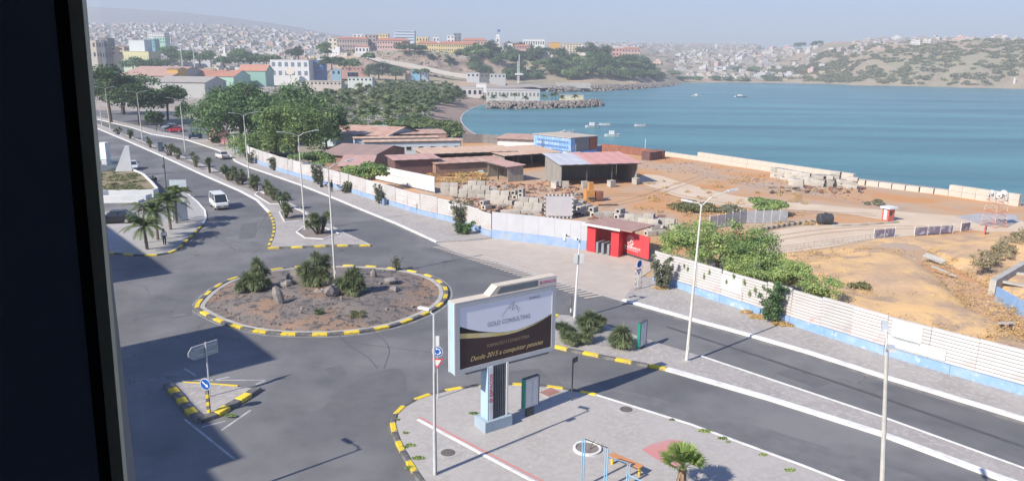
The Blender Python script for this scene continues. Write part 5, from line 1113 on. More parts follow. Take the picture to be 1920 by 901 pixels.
PEDM = mat('blue_pedestal', (.36, .45, .52), (.31, .39, .46), .8, 6, .8, bump=.2); B(PEDM).box((2.5, .33, .36), (1.72, 1.1, .72)).build('pedestal', bb)
# ------------------------------------------------------------------ VEHICLES
LAMPW = mat('headlamp', (.75, .76, .78), rough=.15); LAMPR = mat('tail_lamp', (.5, .02, .02), rough=.3)
def car(name, label, loc, yaw, col, prof, L_, Wd, group=None, wheel=.31, cat='car', trim=DARKM):
    """prof: belt heights and roof along the length (x from rear -L/2 to nose +L/2): list of (x, z_low, z_belt, half width) and a cabin list"""
    t = thing(name, label, cat, loc, yaw, group); P = mat('car_paint', col, tuple(c * .9 for c in col), .8, 3, .3, spec=.5)
    body, cab = prof; mb = B(P); rings = []
    for x, zl, zb, hw in body:
        rings.append([(x, -hw * .9, zl), (x, -hw, zl + (zb - zl) * .35), (x, -hw * .97, zb - .06), (x, -hw * .88, zb), (x, hw * .88, zb), (x, hw * .97, zb - .06), (x, hw, zl + (zb - zl) * .35), (x, hw * .9, zl)])
    n = 8; V = [v for r in rings for v in r]; F = []
    for i in range(len(rings) - 1):
        for k in range(n): F.append((i * n + k, i * n + (k + 1) % n, (i + 1) * n + (k + 1) % n, (i + 1) * n + k))
    F += [tuple(range(n))[::-1], tuple((len(rings) - 1) * n + k for k in range(n))]; mb.add(V, F); bo = mb.build('body', t)
    # cabin: glass band and roof
    gl = B(GLASS); V = []
    for x, z, hw in cab: V += [(x, -hw, z), (x, hw, z)]
    m_ = len(cab); F = [(2 * i, 2 * i + 2, 2 * i + 3, 2 * i + 1) for i in range(m_ - 1)] + [tuple(2 * i for i in range(m_))[::-1], tuple(2 * i + 1 for i in range(m_)), (0, 1, 2 * m_ - 1, 2 * m_ - 2)]
    gl.add(V, F); gl.build('windows', t)
    rf = B(P); top = [c for c in cab if c[1] > max(q[1] for q in cab) - .09]
    xs_ = [c[0] for c in top]; zt = max(c[1] for c in top); hw = min(c[2] for c in top); rf.box(((min(xs_) + max(xs_)) / 2, 0, zt + .02), (max(xs_) - min(xs_) + .12, hw * 2 + .05, .05)); rf.build('roof', t)
    pl_ = B(P); base = [cab[0], cab[-1]]
    for s in (-1, 1):
        pl_.tube([(cab[0][0], s * (cab[0][2] + .005), cab[0][1]), (cab[1][0], s * (cab[1][2] + .005), cab[1][1] + .01)], .035, 4); pl_.tube([(cab[-1][0], s * (cab[-1][2] + .005), cab[-1][1]), (cab[-2][0], s * (cab[-2][2] + .005), cab[-2][1] + .01)], .035, 4)
        xm = (cab[1][0] + cab[-2][0]) / 2 - .05; pl_.box((xm, s * (cab[0][2] + cab[1][2]) / 2, (cab[0][1] + cab[1][1]) / 2), (.08, .1, cab[1][1] - cab[0][1]))
    pl_.build('pillars', t)
    wm = B(RUBBER); wm.tube([(0, -.1, 0), (0, .1, 0)], wheel, 14); wme = wm.mesh('wheel'); rme = B(GALV).tube([(0, -.11, 0), (0, .11, 0)], wheel * .58, 10).mesh('rim')
    for x in (-L_ * .3, L_ * .31):
        for s in (-1, 1): w_ = link('wheel', wme, t, (x, s * (Wd / 2 - .1), wheel)); link('rim', rme, w_)
    fx, rx = body[-1][0], body[0][0]; zb = body[-1][2]; rz_ = body[0][2]
    for s in (-1, 1):
        B(LAMPW).box((fx - .02, s * Wd * .35, zb - .14), (.12, .34, .15)).build('headlight', t); B(LAMPR).box((rx + .02, s * Wd * .39, rz_ - .18), (.1, .24, .2)).build('tail_light', t)
        B(P).box((cab[-1][0] - .1, s * (Wd / 2 + .07), cab[-1][1] + .1), (.1, .18, .13)).build('mirror', t)
    B(trim).box((fx - .0, 0, body[-1][1] + .12), (.1, Wd * .9, .16)).build('front_bumper', t); B(trim).box((rx + .0, 0, body[0][1] + .12), (.1, Wd * .9, .16)).build('rear_bumper', t)
    B(WHITE).box((rx - .055, 0, rz_ - .25), (.02, .46, .11)).build('number_plate', t); B(WHITE).box((fx + .055, 0, body[-1][1] + .13), (.02, .46, .11)).build('number_plate', t)
    return t
SALOON = ([(-2.2, .32, .95, .78), (-2.05, .24, 1.0, .84), (-1.3, .22, 1.0, .86), (.6, .22, .95, .86), (1.5, .24, .86, .84), (2.05, .28, .74, .8), (2.2, .34, .62, .72)], [(-1.75, .98, .76), (-1.1, 1.4, .6), (-.9, 1.43, .58), (.2, 1.43, .58), (.35, 1.4, .6), (1.05, .93, .76)])
HATCH = ([(-1.95, .32, .9, .74), (-1.9, .24, 1.0, .82), (-1.2, .22, 1.0, .84), (.6, .22, .96, .84), (1.3, .24, .9, .82), (1.8, .28, .74, .78), (1.95, .34, .62, .7)], [(-1.88, 1.0, .74), (-1.55, 1.42, .6), (-1.3, 1.47, .58), (.05, 1.47, .58), (.2, 1.44, .6), (1.0, .94, .76)])
VAN = ([(-2.2, .35, 1.1, .8), (-2.15, .28, 1.16, .84), (-1.2, .26, 1.18, .85), (1.5, .26, 1.14, .85), (1.95, .28, 1.02, .84), (2.15, .32, .9, .82), (2.2, .4, .7, .78)], [(-2.18, 1.14, .8), (-2.05, 1.9, .72), (-1.9, 1.94, .7), (1.0, 1.94, .7), (1.2, 1.88, .72), (1.98, 1.05, .79)])
def heading(a, b): d = at(*b) - at(*a); return math.atan2(d.y, d.x)
def Gv(px, py, z=.006): g = at(px, py, z); return (g.x, g.y, z)
car('van', 'white minivan driving towards the roundabout on the left carriageway', Gv(411, 389), -PI / 2 + .56, (.74, .75, .74), VAN, 4.4, 1.7, cat='van')
car('saloon_car', 'white saloon car driving away along the far carriageway', Gv(417, 297), heading((445, 312), (380, 280)) + .1, (.72, .71, .66), SALOON, 4.4, 1.72)
car('hatchback', 'red hatchback, nearest of the row parked under the trees', Gv(328, 247.5, -.01), PI + .25, (.5, .03, .05), HATCH, 3.9, 1.68, 'cars parked under the trees')
car('hatchback', 'silver blue hatchback parked behind the red one', Gv(318, 241.5, -.01), PI + .25, (.35, .42, .52), HATCH, 3.9, 1.68, 'cars parked under the trees')
car('hatchback', 'dark hatchback squeezed between the red one and the silver one', Gv(323, 244.3, -.01), PI + .25, (.05, .055, .075), HATCH, 3.9, 1.68, 'cars parked under the trees')
car('saloon_car', 'black car at the far end of the parked row', Gv(309, 237, -.01), PI + .25, (.025, .028, .035), SALOON, 4.4, 1.72, 'cars parked under the trees')
car('saloon_car', 'light silver car half hidden behind the white gable wall', Gv(249, 317), -1.05, (.6, .64, .68), SALOON, 4.4, 1.72)
car('saloon_car', 'dark grey car parked beside the corner palms and the white wall', Gv(217, 417, .1), PI + .3, (.03, .034, .045), SALOON, 4.4, 1.72)
# blue three wheeled taxi by the pink wall
g = at(366, 260, .12); t = thing('delivery_tricycle', 'dark blue covered three wheeler parked at the kerb by the pink wall', 'three wheeler', g, PI + .5); NB = paint((.02, .05, .12), .45)
mb = B(NB); mb.box((-.3, 0, .75), (1.9, 1.35, .9)); mb.build('body', t); B(paint((.05, .14, .3), .5)).box((-.25, 0, 1.75), (2.0, 1.4, .12)).build('canopy', t); B(GLASS).box((.62, 0, 1.4), (.06, 1.15, .6)).build('windscreen', t)
for x in (-1.1, .6):
    for y in (-.6, .6): B(DARKM).tube([(x, y, 1.1), (x, y, 1.7)], .035, 5).build('canopy_post', t)
B(NB).box((.85, 0, .6), (.5, .8, .6), 0, .7).build('nose', t)
t.scale = (1.3, 1.3, 1.3)
for x, y in ((.95, 0), (-.9, -.6), (-.9, .6)): B(RUBBER).tube([(x, y - .06, .24), (x, y + .06, .24)], .24, 12).build('wheel', t)
# motorbikes
def bike(label, px, py, yaw, col, group):
    g = at(px, py, .02); t = thing('motorbike', label, 'motorbike', g, yaw, group)
    for x in (-.62, .62): B(RUBBER).tube([(x, -.05, .3), (x, .05, .3)], .3, 14).build('wheel', t)
    mb = B(DARKM); mb.tube([(-.62, 0, .3), (-.1, 0, .45), (.35, 0, .75), (.62, 0, .3)], .04, 5); mb.box((0, 0, .42), (.4, .22, .3)); mb.build('frame', t); B(paint(col, .35)).blob((.12, 0, .8), (.28, .13, .13), 2, 8, 5, 0).build('fuel_tank', t); B(DARKM).box((-.38, 0, .82), (.6, .2, .09)).build('seat', t); B(DARKM).tube([(.4, -.35, 1.02), (.38, 0, .98), (.4, .35, 1.02)], .02, 5).build('handlebar', t); B(LAMPW).blob((.52, 0, .9), (.08, .09, .09), 1, 8, 4, 0).build('headlight', t); return t
bike('dark motorbike on the shaded asphalt beside the white curved wall', 286, 340, 1.2, (.05, .05, .06), 'motorbikes')
bike('blue motorbike lying parked against the far fence beside the standing person', 611, 352, .3, (.25, .32, .6), 'motorbikes')

# ------------------------------------------------------------------ PEOPLE
def skin_mesh(name, verts, edges, radii, M, root=0, sub=1):
    me = bpy.data.meshes.new(name); me.from_pydata(verts, edges, []); o = bpy.data.objects.new(name, me); COL.objects.link(o)
    md = o.modifiers.new('skin', 'SKIN'); md.use_smooth_shade = True
    if not me.skin_vertices: 
        bm_ = bmesh.new(); bm_.from_mesh(me); bm_.verts.layers.skin.verify(); bm_.to_mesh(me); bm_.free()
    for i, r in enumerate(radii): me.skin_vertices[0].data[i].radius = (r, r) if not isinstance(r, tuple) else r; me.skin_vertices[0].data[i].use_root = (i == root)
    s = o.modifiers.new('sub', 'SUBSURF'); s.levels = sub; s.render_levels = sub
    dg = bpy.context.evaluated_depsgraph_get(); nm = bpy.data.meshes.new_from_object(o.evaluated_get(dg)); bpy.data.objects.remove(o); nm.name = name; nm.materials.clear(); nm.materials.append(M); return nm
def person(label, loc, yaw, shirt, trousers, phase=1, skin=(.1, .055, .035), bag=None):
    t = thing('person', label, 'person', loc, yaw); k = .3 * phase
    V = [(0, 0, .95), (0, 0, 1.15), (0, .0, 1.36), (.0, 0, 1.46), (.02, 0, 1.53), (.03, 0, 1.63), (.02, 0, 1.72),
         (0, .1, .9), (k * .45, .11, .5), (k * .75 - .1, .11, .1), (k * .75 + .06, .12, .03),
         (0, -.1, .9), (-k * .3, -.11, .5), (-k * .95, -.11, .13), (-k * .9 + .14, -.12, .04),
         (0, .19, 1.38), (-k * .35, .25, 1.12), (-k * .2 + .04, .26, .88), (-k * .15 + .08, .26, .8),
         (0, -.19, 1.38), (k * .3, -.25, 1.12), (k * .5 + .05, -.25, .9), (k * .55 + .08, -.25, .83)]
    E_ = [(0, 1), (1, 2), (2, 3), (3, 4), (4, 5), (5, 6), (0, 7), (7, 8), (8, 9), (9, 10), (0, 11), (11, 12), (12, 13), (13, 14), (2, 15), (15, 16), (16, 17), (17, 18), (2, 19), (19, 20), (20, 21), (21, 22)]
    R_ = [(.1, .12), (.09, .11), (.09, .12), .06, .07, .1, .085, .085, .058, .04, .035, .085, .058, .04, .035, .055, .042, .033, .032, .055, .042, .033, .032]
    # fingers as short chains from each palm
    for h_, s in ((18, 1), (22, -1)):
        b_ = V[h_]
        for f in range(5):
            x, y = (.026 - f * .013), s * .004; i0 = len(V)
            if f == 4: V += [(b_[0] + .045, b_[1] - s * .01, b_[2] - .01), (b_[0] + .06, b_[1] - s * .012, b_[2] - .045)]
            else: V += [(b_[0] + x, b_[1] + y, b_[2] - .06), (b_[0] + x + .015, b_[1] + y, b_[2] - .1 + .006 * abs(f - 1))]
            E_ += [(h_, i0), (i0, i0 + 1)]; R_ += [.009, .007]
    link('body', skin_mesh('body', V, E_, R_, paint(skin, .6)), t)
    sv = [V[0], V[1], V[2], (0, 0, 1.44), V[15], tuple(Vector(V[15]).lerp(Vector(V[16]), .8)), V[19], tuple(Vector(V[19]).lerp(Vector(V[20]), .8))]
    link('shirt', skin_mesh('shirt', sv, [(0, 1), (1, 2), (2, 3), (2, 4), (4, 5), (2, 6), (6, 7)], [(.145, .175), (.135, .16), (.13, .175), .08, .075, .062, .075, .062], shirt), t)
    tv = [V[0], V[7], V[8], V[9], V[11], V[12], V[13]]
    link('trousers', skin_mesh('trousers', tv, [(0, 1), (1, 2), (2, 3), (0, 4), (4, 5), (5, 6)], [(.13, .16), .105, .078, .062, .105, .078, .062], trousers), t)
    sh_ = B(RUBBER)
    for i in (10, 14): sh_.blob((V[i][0] + .0, V[i][1], V[i][2] + .02), (.14, .055, .05), i, 8, 4, 0)
    sh_.build('shoes', t); B(mat('hair', (.015, .012, .01), rough=.9)).blob((.015, 0, 1.70), (.105, .088, .085), 3, 10, 6, .05).build('hair', t)
    hd = B(paint(skin, .6)); hd.add([(.12, -.015, 1.645), (.12, .015, 1.645), (.15, 0, 1.62), (.115, 0, 1.61)], [(0, 1, 2), (1, 3, 2), (0, 2, 3)])
    for s in (-1, 1): hd.blob((.02, s * .1, 1.64), (.025, .012, .035), 1, 6, 4, 0)
    hd.build('nose_and_ears', t); ey = B(WHITE)
    for s in (-1, 1): ey.blob((.112, s * .036, 1.66), (.012, .016, .009), 1, 6, 4, 0)
    ey.build('eyes', t); B(paint((.2, .07, .06), .6)).box((.118, 0, 1.585), (.014, .05, .012)).build('mouth', t)
    return t
SHW = mat('white_cotton', (.85, .85, .86), (.8, .8, .81), 3, 3, .9); TRD = paint((.05, .05, .065), .8)
person('walking person in a white shirt and dark trousers on the left corner pavement', Gv(309, 459, .11), 1.9, SHW, TRD)
person('standing person in dark clothes on the pavement beside the far fence', Gv(622, 359, .12), -.5, paint((.05, .055, .06), .8), TRD, .25)
person('tiny person in red walking in the car park beyond the avenue', Gv(341, 214, .0), -.8, paint((.5, .09, .08), .8), TRD)

# ------------------------------------------------------------------ SMALL STREET THINGS
g = at(302, 284, .12); t = thing('waste_bin', 'dark upright waste container among the yuccas of the left median', 'bin', g, .4); B(paint((.08, .12, .17), .5)).box((0, 0, .95), (1.0, .8, 1.8), 0, .9).build('body', t); B(paint((.06, .09, .13), .5)).box((0, 0, 1.9), (1.0, .82, .1)).build('lid', t)
g = at(454, 289, .12); t = thing('kerb_sign', 'blue sign on a short post at the far pavement before the long fence', 'traffic sign', g, -.3); B(DARKM).tube([(0, 0, 0), (0, 0, 2.6)], .04, 6).build('post', t); B(BLUES).box((0, -.06, 2.3), (.9, .05, .8)).build('plate', t)
g = at(721, 384, .12); t = thing('waste_bin', 'small blue grey bin at the foot of the far fence', 'bin', g, -.7); B(paint((.2, .28, .4), .5)).box((0, 0, .45), (.5, .5, .9), 0, .9).build('body', t); B(DARKM).box((0, 0, .92), (.52, .52, .06)).build('lid', t)
# square and round manholes, planter ring
def manhole(label, px, py, r, group='round manholes of the plaza'):
    g = at(px, py, .12); t = thing('manhole', label, 'manhole cover', g, .6, group); B(CONC).box((0, 0, .006), (r * 2.9, r * 2.9, .02)).build('frame', t); c_ = B(mat('cast_iron', (.17, .145, .13), (.12, .105, .1), 6, 4, .7)); c_.disc((0, 0, .02), r, (0, 0, 1), 22, .02); c_.build('cover', t)
manhole('round cover in a square concrete frame at the foot of the short lamp', 840, 848, .36); manhole('round cover in a concrete frame by the plaza kerb and roadway', 1174, 767, .36)
g = at(1031, 735, .12); t = thing('access_hatch', 'red square hatch with concrete edging at the plaza tip', 'hatch', g, .75); B(CONC).box((0, 0, .008), (1.25, 1.0, .03)).build('frame', t); B(paint((.36, .19, .16), .8)).box((0, 0, .02), (1.0, .78, .03)).build('cover', t)
g = at(1101, 841, .12); t = thing('planter_ring', 'low white ring round a patch of earth with a dead stick', 'planter', g); mb = B(WHITEK); n = 28
V = []
for r_, z_ in ((.72, 0), (.72, .1), (.6, .1), (.6, .02)): V += [(r_ * math.cos(2 * PI * k / n), r_ * math.sin(2 * PI * k / n), z_) for k in range(n)]
mb.add(V, [(j * n + k, j * n + (k + 1) % n, (j + 1) * n + (k + 1) % n, (j + 1) * n + k) for j in range(3) for k in range(n)]); mb.build('ring', t); B(BED).disc((0, 0, .03), .6, (0, 0, 1), n, .03).build('earth', t); B(BARK).tube([(.1, -.1, 0), (.3, .1, .35), (.42, .12, .5)], [.03, .02, .01], 4).build('stick', t)
mc_ = mat('worn_cover', (.2, .2, .2), (.15, .15, .155), 3, 4, .8)
for px, py, lab in [(337, 590, 'flat metal cover in the asphalt left of the roundabout')]:
    g = at(px, py, .002); t = thing('manhole', lab, 'manhole cover', g, .3); B(mc_).box((0, 0, .002), (.9, .6, .02)).build('cover', t)
# exercise frame and bench
LB = paint((.27, .5, .68), .5)
h0 = 2.3; fr_ = [(1098, 822), (1141, 838), (1181, 868)]
t = thing('exercise_frame', 'light blue tube exercise bars stepping down beside the ring', 'exercise bars', (at(1095, 940, .12)))
oo = Vector(t.location)
P3 = []
for (px, py), hh_ in zip([(1097, 822), (1140, 839), (1181, 868)], [2.45, 2.05, 1.1]):
    q = at(px, py, .12 + hh_); P3.append(q - oo)
for q, nn_ in zip(P3, (2, 2, 2)):
    for k in range(nn_): B(LB).tube([(q.x - k * .1, q.y, -.1), (q.x - k * .1, q.y, q.z)], .032, 7).build('upright', t)
B(DARKM).tube([P3[0], P3[1]], .022, 6).build('bar', t); B(LB).tube([P3[1] - Vector((0, 0, .45)), P3[2]], .026, 6).build('bar', t); B(LB).tube([P3[2] - Vector((0, 0, .6)), P3[2] + Vector((.55, -.25, -.75))], .03, 6).build('bar', t)
a, b_ = at(1146, 868, .12), at(1200, 892, .12); d = b_ - a; yaw = math.atan2(d.y, d.x); t = thing('bench', 'orange slatted bench on two yellow legs next to the exercise bars', 'bench', tuple((a + b_) / 2 ), yaw); L_ = d.length
OR = mat('orange_slat', (.55, .27, .13), (.45, .22, .11), 3, 4, .6)
for y in (-.14, 0, .14): B(OR).box((0, y, .5), (L_ + .1, .12, .04)).build('slat', t)
for x in (-L_ / 2 + .05, L_ / 2 - .05): B(YELL).tube([(x, 0, -.02), (x, 0, .46)], .07, 9).build('leg', t)
B(DARKM).box((0, 0, .465), (L_, .06, .03)).build('rail', t)
# white sign boards by the left palms, dark post, bare panel on posts
for k, (px, py, w, h, yw_, lab) in enumerate([(343, 414, 1.3, 2.3, .9, 'narrow white sign board right of the bright palm'), (333, 412, 1.2, 1.9, .9, 'white sign board half hidden behind the bright palm')]):
    g = at(px, py, .1); t = thing('sign_board', lab, 'sign board', g, yw_, 'white sign boards on the left corner'); B(WHITE).box((0, 0, h / 2 + .05), (w, .12, h)).build('board', t); B(CONC).box((0, 0, .04), (w + .2, .4, .1)).build('base', t)
g = at(336, 371, .1); t = thing('information_board', 'pale board on two posts behind the left palms', 'sign board', g, .1); B(paint((.5, .58, .62), .5)).box((0, 0, 2.1), (2.3, .07, 1.0)).build('board', t)
for x in (-1.05, 1.05): B(GALV).tube([(x, .06, 0), (x, .06, 2.6)], .04, 6).build('post', t)
g = at(312, 352, .1); t = thing('utility_post', 'dark slim post with small boxes before the shaded road', 'post', g); B(DARKM).tube([(0, 0, -.1), (0, 0, 4.7)], .08, 7).build('post', t); B(DARKM).box((-.16, 0, 3.3), (.25, .2, .5)).build('box', t)
# left retaining garden, gable wall and railing
LW = mat('left_white_wall', (.74, .76, .76), (.64, .66, .66), .5, 6, .8)
gd = thing('raised_garden', 'raised bed of dry earth held by white curved walls at the left edge', 'garden bed', at(240, 372))
oo = Vector(gd.location); bp_ = W((180, 372), (205, 370), (288, 369), (296, 366), (286, 354), (270, 338), (249, 328), (225, 328), (175, 330)); bp_ = [p - oo for p in bp_]
slab('earth', [(p.x, p.y) for p in bp_], -.1, .9, mat('dry_garden_earth', (.3, .235, .16), (.22, .19, .13), .5, 8, .95, bump=.8, bscale=3, c3=(.16, .16, .09), scale3=.4), gd)
strip('wall', dense([Vector(p) for p in bp_[2:7]], 1.5), .3, -.1, LW, gd, 1.2, .0); w_ = [Vector(p) for p in bp_[:4]]
strip('wall', dense(w_, 2), .3, -.1, LW, gd, 1.15); strip('bench_wall', [p + Vector((0, -2.2, 0)) for p in w_], .4, -.1, LW, gd, .75)
strip('low_wall', [p + Vector((0, -4.4, 0)) for p in w_], .3, -.1, LW, gd, .4)
gpoly = [(p.x, p.y) for p in bp_]; gc = [(x_, y_, 1.0, random.uniform(.4, 1.0), random.uniform(.4, .9), .2) for x_, y_ in [(random.uniform(-14, 6), random.uniform(0, 22)) for _ in range(160)] if inside(x_, y_, gpoly) and inside(x_ + 1, y_, gpoly)]
link('dry_plants', leaves('dry_plants', gc, 2600, .2, LEAF_S, seed=92, shell=.05, flat=0), gd)['kind'] = 'stuff'
g = at(249, 330); t = thing('gable_wall', 'white wedge shaped end wall tapering to the top beside the railing', 'wall', (g.x, g.y, 0), .35); B(LW).add([(-3.0, -.2, -.1), (0, -.2, -.1), (-.1, -.2, 5.1), (-.7, -.2, 5.1), (-3.0, .2, -.1), (0, .2, -.1), (-.1, .2, 5.1), (-.7, .2, 5.1)], [(0, 1, 2, 3), (7, 6, 5, 4), (0, 4, 5, 1), (1, 5, 6, 2), (2, 6, 7, 3), (3, 7, 4, 0)]).build('wall', t)
TEAL = paint((.3, .5, .52), .5)
rl_ = W((170, 334), (236, 328)); root = thing('railing', 'teal metal railing of upright bars left of the white wedge wall', 'railing', (rl_[0].x, rl_[0].y, 0)); o = Vector((rl_[0].x, rl_[0].y, 0)); d = rl_[1] - rl_[0]; n = 34; me_b = B(TEAL).box((0, 0, 1.9), (.05, .05, 2.0)).mesh('bar')
for k in range(n): q = d * (k / (n - 1)); link('bar', me_b, root, (q.x, q.y, .0))
for z in (2.9, 1.0): B(TEAL).tube([(0, 0, z), (d.x, d.y, z)], .04, 5).build('rail', root)
slab('plinth', [(0, -.2), (d.x, d.y - .2), (d.x, d.y + .2), (0, .2)], -.1, .9, LW, root)
g = at(200, 308); t = thing('gate_wall', 'pale teal boards and a white pillar at the left edge beyond the railing', 'wall', (g.x, g.y, 0), -.35); B(LW).box((0, 0, 2), (1.3, 1.0, 4.2)).build('pillar', t)
for k in range(4): B(TEAL).box((-1.6 - k * 1.3, 0, 2.1), (1.2, .12, 3.2)).build('panel', t)

# ------------------------------------------------------------------ THE YARD
def sheet_roof(mb, a, b, c, d, n=18, amp=.04):
    """corrugated sheet spanning a-b (one eave) to d-c"""
    for k in range(n):
        f0, f1 = k / n, (k + 1) / n; z = amp if k % 2 else 0; mb.quad(a.lerp(b, f0) + Vector((0, 0, z)), a.lerp(b, f1) + Vector((0, 0, amp - z)), d.lerp(c, f1) + Vector((0, 0, amp - z)), d.lerp(c, f0) + Vector((0, 0, z)))
def hall(name, label, p0, p1, depth, h0, h1, wall, roof, gable=False, group=None, openf=False, over=.5, roof2=None, posts=0, cat='shed', windows=0, wmat=None, boards=0, split=None, ridge=.5):
    """shed on the ground line p0-p1 (its front), running back by depth"""
    a = Vector((p0.x, p0.y, 0)); b = Vector((p1.x, p1.y, 0)); d = b - a; L_ = d.length; yaw = math.atan2(d.y, d.x); t = thing(name, label, cat, tuple(a), yaw, group)
    th = .15
    def wall_(x0, y0, x1, y1, z0=-.2, z1=None, hA=None, hB=None):
        v = Vector((x1 - x0, y1 - y0, 0)); n_ = Vector((-v.y, v.x, 0)).normalized() * th / 2; hA = hA if hA else h0; hB = hB if hB else hA; P = [Vector((x0, y0, 0)) - n_, Vector((x1, y1, 0)) - n_, Vector((x1, y1, 0)) + n_, Vector((x0, y0, 0)) + n_]
        return B(wall).add([(p.x, p.y, z0) for p in P] + [(P[0].x, P[0].y, hA), (P[1].x, P[1].y, hB), (P[2].x, P[2].y, hB), (P[3].x, P[3].y, hA)], [(3, 2, 1, 0), (4, 5, 6, 7), (0, 1, 5, 4), (1, 2, 6, 5), (2, 3, 7, 6), (3, 0, 4, 7)])
    if boards:
        for k in range(boards):
            wall_(0, depth * k / boards + .02, 0, depth * (k + 1) / boards - .02, hA=h0 + (h1 - h0) * k / boards, hB=h0 + (h1 - h0) * (k + 1) / boards).build('wall_board', t)
    else: wall_(0, 0, 0, depth, hA=h0, hB=h0 if gable else h1).build('wall', t)
    wall_(L_, 0, L_, depth, hA=h0, hB=h0 if gable else h1).build('wall', t); wall_(th, depth, L_ - th, depth, hA=(h0 if gable else h1)).build('wall', t)
    if not openf: wall_(th, 0, L_ - th, 0).build('wall', t)
    for k in range(posts): x = L_ * (k + 1) / (posts + 1); B(DARKM).box((x, .1, h0 / 2), (.18, .18, h0)).build('post', t)
    if gable:
        hr = h1; yr_ = depth * ridge; mb = B(roof); n = max(8, int(L_ / 1.2))
        sheet_roof(mb, Vector((-over, -over, h0 - .1)), Vector((L_ + over, -over, h0 - .1)), Vector((L_ + over, yr_, hr)), Vector((-over, yr_, hr)), n); mb.build('roof', t); mb = B(roof2 or roof); sheet_roof(mb, Vector((L_ + over, depth + over, h0 - .1)), Vector((-over, depth + over, h0 - .1)), Vector((-over, yr_, hr + .002)), Vector((L_ + over, yr_, hr + .002)), n); mb.build('roof', t)
        for x in (0, L_): B(wall).add([(x, 0, h0 - .02), (x, depth, h0 - .02), (x, yr_, hr - .05)], [(0, 1, 2)]).build('gable', t)
    else:
        cuts = [0] + (split or []) + [1]; ms = [roof, roof2 or roof]
        for i in range(len(cuts) - 1):
            mb = B(ms[i % 2]); xa, xb = -over + (L_ + 2 * over) * cuts[i], -over + (L_ + 2 * over) * cuts[i + 1]; dz = (h1 - h0) / depth * over
            sheet_roof(mb, Vector((xa, -over, h0 + .06 - dz)), Vector((xb, -over, h0 + .06 - dz)), Vector((xb, depth + over, h1 + .06 + dz)), Vector((xa, depth + over, h1 + .06 + dz)), max(6, int((xb - xa) / .9))); mb.build('roof', t)
        B(DARKM).box((L_ / 2, -over + .02, h0 - .06), (L_ + over * 2, .06, .12)).build('eave', t)
    if windows:
        for k in range(windows):
            x = L_ * (k + .6) / windows; wf = B(WHITE).box((x, -th / 2 - .02, h0 * .55), (1.2, .06, .9)).build('window', t); B(GLASS).box((x, -th / 2 - .06, h0 * .55), (1.0, .03, .7)).build('pane', wf)
    return t
RR = mat('red_sheet_roof', (.46, .275, .21), (.53, .37, .29), .35, 7, .75, c3=(.3, .2, .18), scale3=.8, lo3=.52, hi3=.68); RO_ = mat('orange_sheet_roof', (.6, .42, .29), (.53, .35, .25), .3, 7, .75, c3=(.55, .44, .35), scale3=.9); RDK = mat('plum_sheet_roof', (.29, .205, .185), (.35, .25, .22), .4, 6, .75); RG = mat('grey_sheet_roof', (.52, .54, .58), (.45, .46, .5), .5, 6, .6); RPK = mat('pink_sheet_roof', (.54, .34, .29), (.45, .28, .24), .5, 6, .6)
PBW = mat('pale_blue_wall', (.52, .62, .68), (.45, .54, .6), .6, 6, .8); TIM = mat('grey_timber_wall', (.34, .325, .29), (.25, .24, .22), .8, 7, .9, stretch=(3, 3, .4)); BRN = mat('brown_wall', (.33, .215, .17), (.25, .16, .125), .8, 6, .9)
# main open shed: front faces right-near
A_, B_ = at(1052, 349), at(1193, 344); Cb = at(981, 338)
dpt = (Cb - A_).length
hall('open_shed', 'large dark open shed with half grey, half pink roof amid the yard', A_, B_, dpt - .4, 3.5, 4.25, TIM, RG, openf=True, posts=2, roof2=mat('pink_red_shed_roof', (.6, .33, .3), (.52, .28, .25), .5, 6, .75), split=[.38], boards=14, over=.55)
hall('lean_to_shed', 'small brown lean to with pink roof against the large open shed', at(915, 331), at(952, 341), 3.0, 2.5, 2.65, TIM, RPK, openf=True, over=.4, posts=1)
BLW = mat('blue_container_wall', (.2, .38, .72), (.28, .46, .74), .5, 6, .6, c3=(.45, .56, .72), scale3=.7); BLB = mat('bright_blue_wall', (.09, .32, .78), (.14, .38, .76), .5, 5, .6); TANR = mat('tan_roof', (.5, .44, .37), (.42, .37, .31), .4, 6, .85)
# stacked blue container offices
q0, q1 = at(1003, 297), at(1071, 307); d = q1 - q0; t = thing('container_office', 'two storey blue container block with tan roof in the yard by the sea', 'building', tuple(q0), math.atan2(d.y, d.x)); L_ = d.length; Dp = 7.5
B(BLB).box((L_ / 2, Dp / 2, 1.15), (L_, Dp, 2.5)).build('lower_storey', t); B(BLW).box((L_ / 2 - .2, Dp / 2, 3.75), (L_ + .2, Dp + .3, 2.6)).build('upper_storey', t); B(TANR).box((L_ / 2 - .2, Dp / 2, 5.12), (L_ + .6, Dp + .7, .14)).build('roof', t)
for z in (3.1, 4.1): B(paint((.13, .24, .46), .6)).box((L_ * .5, -.17, z), (L_ * .86, .04, .42)).build('window_band', t)
me_c = B(BLW).box((0, 0, 3.75), (.07, .08, 2.5)).mesh('wall_rib')
for k in range(14): link('wall_rib', me_c, t, (L_ * (k + .5) / 14, -.19, 0))
B(paint((.2, .24, .27), .6)).box((L_ + .02, Dp * .4, 3.75), (.2, Dp * .5, 2.4)).build('side_panel', t); B(RUST).box((L_ + .03, Dp * .83, 3.7), (.2, Dp * .3, 2.4)).build('side_panel', t)
q0, q1 = at(1088, 304), at(1128, 296); d = q1 - q0; t = thing('shipping_container', 'blue grey container standing right of the blue office block', 'container', tuple(q0), math.atan2(d.y, d.x)); L_ = d.length; CG = paint((.2, .25, .38), .5); B(CG).box((L_ / 2, 1.2, 1.35), (L_, 2.4, 2.6)).build('body', t); B(paint((.5, .5, .52), .6)).box((L_ / 2, 1.2, 2.68), (L_ + .05, 2.45, .06)).build('roof', t)
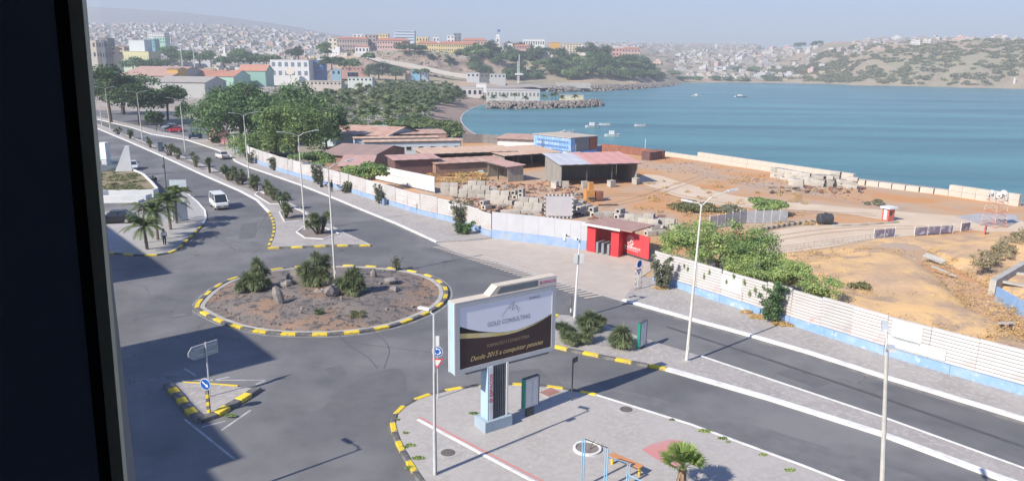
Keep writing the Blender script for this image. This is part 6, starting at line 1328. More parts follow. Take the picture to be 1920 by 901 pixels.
me_c = B(CG).box((0, -.03, 1.35), (.12, .08, 2.5)).mesh('wall_rib')
for k in range(16): link('wall_rib', me_c, t, (L_ * (k + .5) / 16, 0, 0))
B(WHITE).box((L_ * .56, -.08, 1.5), (.25, .02, .8)).build('printed_mark', t); B(WHITE).box((L_ * .62, -.08, 1.5), (.25, .02, .8)).build('printed_mark', t)
q0, q1 = at(1073, 308), at(1089, 306); hall('white_hut', 'small white hut squeezed between the blue offices and the grey container', q0, q1, 2.5, 2.2, 2.3, WHITE, TANR, over=.1, cat='hut')
# rows of sheds
hall('long_barrack', 'long pale blue barrack with windows under a thin tan roof', at(684, 295), at(864, 291), 3.6, 3.1, 3.15, PBW, RO_, over=.3, windows=8)
hall('long_barrack', 'second long barrack roof behind the pale blue one', at(666, 285), at(822, 282), 3.2, 2.9, 2.95, PBW, RO_, over=.3)
hall('long_barrack', 'third narrow brown roofed barrack row behind', at(672, 277), at(800, 275), 4, 3.0, 3.05, BRN, RR, over=.5)
a_, b_ = at(598, 272), at(724, 279)
hall('red_hall', 'big red gabled hall roof beside the dark acacias', a_, b_, 15, 3.0, 4.4, PBW, RR, gable=True, over=.8, cat='building', ridge=.55)
hall('plum_hall', 'plum coloured twin roof below the red hall, partly in shade', at(604, 316), at(694, 321), 15, 2.7, 3.8, BRN, RDK, gable=True, over=.6, cat='building', ridge=.6)
hall('red_shed', 'pink red shed roof with plum front behind the fence bush', at(742, 332), at(822, 328), 5, 2.9, 3.1, paint((.19, .115, .11)), RPK, over=.5)
hall('orange_shed', 'long orange roofed shed with slatted dark front', at(798, 318), at(962, 311), 6.5, 2.9, 3.15, TIM, RO_, over=.7, posts=8, openf=True)
hall('red_shed', 'low red roof in front of the orange shed', at(818, 331), at(945, 324), 5, 2.2, 2.4, BRN, RR, over=.4)
hall('orange_shed', 'orange roofed shed between the long shed and the blue offices', at(946, 318), at(1046, 310), 9, 2.6, 3.0, TIM, RO_, over=.6, openf=True, posts=3)
hall('red_shed', 'distant red roof by the beach left of the blue offices', at(933, 281), at(1003, 284), 9, 2.6, 2.9, WHITE, RR, over=.6)
hall('ruined_shed', 'roofless reddish ruin with an orange wall behind the barracks', at(770, 272), at(838, 271), 8, 2.6, 3.0, paint((.5, .33, .27)), RR, over=.1)
hall('teal_shed', 'small shed with pale teal roof behind the red hall', at(702, 262), at(736, 261), 7, 2.5, 3.0, PBW, paint((.3, .5, .47)), over=.3)
hall('small_shed', 'pinkish roof corner below the plum hall by the fence', at(640, 338), at(694, 338), 7, 2.4, 3.2, BRN, RPK, over=.5)
plain_wall('low_wall', 'dark slatted wall before the beach behind the long barrack', W((868, 268), (905, 268), (938, 270)), 2.2, paint((.22, .21, .2)), nseg=3)
plain_wall('rusty_fence', 'rust red sheet fence running from the container to the sea wall', W((1128, 283), (1180, 289), (1243, 298)), 1.7, RUST, 'fence', 10)
hall('rubble_hut', 'dark low hut at the end of the rusty fence by the sea', at(1218, 301), at(1246, 297), 2, 1.6, 1.7, paint((.16, .09, .085)), RUST, over=.1)
g = at(1209, 289); t = thing('mast', 'thin white mast at the sea end of the rusty fence', 'mast', g); B(WHITE).tube([(0, 0, 0), (0, 0, 3.4)], .07, 6).build('pole', t)
# stack of pale green boards
g = at(884, 326); t = thing('board_stack', 'stack of pale green and white boards on the yard earth left of the lean to', 'stack', g, .15)
for k in range(5): B([paint((.4, .55, .5)), WHITE][k % 2]).box((random.uniform(-.2, .2), k * .25 - .4, .12 + k * .17), (5.0 - k * .25, 2.2 - k * .1, .13)).build('board', t)
# concrete blocks in stacks: one prototype, then copies
def block_mesh():
    mb = B(BLOCKM); l, w, h = .62, .38, .3
    mb.box((0, 0, h), (l * 2, w * 2, h * 2)); mb.mat(HOLE)
    for s in (-1, 1): mb.add([(s * (l + .004), -.2, .15), (s * (l + .004), .2, .15), (s * (l + .004), .2, .45), (s * (l + .004), -.2, .45)], [(0, 1, 2, 3) if s > 0 else (3, 2, 1, 0)])
    return mb.mesh('concrete_block')
def block_mesh2():
    l, w, h, a = .62, .38, .6, .19; mb = B(BLOCKM)
    for s in (-1, 1):
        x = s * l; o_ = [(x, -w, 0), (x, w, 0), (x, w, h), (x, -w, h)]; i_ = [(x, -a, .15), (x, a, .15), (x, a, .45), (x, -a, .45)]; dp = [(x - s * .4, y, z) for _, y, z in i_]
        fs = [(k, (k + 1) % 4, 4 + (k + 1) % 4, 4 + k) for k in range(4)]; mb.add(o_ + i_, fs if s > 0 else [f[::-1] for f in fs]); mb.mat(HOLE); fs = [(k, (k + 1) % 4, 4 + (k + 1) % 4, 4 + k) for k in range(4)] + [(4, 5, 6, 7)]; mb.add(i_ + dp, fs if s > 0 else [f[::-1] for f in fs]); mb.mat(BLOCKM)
    mb.add([(-l, -w, 0), (l, -w, 0), (l, w, 0), (-l, w, 0), (-l, -w, h), (l, -w, h), (l, w, h), (-l, w, h)], [(3, 2, 1, 0), (4, 5, 6, 7), (0, 1, 5, 4), (2, 3, 7, 6)]); return mb.mesh('concrete_block')
BM = block_mesh2(); nb = 0
ORD = ['first', 'second', 'third', 'fourth', 'fifth', 'sixth', 'seventh', 'eighth', 'ninth', 'tenth', 'eleventh', 'twelfth', 'thirteenth']; COURSE = ['bottom course', 'second course', 'third course', 'fourth course', 'fifth course', 'sixth course']
def block_stack(px, py, rows, yaw, lab, step=True):
    global nb
    g = at(px, py); c, s = math.cos(yaw), math.sin(yaw)
    for r, n in enumerate(rows):
        for k in range(n):
            u = (k - (n - 1) / 2) * 1.3 + random.uniform(-.06, .06); v = r * (.24 if step else 0) + random.uniform(-.05, .05)
            o = link('concrete_block', BM, None, (g.x + u * c - v * s, g.y + u * s + v * c, r * .605), yaw + random.uniform(-.04, .04)); nb += 1
            tag(o, '%s concrete block, %s, %s' % (ORD[k] if n > 1 else 'lone', COURSE[r] if r < len(rows) - 1 or r == 0 else 'top course', lab), 'concrete block', 'concrete blocks ' + lab)
block_stack(893, 371, [4, 4, 3, 2], -.15, 'in the stepped stack above the grey fence shrub'); block_stack(843, 366, [2, 2, 2], -.1, 'in the short stack at the end of the board fence'); block_stack(916, 366, [2, 2], .1, 'in the low pair left of the yard centre')
block_stack(937, 382, [3, 2, 2], -.3, 'in the stack before the lean to shed'); block_stack(967, 372, [1, 1], 1.2, 'in the upright pair showing their holes'); block_stack(978, 376, [1, 1, 1], 1.25, 'in the middle column showing its holes', False); block_stack(990, 396, [3, 3, 2], -.25, 'in the stack left of the white dotted board'); block_stack(975, 402, [4], .1, 'in the row along the corner wall')
block_stack(1080, 399, [2, 2, 1], .9, 'in the stack just right of the white dotted board'); block_stack(1098, 402, [2, 2], .8, 'in the second stack right of the white dotted board'); block_stack(1115, 405, [1, 1], 1.0, 'in the single column near the gate canopy'); block_stack(1140, 406, [3], .1, 'in the row over the gate canopy'); block_stack(1165, 408, [2, 1], .9, 'in the group above the canopy end'); block_stack(1190, 420, [3, 2], -.3, 'in the heap right of the canopy'); block_stack(1215, 428, [3, 2, 1], -.5, 'in the pile behind the red sliding panel'); block_stack(1245, 428, [3, 2], -.4, 'in the pile touching the acacia'); block_stack(1228, 440, [2, 1], .4, 'in the last pile beside the acacia trunk'); block_stack(912, 392, [1, 1], .8, 'in the loose pair behind the fence')
# white dotted board
g = at(1047, 409); t = thing('notice_board', 'large white board with a black and white dotted border above the corner wall', 'notice board', (g.x, g.y, 0), -.02); wB = 50 / FPX * (g - Vector((0, 0, EYE))).dot(_f); hB = height(1047, 409, 1047, 364)
B(WHB).box((0, 0, hB / 2 + .15), (wB, .1, hB - .3)).build('board', t)
for k in range(14):
    for z in (.12, hB + .0): B([DARKM, WHITE][k % 2]).box((-wB / 2 + wB * (k + .5) / 14, -.02, z), (wB / 14 - .01, .16, .13)).build('border_stud', t)
for k in range(10):
    for x in (-wB / 2 - .06, wB / 2 + .06): B([DARKM, WHITE][k % 2]).box((x, -.02, .25 + (hB - .35) * (k + .5) / 10), (.13, .16, (hB - .35) / 10 - .01)).build('border_stud', t)
for x in (-wB / 3, wB / 3): B(GALV).box((x, .12, hB / 2), (.1, .1, hB)).build('post', t)
# orange machine, small yard things
g = at(1108, 376); t = thing('block_machine', 'orange yellow block making machine standing on the yard earth', 'machine', g, .3); OM = mat('machine_orange', (.6, .3, .08), (.45, .24, .1), 2, 5, .6); B(OM).box((-.3, 0, .8), (1.3, 1.2, 1.6)).build('frame', t); B(OM).box((-.1, .1, 2.1), (.7, .6, 1.2)).build('hopper', t); B(RUST).box((1.1, -.3, .8), (1.0, .9, 1.2)).build('motor_box', t); B(DARKM).box((.2, -.65, .5), (1.8, .1, .2)).build('rail', t)
for k, (px, py, w, lab) in enumerate([(1060, 352, 1.0, 'white drum at the near corner of the open shed'), (1096, 352, .9, 'grey block inside the open shed left post'), (1146, 350, 1.1, 'pale block stack at the right post of the open shed'), (1192, 345, 1.1, 'white block at the right end of the open shed'), (1040, 352, 1.4, 'pale sacks against the shed wall')]):
    g = at(px, py); t = thing('yard_crate', lab, 'crate', g, .3 * k, 'crates about the open shed'); B(BLOCKM).box((0, 0, .5), (w, .9, 1.0)).build('crate', t); B(CONC).box((0, 0, 1.03), (w + .08, .95, .06)).build('lid', t)
g = at(1140, 385); t = thing('plank', 'dark plank lying on the yard earth right of the machine', 'plank', g, .15); B(BARK).box((0, 0, .1), (2.8, .25, .15)).build('board', t); B(BARK).box((.3, .3, .06), (2.2, .2, .1)).build('board', t)
mb = B(mat('rubble', (.42, .3, .24), (.3, .22, .19), 2, 5, .95))
for k in range(420):
    px, py = random.uniform(860, 1080), random.uniform(338, 402); g = at(px, py); s = random.uniform(.08, .3); mb.blob((g.x, g.y, s * .3), (s, s, s * .6), k, 5, 3, .35)
for k in range(260):
    px = random.uniform(1120, 1620); py = 292 + (px - 1250) * .155 + random.uniform(4, 30); g = at(px, py); s = random.uniform(.08, .28); mb.blob((g.x, g.y, s * .3), (s, s, s * .6), k, 5, 3, .35)
tag(mb.build('rubble'), 'broken stones and rubble strewn over the yard earth', 'rubble', kind='stuff')
cl = [(at(x, y).x, at(x, y).y, .3, random.uniform(.8, 2), random.uniform(.6, 1.4), .4) for x, y in [(random.uniform(800, 905), random.uniform(318, 345)) for _ in range(34)]]
tag(link('dry_brush', leaves('dry_brush', cl, 3000, .22, DRYG, seed=95, aspect=3, shell=.05, flat=-.1)), 'reddish dry brush in the yard between the sheds and the board fence', 'brush', kind='stuff')
cl = [(at(x, y).x, at(x, y).y, .15, random.uniform(.5, 1.8), random.uniform(.4, 1.2), .15) for x, y in [(random.uniform(1200, 1560), random.uniform(330, 430)) for _ in range(60)]]
tag(link('yard_weeds', leaves('yard_weeds', cl, 2200, .15, DRYG, seed=96, aspect=3, shell=.05)), 'sparse dry weeds over the open yard earth', 'weeds', kind='stuff')

# sea wall of big pale blocks
SW = mat('sea_wall_block', (.58, .53, .46), (.45, .415, .36), .7, 7, .9, bump=.2, c3=(.58, .5, .42), scale3=.4)
sw = thing('sea_wall', 'long wall of pale concrete blocks between the yard and the sea', 'wall', tuple(at(1250, 290))); oo = Vector(sw.location)
swp = W((1246, 291), (1310, 300), (1432, 319), (1545, 336), (1600, 344), (1780, 366), (1912, 386)); sme = [B(SW).box((0, 0, .45), (1.96, .9, .9)).mesh('block'), B(SW).box((0, 0, .45), (1.96, .8, .86)).mesh('block')]
secs = [1, 2, 2, 3, 1, 1]; secs = [2, 3, 3, 2, 2, 2]
for (a, b_), nr in zip(zip(swp[:-1], swp[1:]), [1, 2, 2, 2, 1, 2]):
    d = b_ - a; n = max(1, round(d.length / 2)); yaw = math.atan2(d.y, d.x)
    for k in range(n):
        c = a + d * ((k + .5) / n) - oo
        for r in range(nr): link('block', sme[r % 2], sw, (c.x + random.uniform(-.05, .05), c.y + random.uniform(-.05, .05), r * .91 - .1), yaw + random.uniform(-.02, .02))
def pile(px0, px1, py0, dy, n, lab, tiers=(1, 3)):
    for k in range(n):
        f = (k + .5) / n; px = px0 + (px1 - px0) * f; g = at(px, py0 + dy * f)
        for r in range(random.randint(*tiers)):
            o = link('concrete_block', BM, None, (g.x + random.uniform(-.1, .1), g.y + random.uniform(-.1, .1), r * .605), random.uniform(-.3, .3) - .6); o.scale = (1.3, 1.3, 1.0); tag(o, '%s column from left, %s, %s' % (ORD[k], COURSE[r], lab), 'concrete block', 'concrete blocks ' + lab)
pile(1450, 1540, 332, 18, 13, 'row inside the sea wall', (2, 3)); pile(1535, 1556, 346, 4, 3, 'tall heap at mid sea wall', (3, 4)); pile(1560, 1600, 347, 6, 6, 'loose heap beside the tall heap', (2, 4)); pile(1485, 1500, 347, 3, 2, 'small heap before the sea wall', (1, 2))
# kiosk, water tank, painted kerb stones, barrier panels, lattice tower
g = at(1664, 413); t = thing('guard_kiosk', 'small red guard kiosk with a white flat roof on the dirt road', 'kiosk', g, .4); KR = paint((.62, .16, .13), .6); t.scale = (.68, .68, .8); B(KR).box((0, 0, 1.0), (1.5, 1.5, 2.0)).build('cabin', t); B(paint((.74, .78, .84), .5)).box((0, 0, 2.15), (2.2, 2.2, .3)).build('roof', t); B(GLASS).box((-.25, -.77, 1.25), (.6, .04, .6)).build('window', t); B(WHITE).box((-.77, 0, 1.0), (.04, .7, 1.7)).build('door', t)
g = at(1546, 420); t = thing('water_tank', 'black plastic water tank lying on the ground by the curved kerb', 'water tank', g, .1); TB = mat('black_plastic', (.045, .05, .06), (.07, .075, .085), 2, 3, .4); mb = B(TB); mb.tube([(-.95, 0, .7), (-.8, 0, .7), (.8, 0, .7), (.95, 0, .7)], [.45, .68, .68, .45], 16); mb.build('body', t)
for x in (-.45, 0, .45): B(TB).tube([(x - .05, 0, .7), (x + .05, 0, .7)], .71, 16).build('ring', t)
B(TB).tube([(0, 0, 1.36), (0, 0, 1.48)], .2, 12).build('lid', t)
kb = thing('stone_kerb', 'curved row of black and tan kerb stones along the dirt road before the acacia', 'kerb', tuple(at(1415, 432)), 0); oo = Vector(kb.location); kp = smooth(W((1408, 436), (1450, 428), (1490, 421), (1530, 417)), 1); kerb_stones([p - oo for p in kp], kb, [BLACKK, paint((.6, .5, .36))], .3, .35, .5)
kb = thing('stone_kerb', 'low kerb along the front of the guard kiosk road', 'kerb', tuple(at(1560, 424)), 0); oo = Vector(kb.location); kerb_stones([p - oo for p in W((1562, 424), (1620, 422), (1685, 417))], kb, [CONC, paint((.4, .34, .27))], .2, .2, 1.2)
PUR = mat('printed_mesh_banner', (.2, .18, .25), (.5, .48, .52), 1.6, 5, .7, lo=.52, hi=.62)
for k, (pa_, pb_, n, lab) in enumerate([((1638, 447), (1677, 443), 2, 'short pair of dark printed barrier panels nearest the acacia'), ((1714, 442), (1786, 437), 3, 'row of three dark printed barrier panels along the slope top'), ((1801, 434), (1818, 431), 1, 'single dark printed barrier panel near the red lattice tower')]):
    a, b_ = at(*pa_), at(*pb_); d = b_ - a; root = thing('barrier', lab, 'barrier', tuple(a), math.atan2(d.y, d.x), 'printed barriers on the slope top'); L_ = d.length
    for j in range(n): B(PUR).box((L_ * (j + .5) / n, 0, .55), (L_ / n - .12, .04, .85)).build('panel', root); B(WHITE).box((L_ * j / n, 0, .6), (.07, .07, 1.2)).build('post', root)
    B(WHITE).box((L_, 0, .6), (.07, .07, 1.2)).build('post', root)
a, b_ = at(1440, 474), at(1640, 447); d = b_ - a; root = thing('wire_fence', 'low wire fence with dotted pale posts along the dirt road', 'fence', tuple(a)); n = 22
for k in range(n + 1): q = d * (k / n) + Vector((0, .12 * math.sin(k), 0)); B(CONC).box((q.x, q.y, .3), (.06, .06, .6)).build('post', root)
for z in (.3, .55): B(DARKM).tube([(0, 0, z), (d.x, d.y, z)], .012, 4).build('wire', root)
def tower(label, px, py, h, w):
    g = at(px, py); t = thing('lattice_tower', label, 'lattice mast', g, .3); RWt = [paint((.55, .24, .17)), paint((.58, .5, .42))]; n = 6; me_cache = {}
    for i in range(n):
        z0, z1 = h * i / n, h * (i + 1) / n; w0 = w * (1 - .25 * i / n); w1 = w * (1 - .25 * (i + 1) / n); mb = B(RWt[i % 2])
        c0 = [(sx * w0 / 2, sy * w0 / 2, z0) for sx, sy in ((-1, -1), (1, -1), (1, 1), (-1, 1))]; c1 = [(sx * w1 / 2, sy * w1 / 2, z1) for sx, sy in ((-1, -1), (1, -1), (1, 1), (-1, 1))]
        for k in range(4): mb.tube([c0[k], c1[k]], .035, 4); mb.tube([c0[k], c1[(k + 1) % 4]], .02, 4); mb.tube([c0[(k + 1) % 4], c1[k]], .02, 4); mb.tube([c1[k], c1[(k + 1) % 4]], .02, 4)
        mb.build('lattice_section', t)
    for k in range(5): a_ = k * 1.3; B(WHITE).disc((.8 * math.cos(a_), .8 * math.sin(a_), h + .2 - .2 * (k % 2)), .34, (math.cos(a_), math.sin(a_), 0), 12, .18).build('dish', t)
    for k in range(4): a_ = k * 1.6 + .3; B(GALV).box((1.0 * math.cos(a_), 1.0 * math.sin(a_), h - .1), (.16, .16, 1.0)).build('antenna', t)
    B(DARKM).box((0, 0, h - .02), (1.5, 1.5, .1)).build('platform', t)
tower('red and white lattice mast with dishes at the right edge of the site', 1862, 424, height(1862, 424, 1862, 362), 2.0)
g = at(1846, 440); t = thing('warning_barrier', 'leaning red barrier board at the foot of the lattice mast', 'barrier', g, .9); B(paint((.66, .14, .12))).box((0, 0, .6), (1.5, .12, .9)).build('board', t); B(WHITE).box((0, -.07, .6), (1.5, .02, .16)).build('stripe', t)
# gully channel and blue fence at the lower right edge
ca, cb_ = at(1858, 552), at(1975, 480); d = cb_ - ca; root = thing('drain_channel', 'concrete drainage channel running out at the right edge', 'channel', tuple(ca), math.atan2(d.y, d.x)); L_ = d.length
for y, z, w_, h_ in ((0, .85, .5, .5), (-3.0, .6, .5, .5)): B(CONC).box((L_ / 2, y, z - .2), (L_, w_, h_ + .9)).build('side_wall', root)
B(paint((.12, .12, .13))).box((L_ / 2, -1.5, -.02), (L_, 2.6, .1)).build('channel_bed', root)
for k in range(5): B(CONC).box((L_ * (k + .5) / 5, -1.5, .85), (.4, 2.6, .2)).build('cross_beam', root)
fa, fb_ = at(1866, 562), at(1975, 628); plain_wall('blue_fence', 'blue and white sheet fence at the right edge below the channel', [fa, fb_], 1.2, BLUEB, 'fence', 7)
for k, (px, py, lab) in enumerate([(1752, 484, 'pale concrete slab lying tilted on the gully side'), (1770, 508, 'thin white beam lying across the gully')]):
    g = at(px, py, .5); t = thing('concrete_slab' if k == 0 else 'beam', lab, 'slab', g, -.9); b__ = B(CONC).box((0, 0, 0), (2.0, .8, .1) if k == 0 else (2.4, .15, .12)).build('slab', t); t.rotation_euler = (.3, .2, -.95)
g = at(1886, 612, .4); t = thing('fallen_bench', 'broken pale plank bench lying on the slope at the right edge', 'bench', g, .1); B(CONC).box((0, 0, .3), (1.2, .3, .08)).build('plank', t); B(DARKM).box((-.3, 0, .1), (.1, .25, .4)).build('leg', t); B(DARKM).box((.4, 0, .1), (.1, .25, .4)).build('leg', t)
t = thing('timber_mast', 'thin timber mast before the orange sheds', 'mast', at(1016, 300)); B(BARK).tube([(0, 0, 0), (0, 0, 4.2)], .09, 6).build('pole', t); B(BARK).tube([(-.5, 0, 2.6), (.5, 0, 2.6)], .04, 5).build('crosspiece', t)

# boulders set on the roundabout
BOUL = mat('boulder_stone', (.29, .26, .245), (.2, .185, .18), 1.2, 7, .9, bump=.5, bscale=6)
for k, (px, py, sx, sy, sz, tl, lab) in enumerate([(556, 532, .95, .3, 1.15, .25, 'tall flat boulder standing between the yuccas on the roundabout'), (526, 570, .38, .25, 1.1, -.2, 'dark upright slab standing at the front of the roundabout'), (537, 538, .6, .5, .45, 0, 'low pale boulder before the tall flat one'), (620, 556, .75, .35, .8, .3, 'grey boulder leaning at the foot of the roundabout lamp'), (733, 530, .7, .5, .4, 0, 'flat tan boulder on the right of the roundabout'), (740, 546, .6, .4, .35, .2, 'second tan boulder below the flat one'), (700, 520, .35, .3, .55, .1, 'small pointed dark boulder at the back of the roundabout'), (507, 540, .4, .3, .35, 0, 'small stone beside the left yucca')]):
    sx, sy, sz = sx * 1.1, sy * 1.1, sz * 1.05; g = at(px, py, .45); t = thing('boulder', lab, 'boulder', g, .4 * k, 'boulders on the roundabout'); o = B(BOUL).blob((0, 0, sz * .55), (sx, sy, sz * .75), 700 + k, 7, 5, .2).build('stone', t); t.rotation_euler = (tl * .5, tl, .3 * k)
mb = B(mat('white_rubble', (.6, .6, .6), (.3, .3, .3), 2, 4, .9))
for k in range(110):
    px, py = random.gauss(598, 13), random.gauss(553, 5); g = at(px, py, .5); s = random.uniform(.05, .17); mb.blob((g.x, g.y, .5 + s * .3), (s, s, s * .6), k, 5, 3, .3)
tag(mb.build('rubble'), 'white broken rubble beside the roundabout lamp', 'rubble', kind='stuff')

# scrap lying about the yard: planks, bent sheets, broken blocks
SCR = [mat('scrap_wood', (.2, .14, .1), (.28, .2, .15), 2, 5, .95), RUST, mat('scrap_dark', (.07, .065, .06), (.13, .11, .1), 2, 4, .9), mat('scrap_grey', (.38, .36, .33), (.27, .25, .23), 2, 4, .9)]
mb = MB(); RS = random.Random(41)
for k in range(330):
    if k < 230: px, py = RS.uniform(830, 1110), RS.uniform(345, 408)
    elif k < 280: px, py = RS.uniform(1100, 1260), RS.uniform(405, 430)
    else: px, py = RS.uniform(1440, 1620), RS.uniform(352, 362)
    g = at(px, py); mb.mat(RS.choice(SCR)); L_ = RS.uniform(.3, 1.7); mb.box((g.x, g.y, RS.uniform(.04, .22)), (L_, RS.uniform(.08, .5), RS.uniform(.05, .28)), RS.uniform(0, PI))
tag(mb.build('scrap'), 'dark scrap wood, rusty sheets and broken pieces strewn among the concrete blocks', 'scrap', kind='stuff')
# ------------------------------------------------------------------ BOATS, JETTY, ROCK SHORE
def boat(label, px, py, L_, yaw, cabin):
    g = at(px, py, -3.0); t = thing('boat', label, 'boat', g, yaw, 'small boats moored in the bay'); mb = B(WHITE); st = [(-.5, .34, .0), (-.3, .4, .0), (.1, .4, .02), (.35, .26, .06), (.5, .02, .14)]; V = []
    for x, w, dz in st: V += [(x * L_, -w * L_ * .38, .75 + dz * 2), (x * L_, w * L_ * .38, .75 + dz * 2), (x * L_, w * L_ * .2, -.2), (x * L_, -w * L_ * .2, -.2)]
    mb.add(V, [(i * 4 + k, i * 4 + (k + 1) % 4, i * 4 + 4 + (k + 1) % 4, i * 4 + 4 + k) for i in range(4) for k in range(4)] + [(0, 3, 2, 1), (16, 17, 18, 19)]); mb.build('hull', t); B(paint((.2, .3, .42), .6)).box((-.05 * L_, 0, .8), (L_ * .6, L_ * .2, .06)).build('deck', t)
    if cabin: B(WHITE).box((-.08 * L_, 0, 1.3), (L_ * .3, L_ * .17, 1.1)).build('cabin', t); B(GLASS).box((.075 * L_, 0, 1.5), (.05, L_ * .14, .4)).build('windscreen', t)
for px, py, L_, yaw, c, lab in [(1112, 239, 5.6, .2, 1, 'nearest white cabin boat left of the blue offices line'), (1134, 235, 4.2, .0, 0, 'small open boat right of the nearest cabin boat'), (1149, 256, 5.2, .1, 1, 'white boat closest to the yard over the pink shed roof'), (1201, 237, 4.4, .1, 0, 'small pale boat farthest right of the near group'), (1306, 181, 7.5, .0, 1, 'lone white boat in mid bay, left of the sail boat'), (1389, 182, 10, .2, 1, 'larger white boat alone in mid bay'), (1067, 249, 4.0, .2, 0, 'small boat partly hidden behind the blue office roof'), (1055, 250, 3.5, 1.2, 0, 'dinghy just over the blue office roof')]: boat(lab, px, py, L_, yaw, c)
ROCK = mat('shore_rock', (.3, .26, .23), (.2, .175, .16), .5, 6, .95)
def rocks(name, label, path, wid, n, s0, s1, top, slabm=None):
    root = thing(name, label, 'rock bank', tuple(path[0])); oo = Vector(root.location); mb = B(ROCK); P = dense(path, 6)
    for k in range(n):
        f = random.random() * (len(P) - 1.001); i = int(f); q = P[i].lerp(P[i + 1], f - i); u = random.uniform(-1, 1); t_ = (P[i + 1] - P[i]).normalized(); s = random.uniform(s0, s1); z = -2.9 + (top + 2.9) * (1 - abs(u) ** 1.5)
        c = q + Vector((-t_.y, t_.x, 0)) * u * wid - oo; mb.blob((c.x, c.y, z - oo.z), (s, s, s * .8), k, 6, 4, .25)
    ob = mb.build('rock_pile', root); ob['kind'] = 'stuff'; return root
jp = W((915, 191), (960, 192), (1020, 191.5), (1080, 190.5), (1110, 188.5))
struct(slab('jetty', [p + Vector((0, 14, 0)) for p in jp] + [p - Vector((0, 1, 0)) for p in jp[::-1]], -5, .1, GRAVEL))
rocks('rock_bank', 'rock armoured near side of the short jetty', [p - Vector((0, 3, 0)) for p in jp] + [jp[-1] + Vector((4, 7, 0))], 4, 900, .5, 1.1, .1)
rocks('rock_bank', 'long rock sea wall below the coast road behind the jetty', W((1035, 166), (1110, 164.5), (1185, 161), (1225, 158.5), (1256, 155.5)), 7, 1300, .7, 1.6, 1.2)
struct(slab('coast_road', smooth(W((800, 152), (860, 157), (940, 160), (1040, 162.5), (1110, 161.5), (1185, 158.5), (1245, 154.8), (1240, 152.5), (1180, 155), (1100, 158), (1030, 158.5), (940, 156), (860, 153), (800, 148)), 1), -1, .9, mat('coast_road_surface', (.3, .29, .28), (.24, .235, .23), .05)))
cw_ = at(1045, 165); t = thing('quay_wall', 'short pale concrete wall at the inner end of the rock sea wall', 'wall', tuple(cw_)); B(CONC).box((14, 2, 2.2), (30, 3, 4.4)).build('wall', t)

# ------------------------------------------------------------------ BUILDINGS OF THE TOWN
ROOFR = mat('town_tile_roof', (.45, .2, .13), (.38, .18, .13), .3, 5, .85)
def bldg(label, px0, px1, yt, yb, d, col, depth=None, roof=None, nf=None, nw=None, yaw=0.0, name='town_building', cat='building', wcol=None, group=None, pitched=False, winobj=False, strips=False):
    p0, p1 = at_d(px0, yb, d), at_d(px1, yb, d); top = at_d((px0 + px1) / 2, yt, d).z; zb = min(p0.z, p1.z); w = p1.x - p0.x; h = top - zb; D_ = depth or min(w * .8, 18); c = (p0 + p1) / 2
    t = thing(name, label, cat, (c.x, d, zb), yaw, group); M = paint(col, .85); hw = h
    B(M).box((0, D_ / 2, hw / 2 - 4), (w, D_, hw + 8)).build('wall', t)
    if pitched:
        rh = max(1.0, D_ * .2); B(roof or ROOFR).add([(-w / 2 - .4, -.5, h), (w / 2 + .4, -.5, h), (w / 2 + .4, D_ + .5, h), (-w / 2 - .4, D_ + .5, h), (-w / 2 + D_ * .25, D_ / 2, h + rh), (w / 2 - D_ * .25, D_ / 2, h + rh)], [(0, 1, 5, 4), (2, 3, 4, 5), (1, 2, 5), (3, 0, 4), (3, 2, 1, 0)]).build('roof', t)
    else: B(roof or paint(tuple(min(.8, c_ * .85) for c_ in col), .9)).box((0, D_ / 2, h + .2), (w + .3, D_ + .3, .4)).build('roof', t)
    nf = nf if nf is not None else max(1, int(h / 3.4)); nw = nw if nw is not None else max(2, int(w / 3.6))
    if nf and nw:
        WM = paint(wcol, .3) if wcol else GLASS
        if strips:
            for f in range(nf): B(WM).box((0, -.06, h * (f + .55) / nf), (w * .94, .1, h / nf * .42)).build('window_band', t)
        elif winobj:
            mw = B(WM).box((0, 0, 0), (w / nw * .5, .14, h / nf * .5)).mesh('window')
            for f in range(nf):
                for k in range(nw): link('window', mw, t, (-w / 2 + w * (k + .5) / nw, -.06, h * (f + .52) / nf))
        else:
            mb = B(WM)
            for f in range(nf):
                for k in range(nw):
                    x = -w / 2 + w * (k + .5) / nw; mb.box((x, -.03, h * (f + .55) / nf), (w / nw * .42, .16, h / nf * .42))
                    if k < 3: mb.box((w / 2 * .999, D_ * (k + .5) / 3, h * (f + .55) / nf), (.16, D_ / 3 * .4, h / nf * .42))
            mb.build('windows', t)['kind'] = 'stuff'
    return t
CRM, PK, WH, YE, GY, OC, BL, MINT = (.66, .6, .46), (.62, .42, .38), (.74, .74, .73), (.68, .56, .3), (.42, .4, .38), (.66, .4, .1), (.22, .4, .62), (.42, .66, .55)
P_ = 'buildings on the plateau edge'
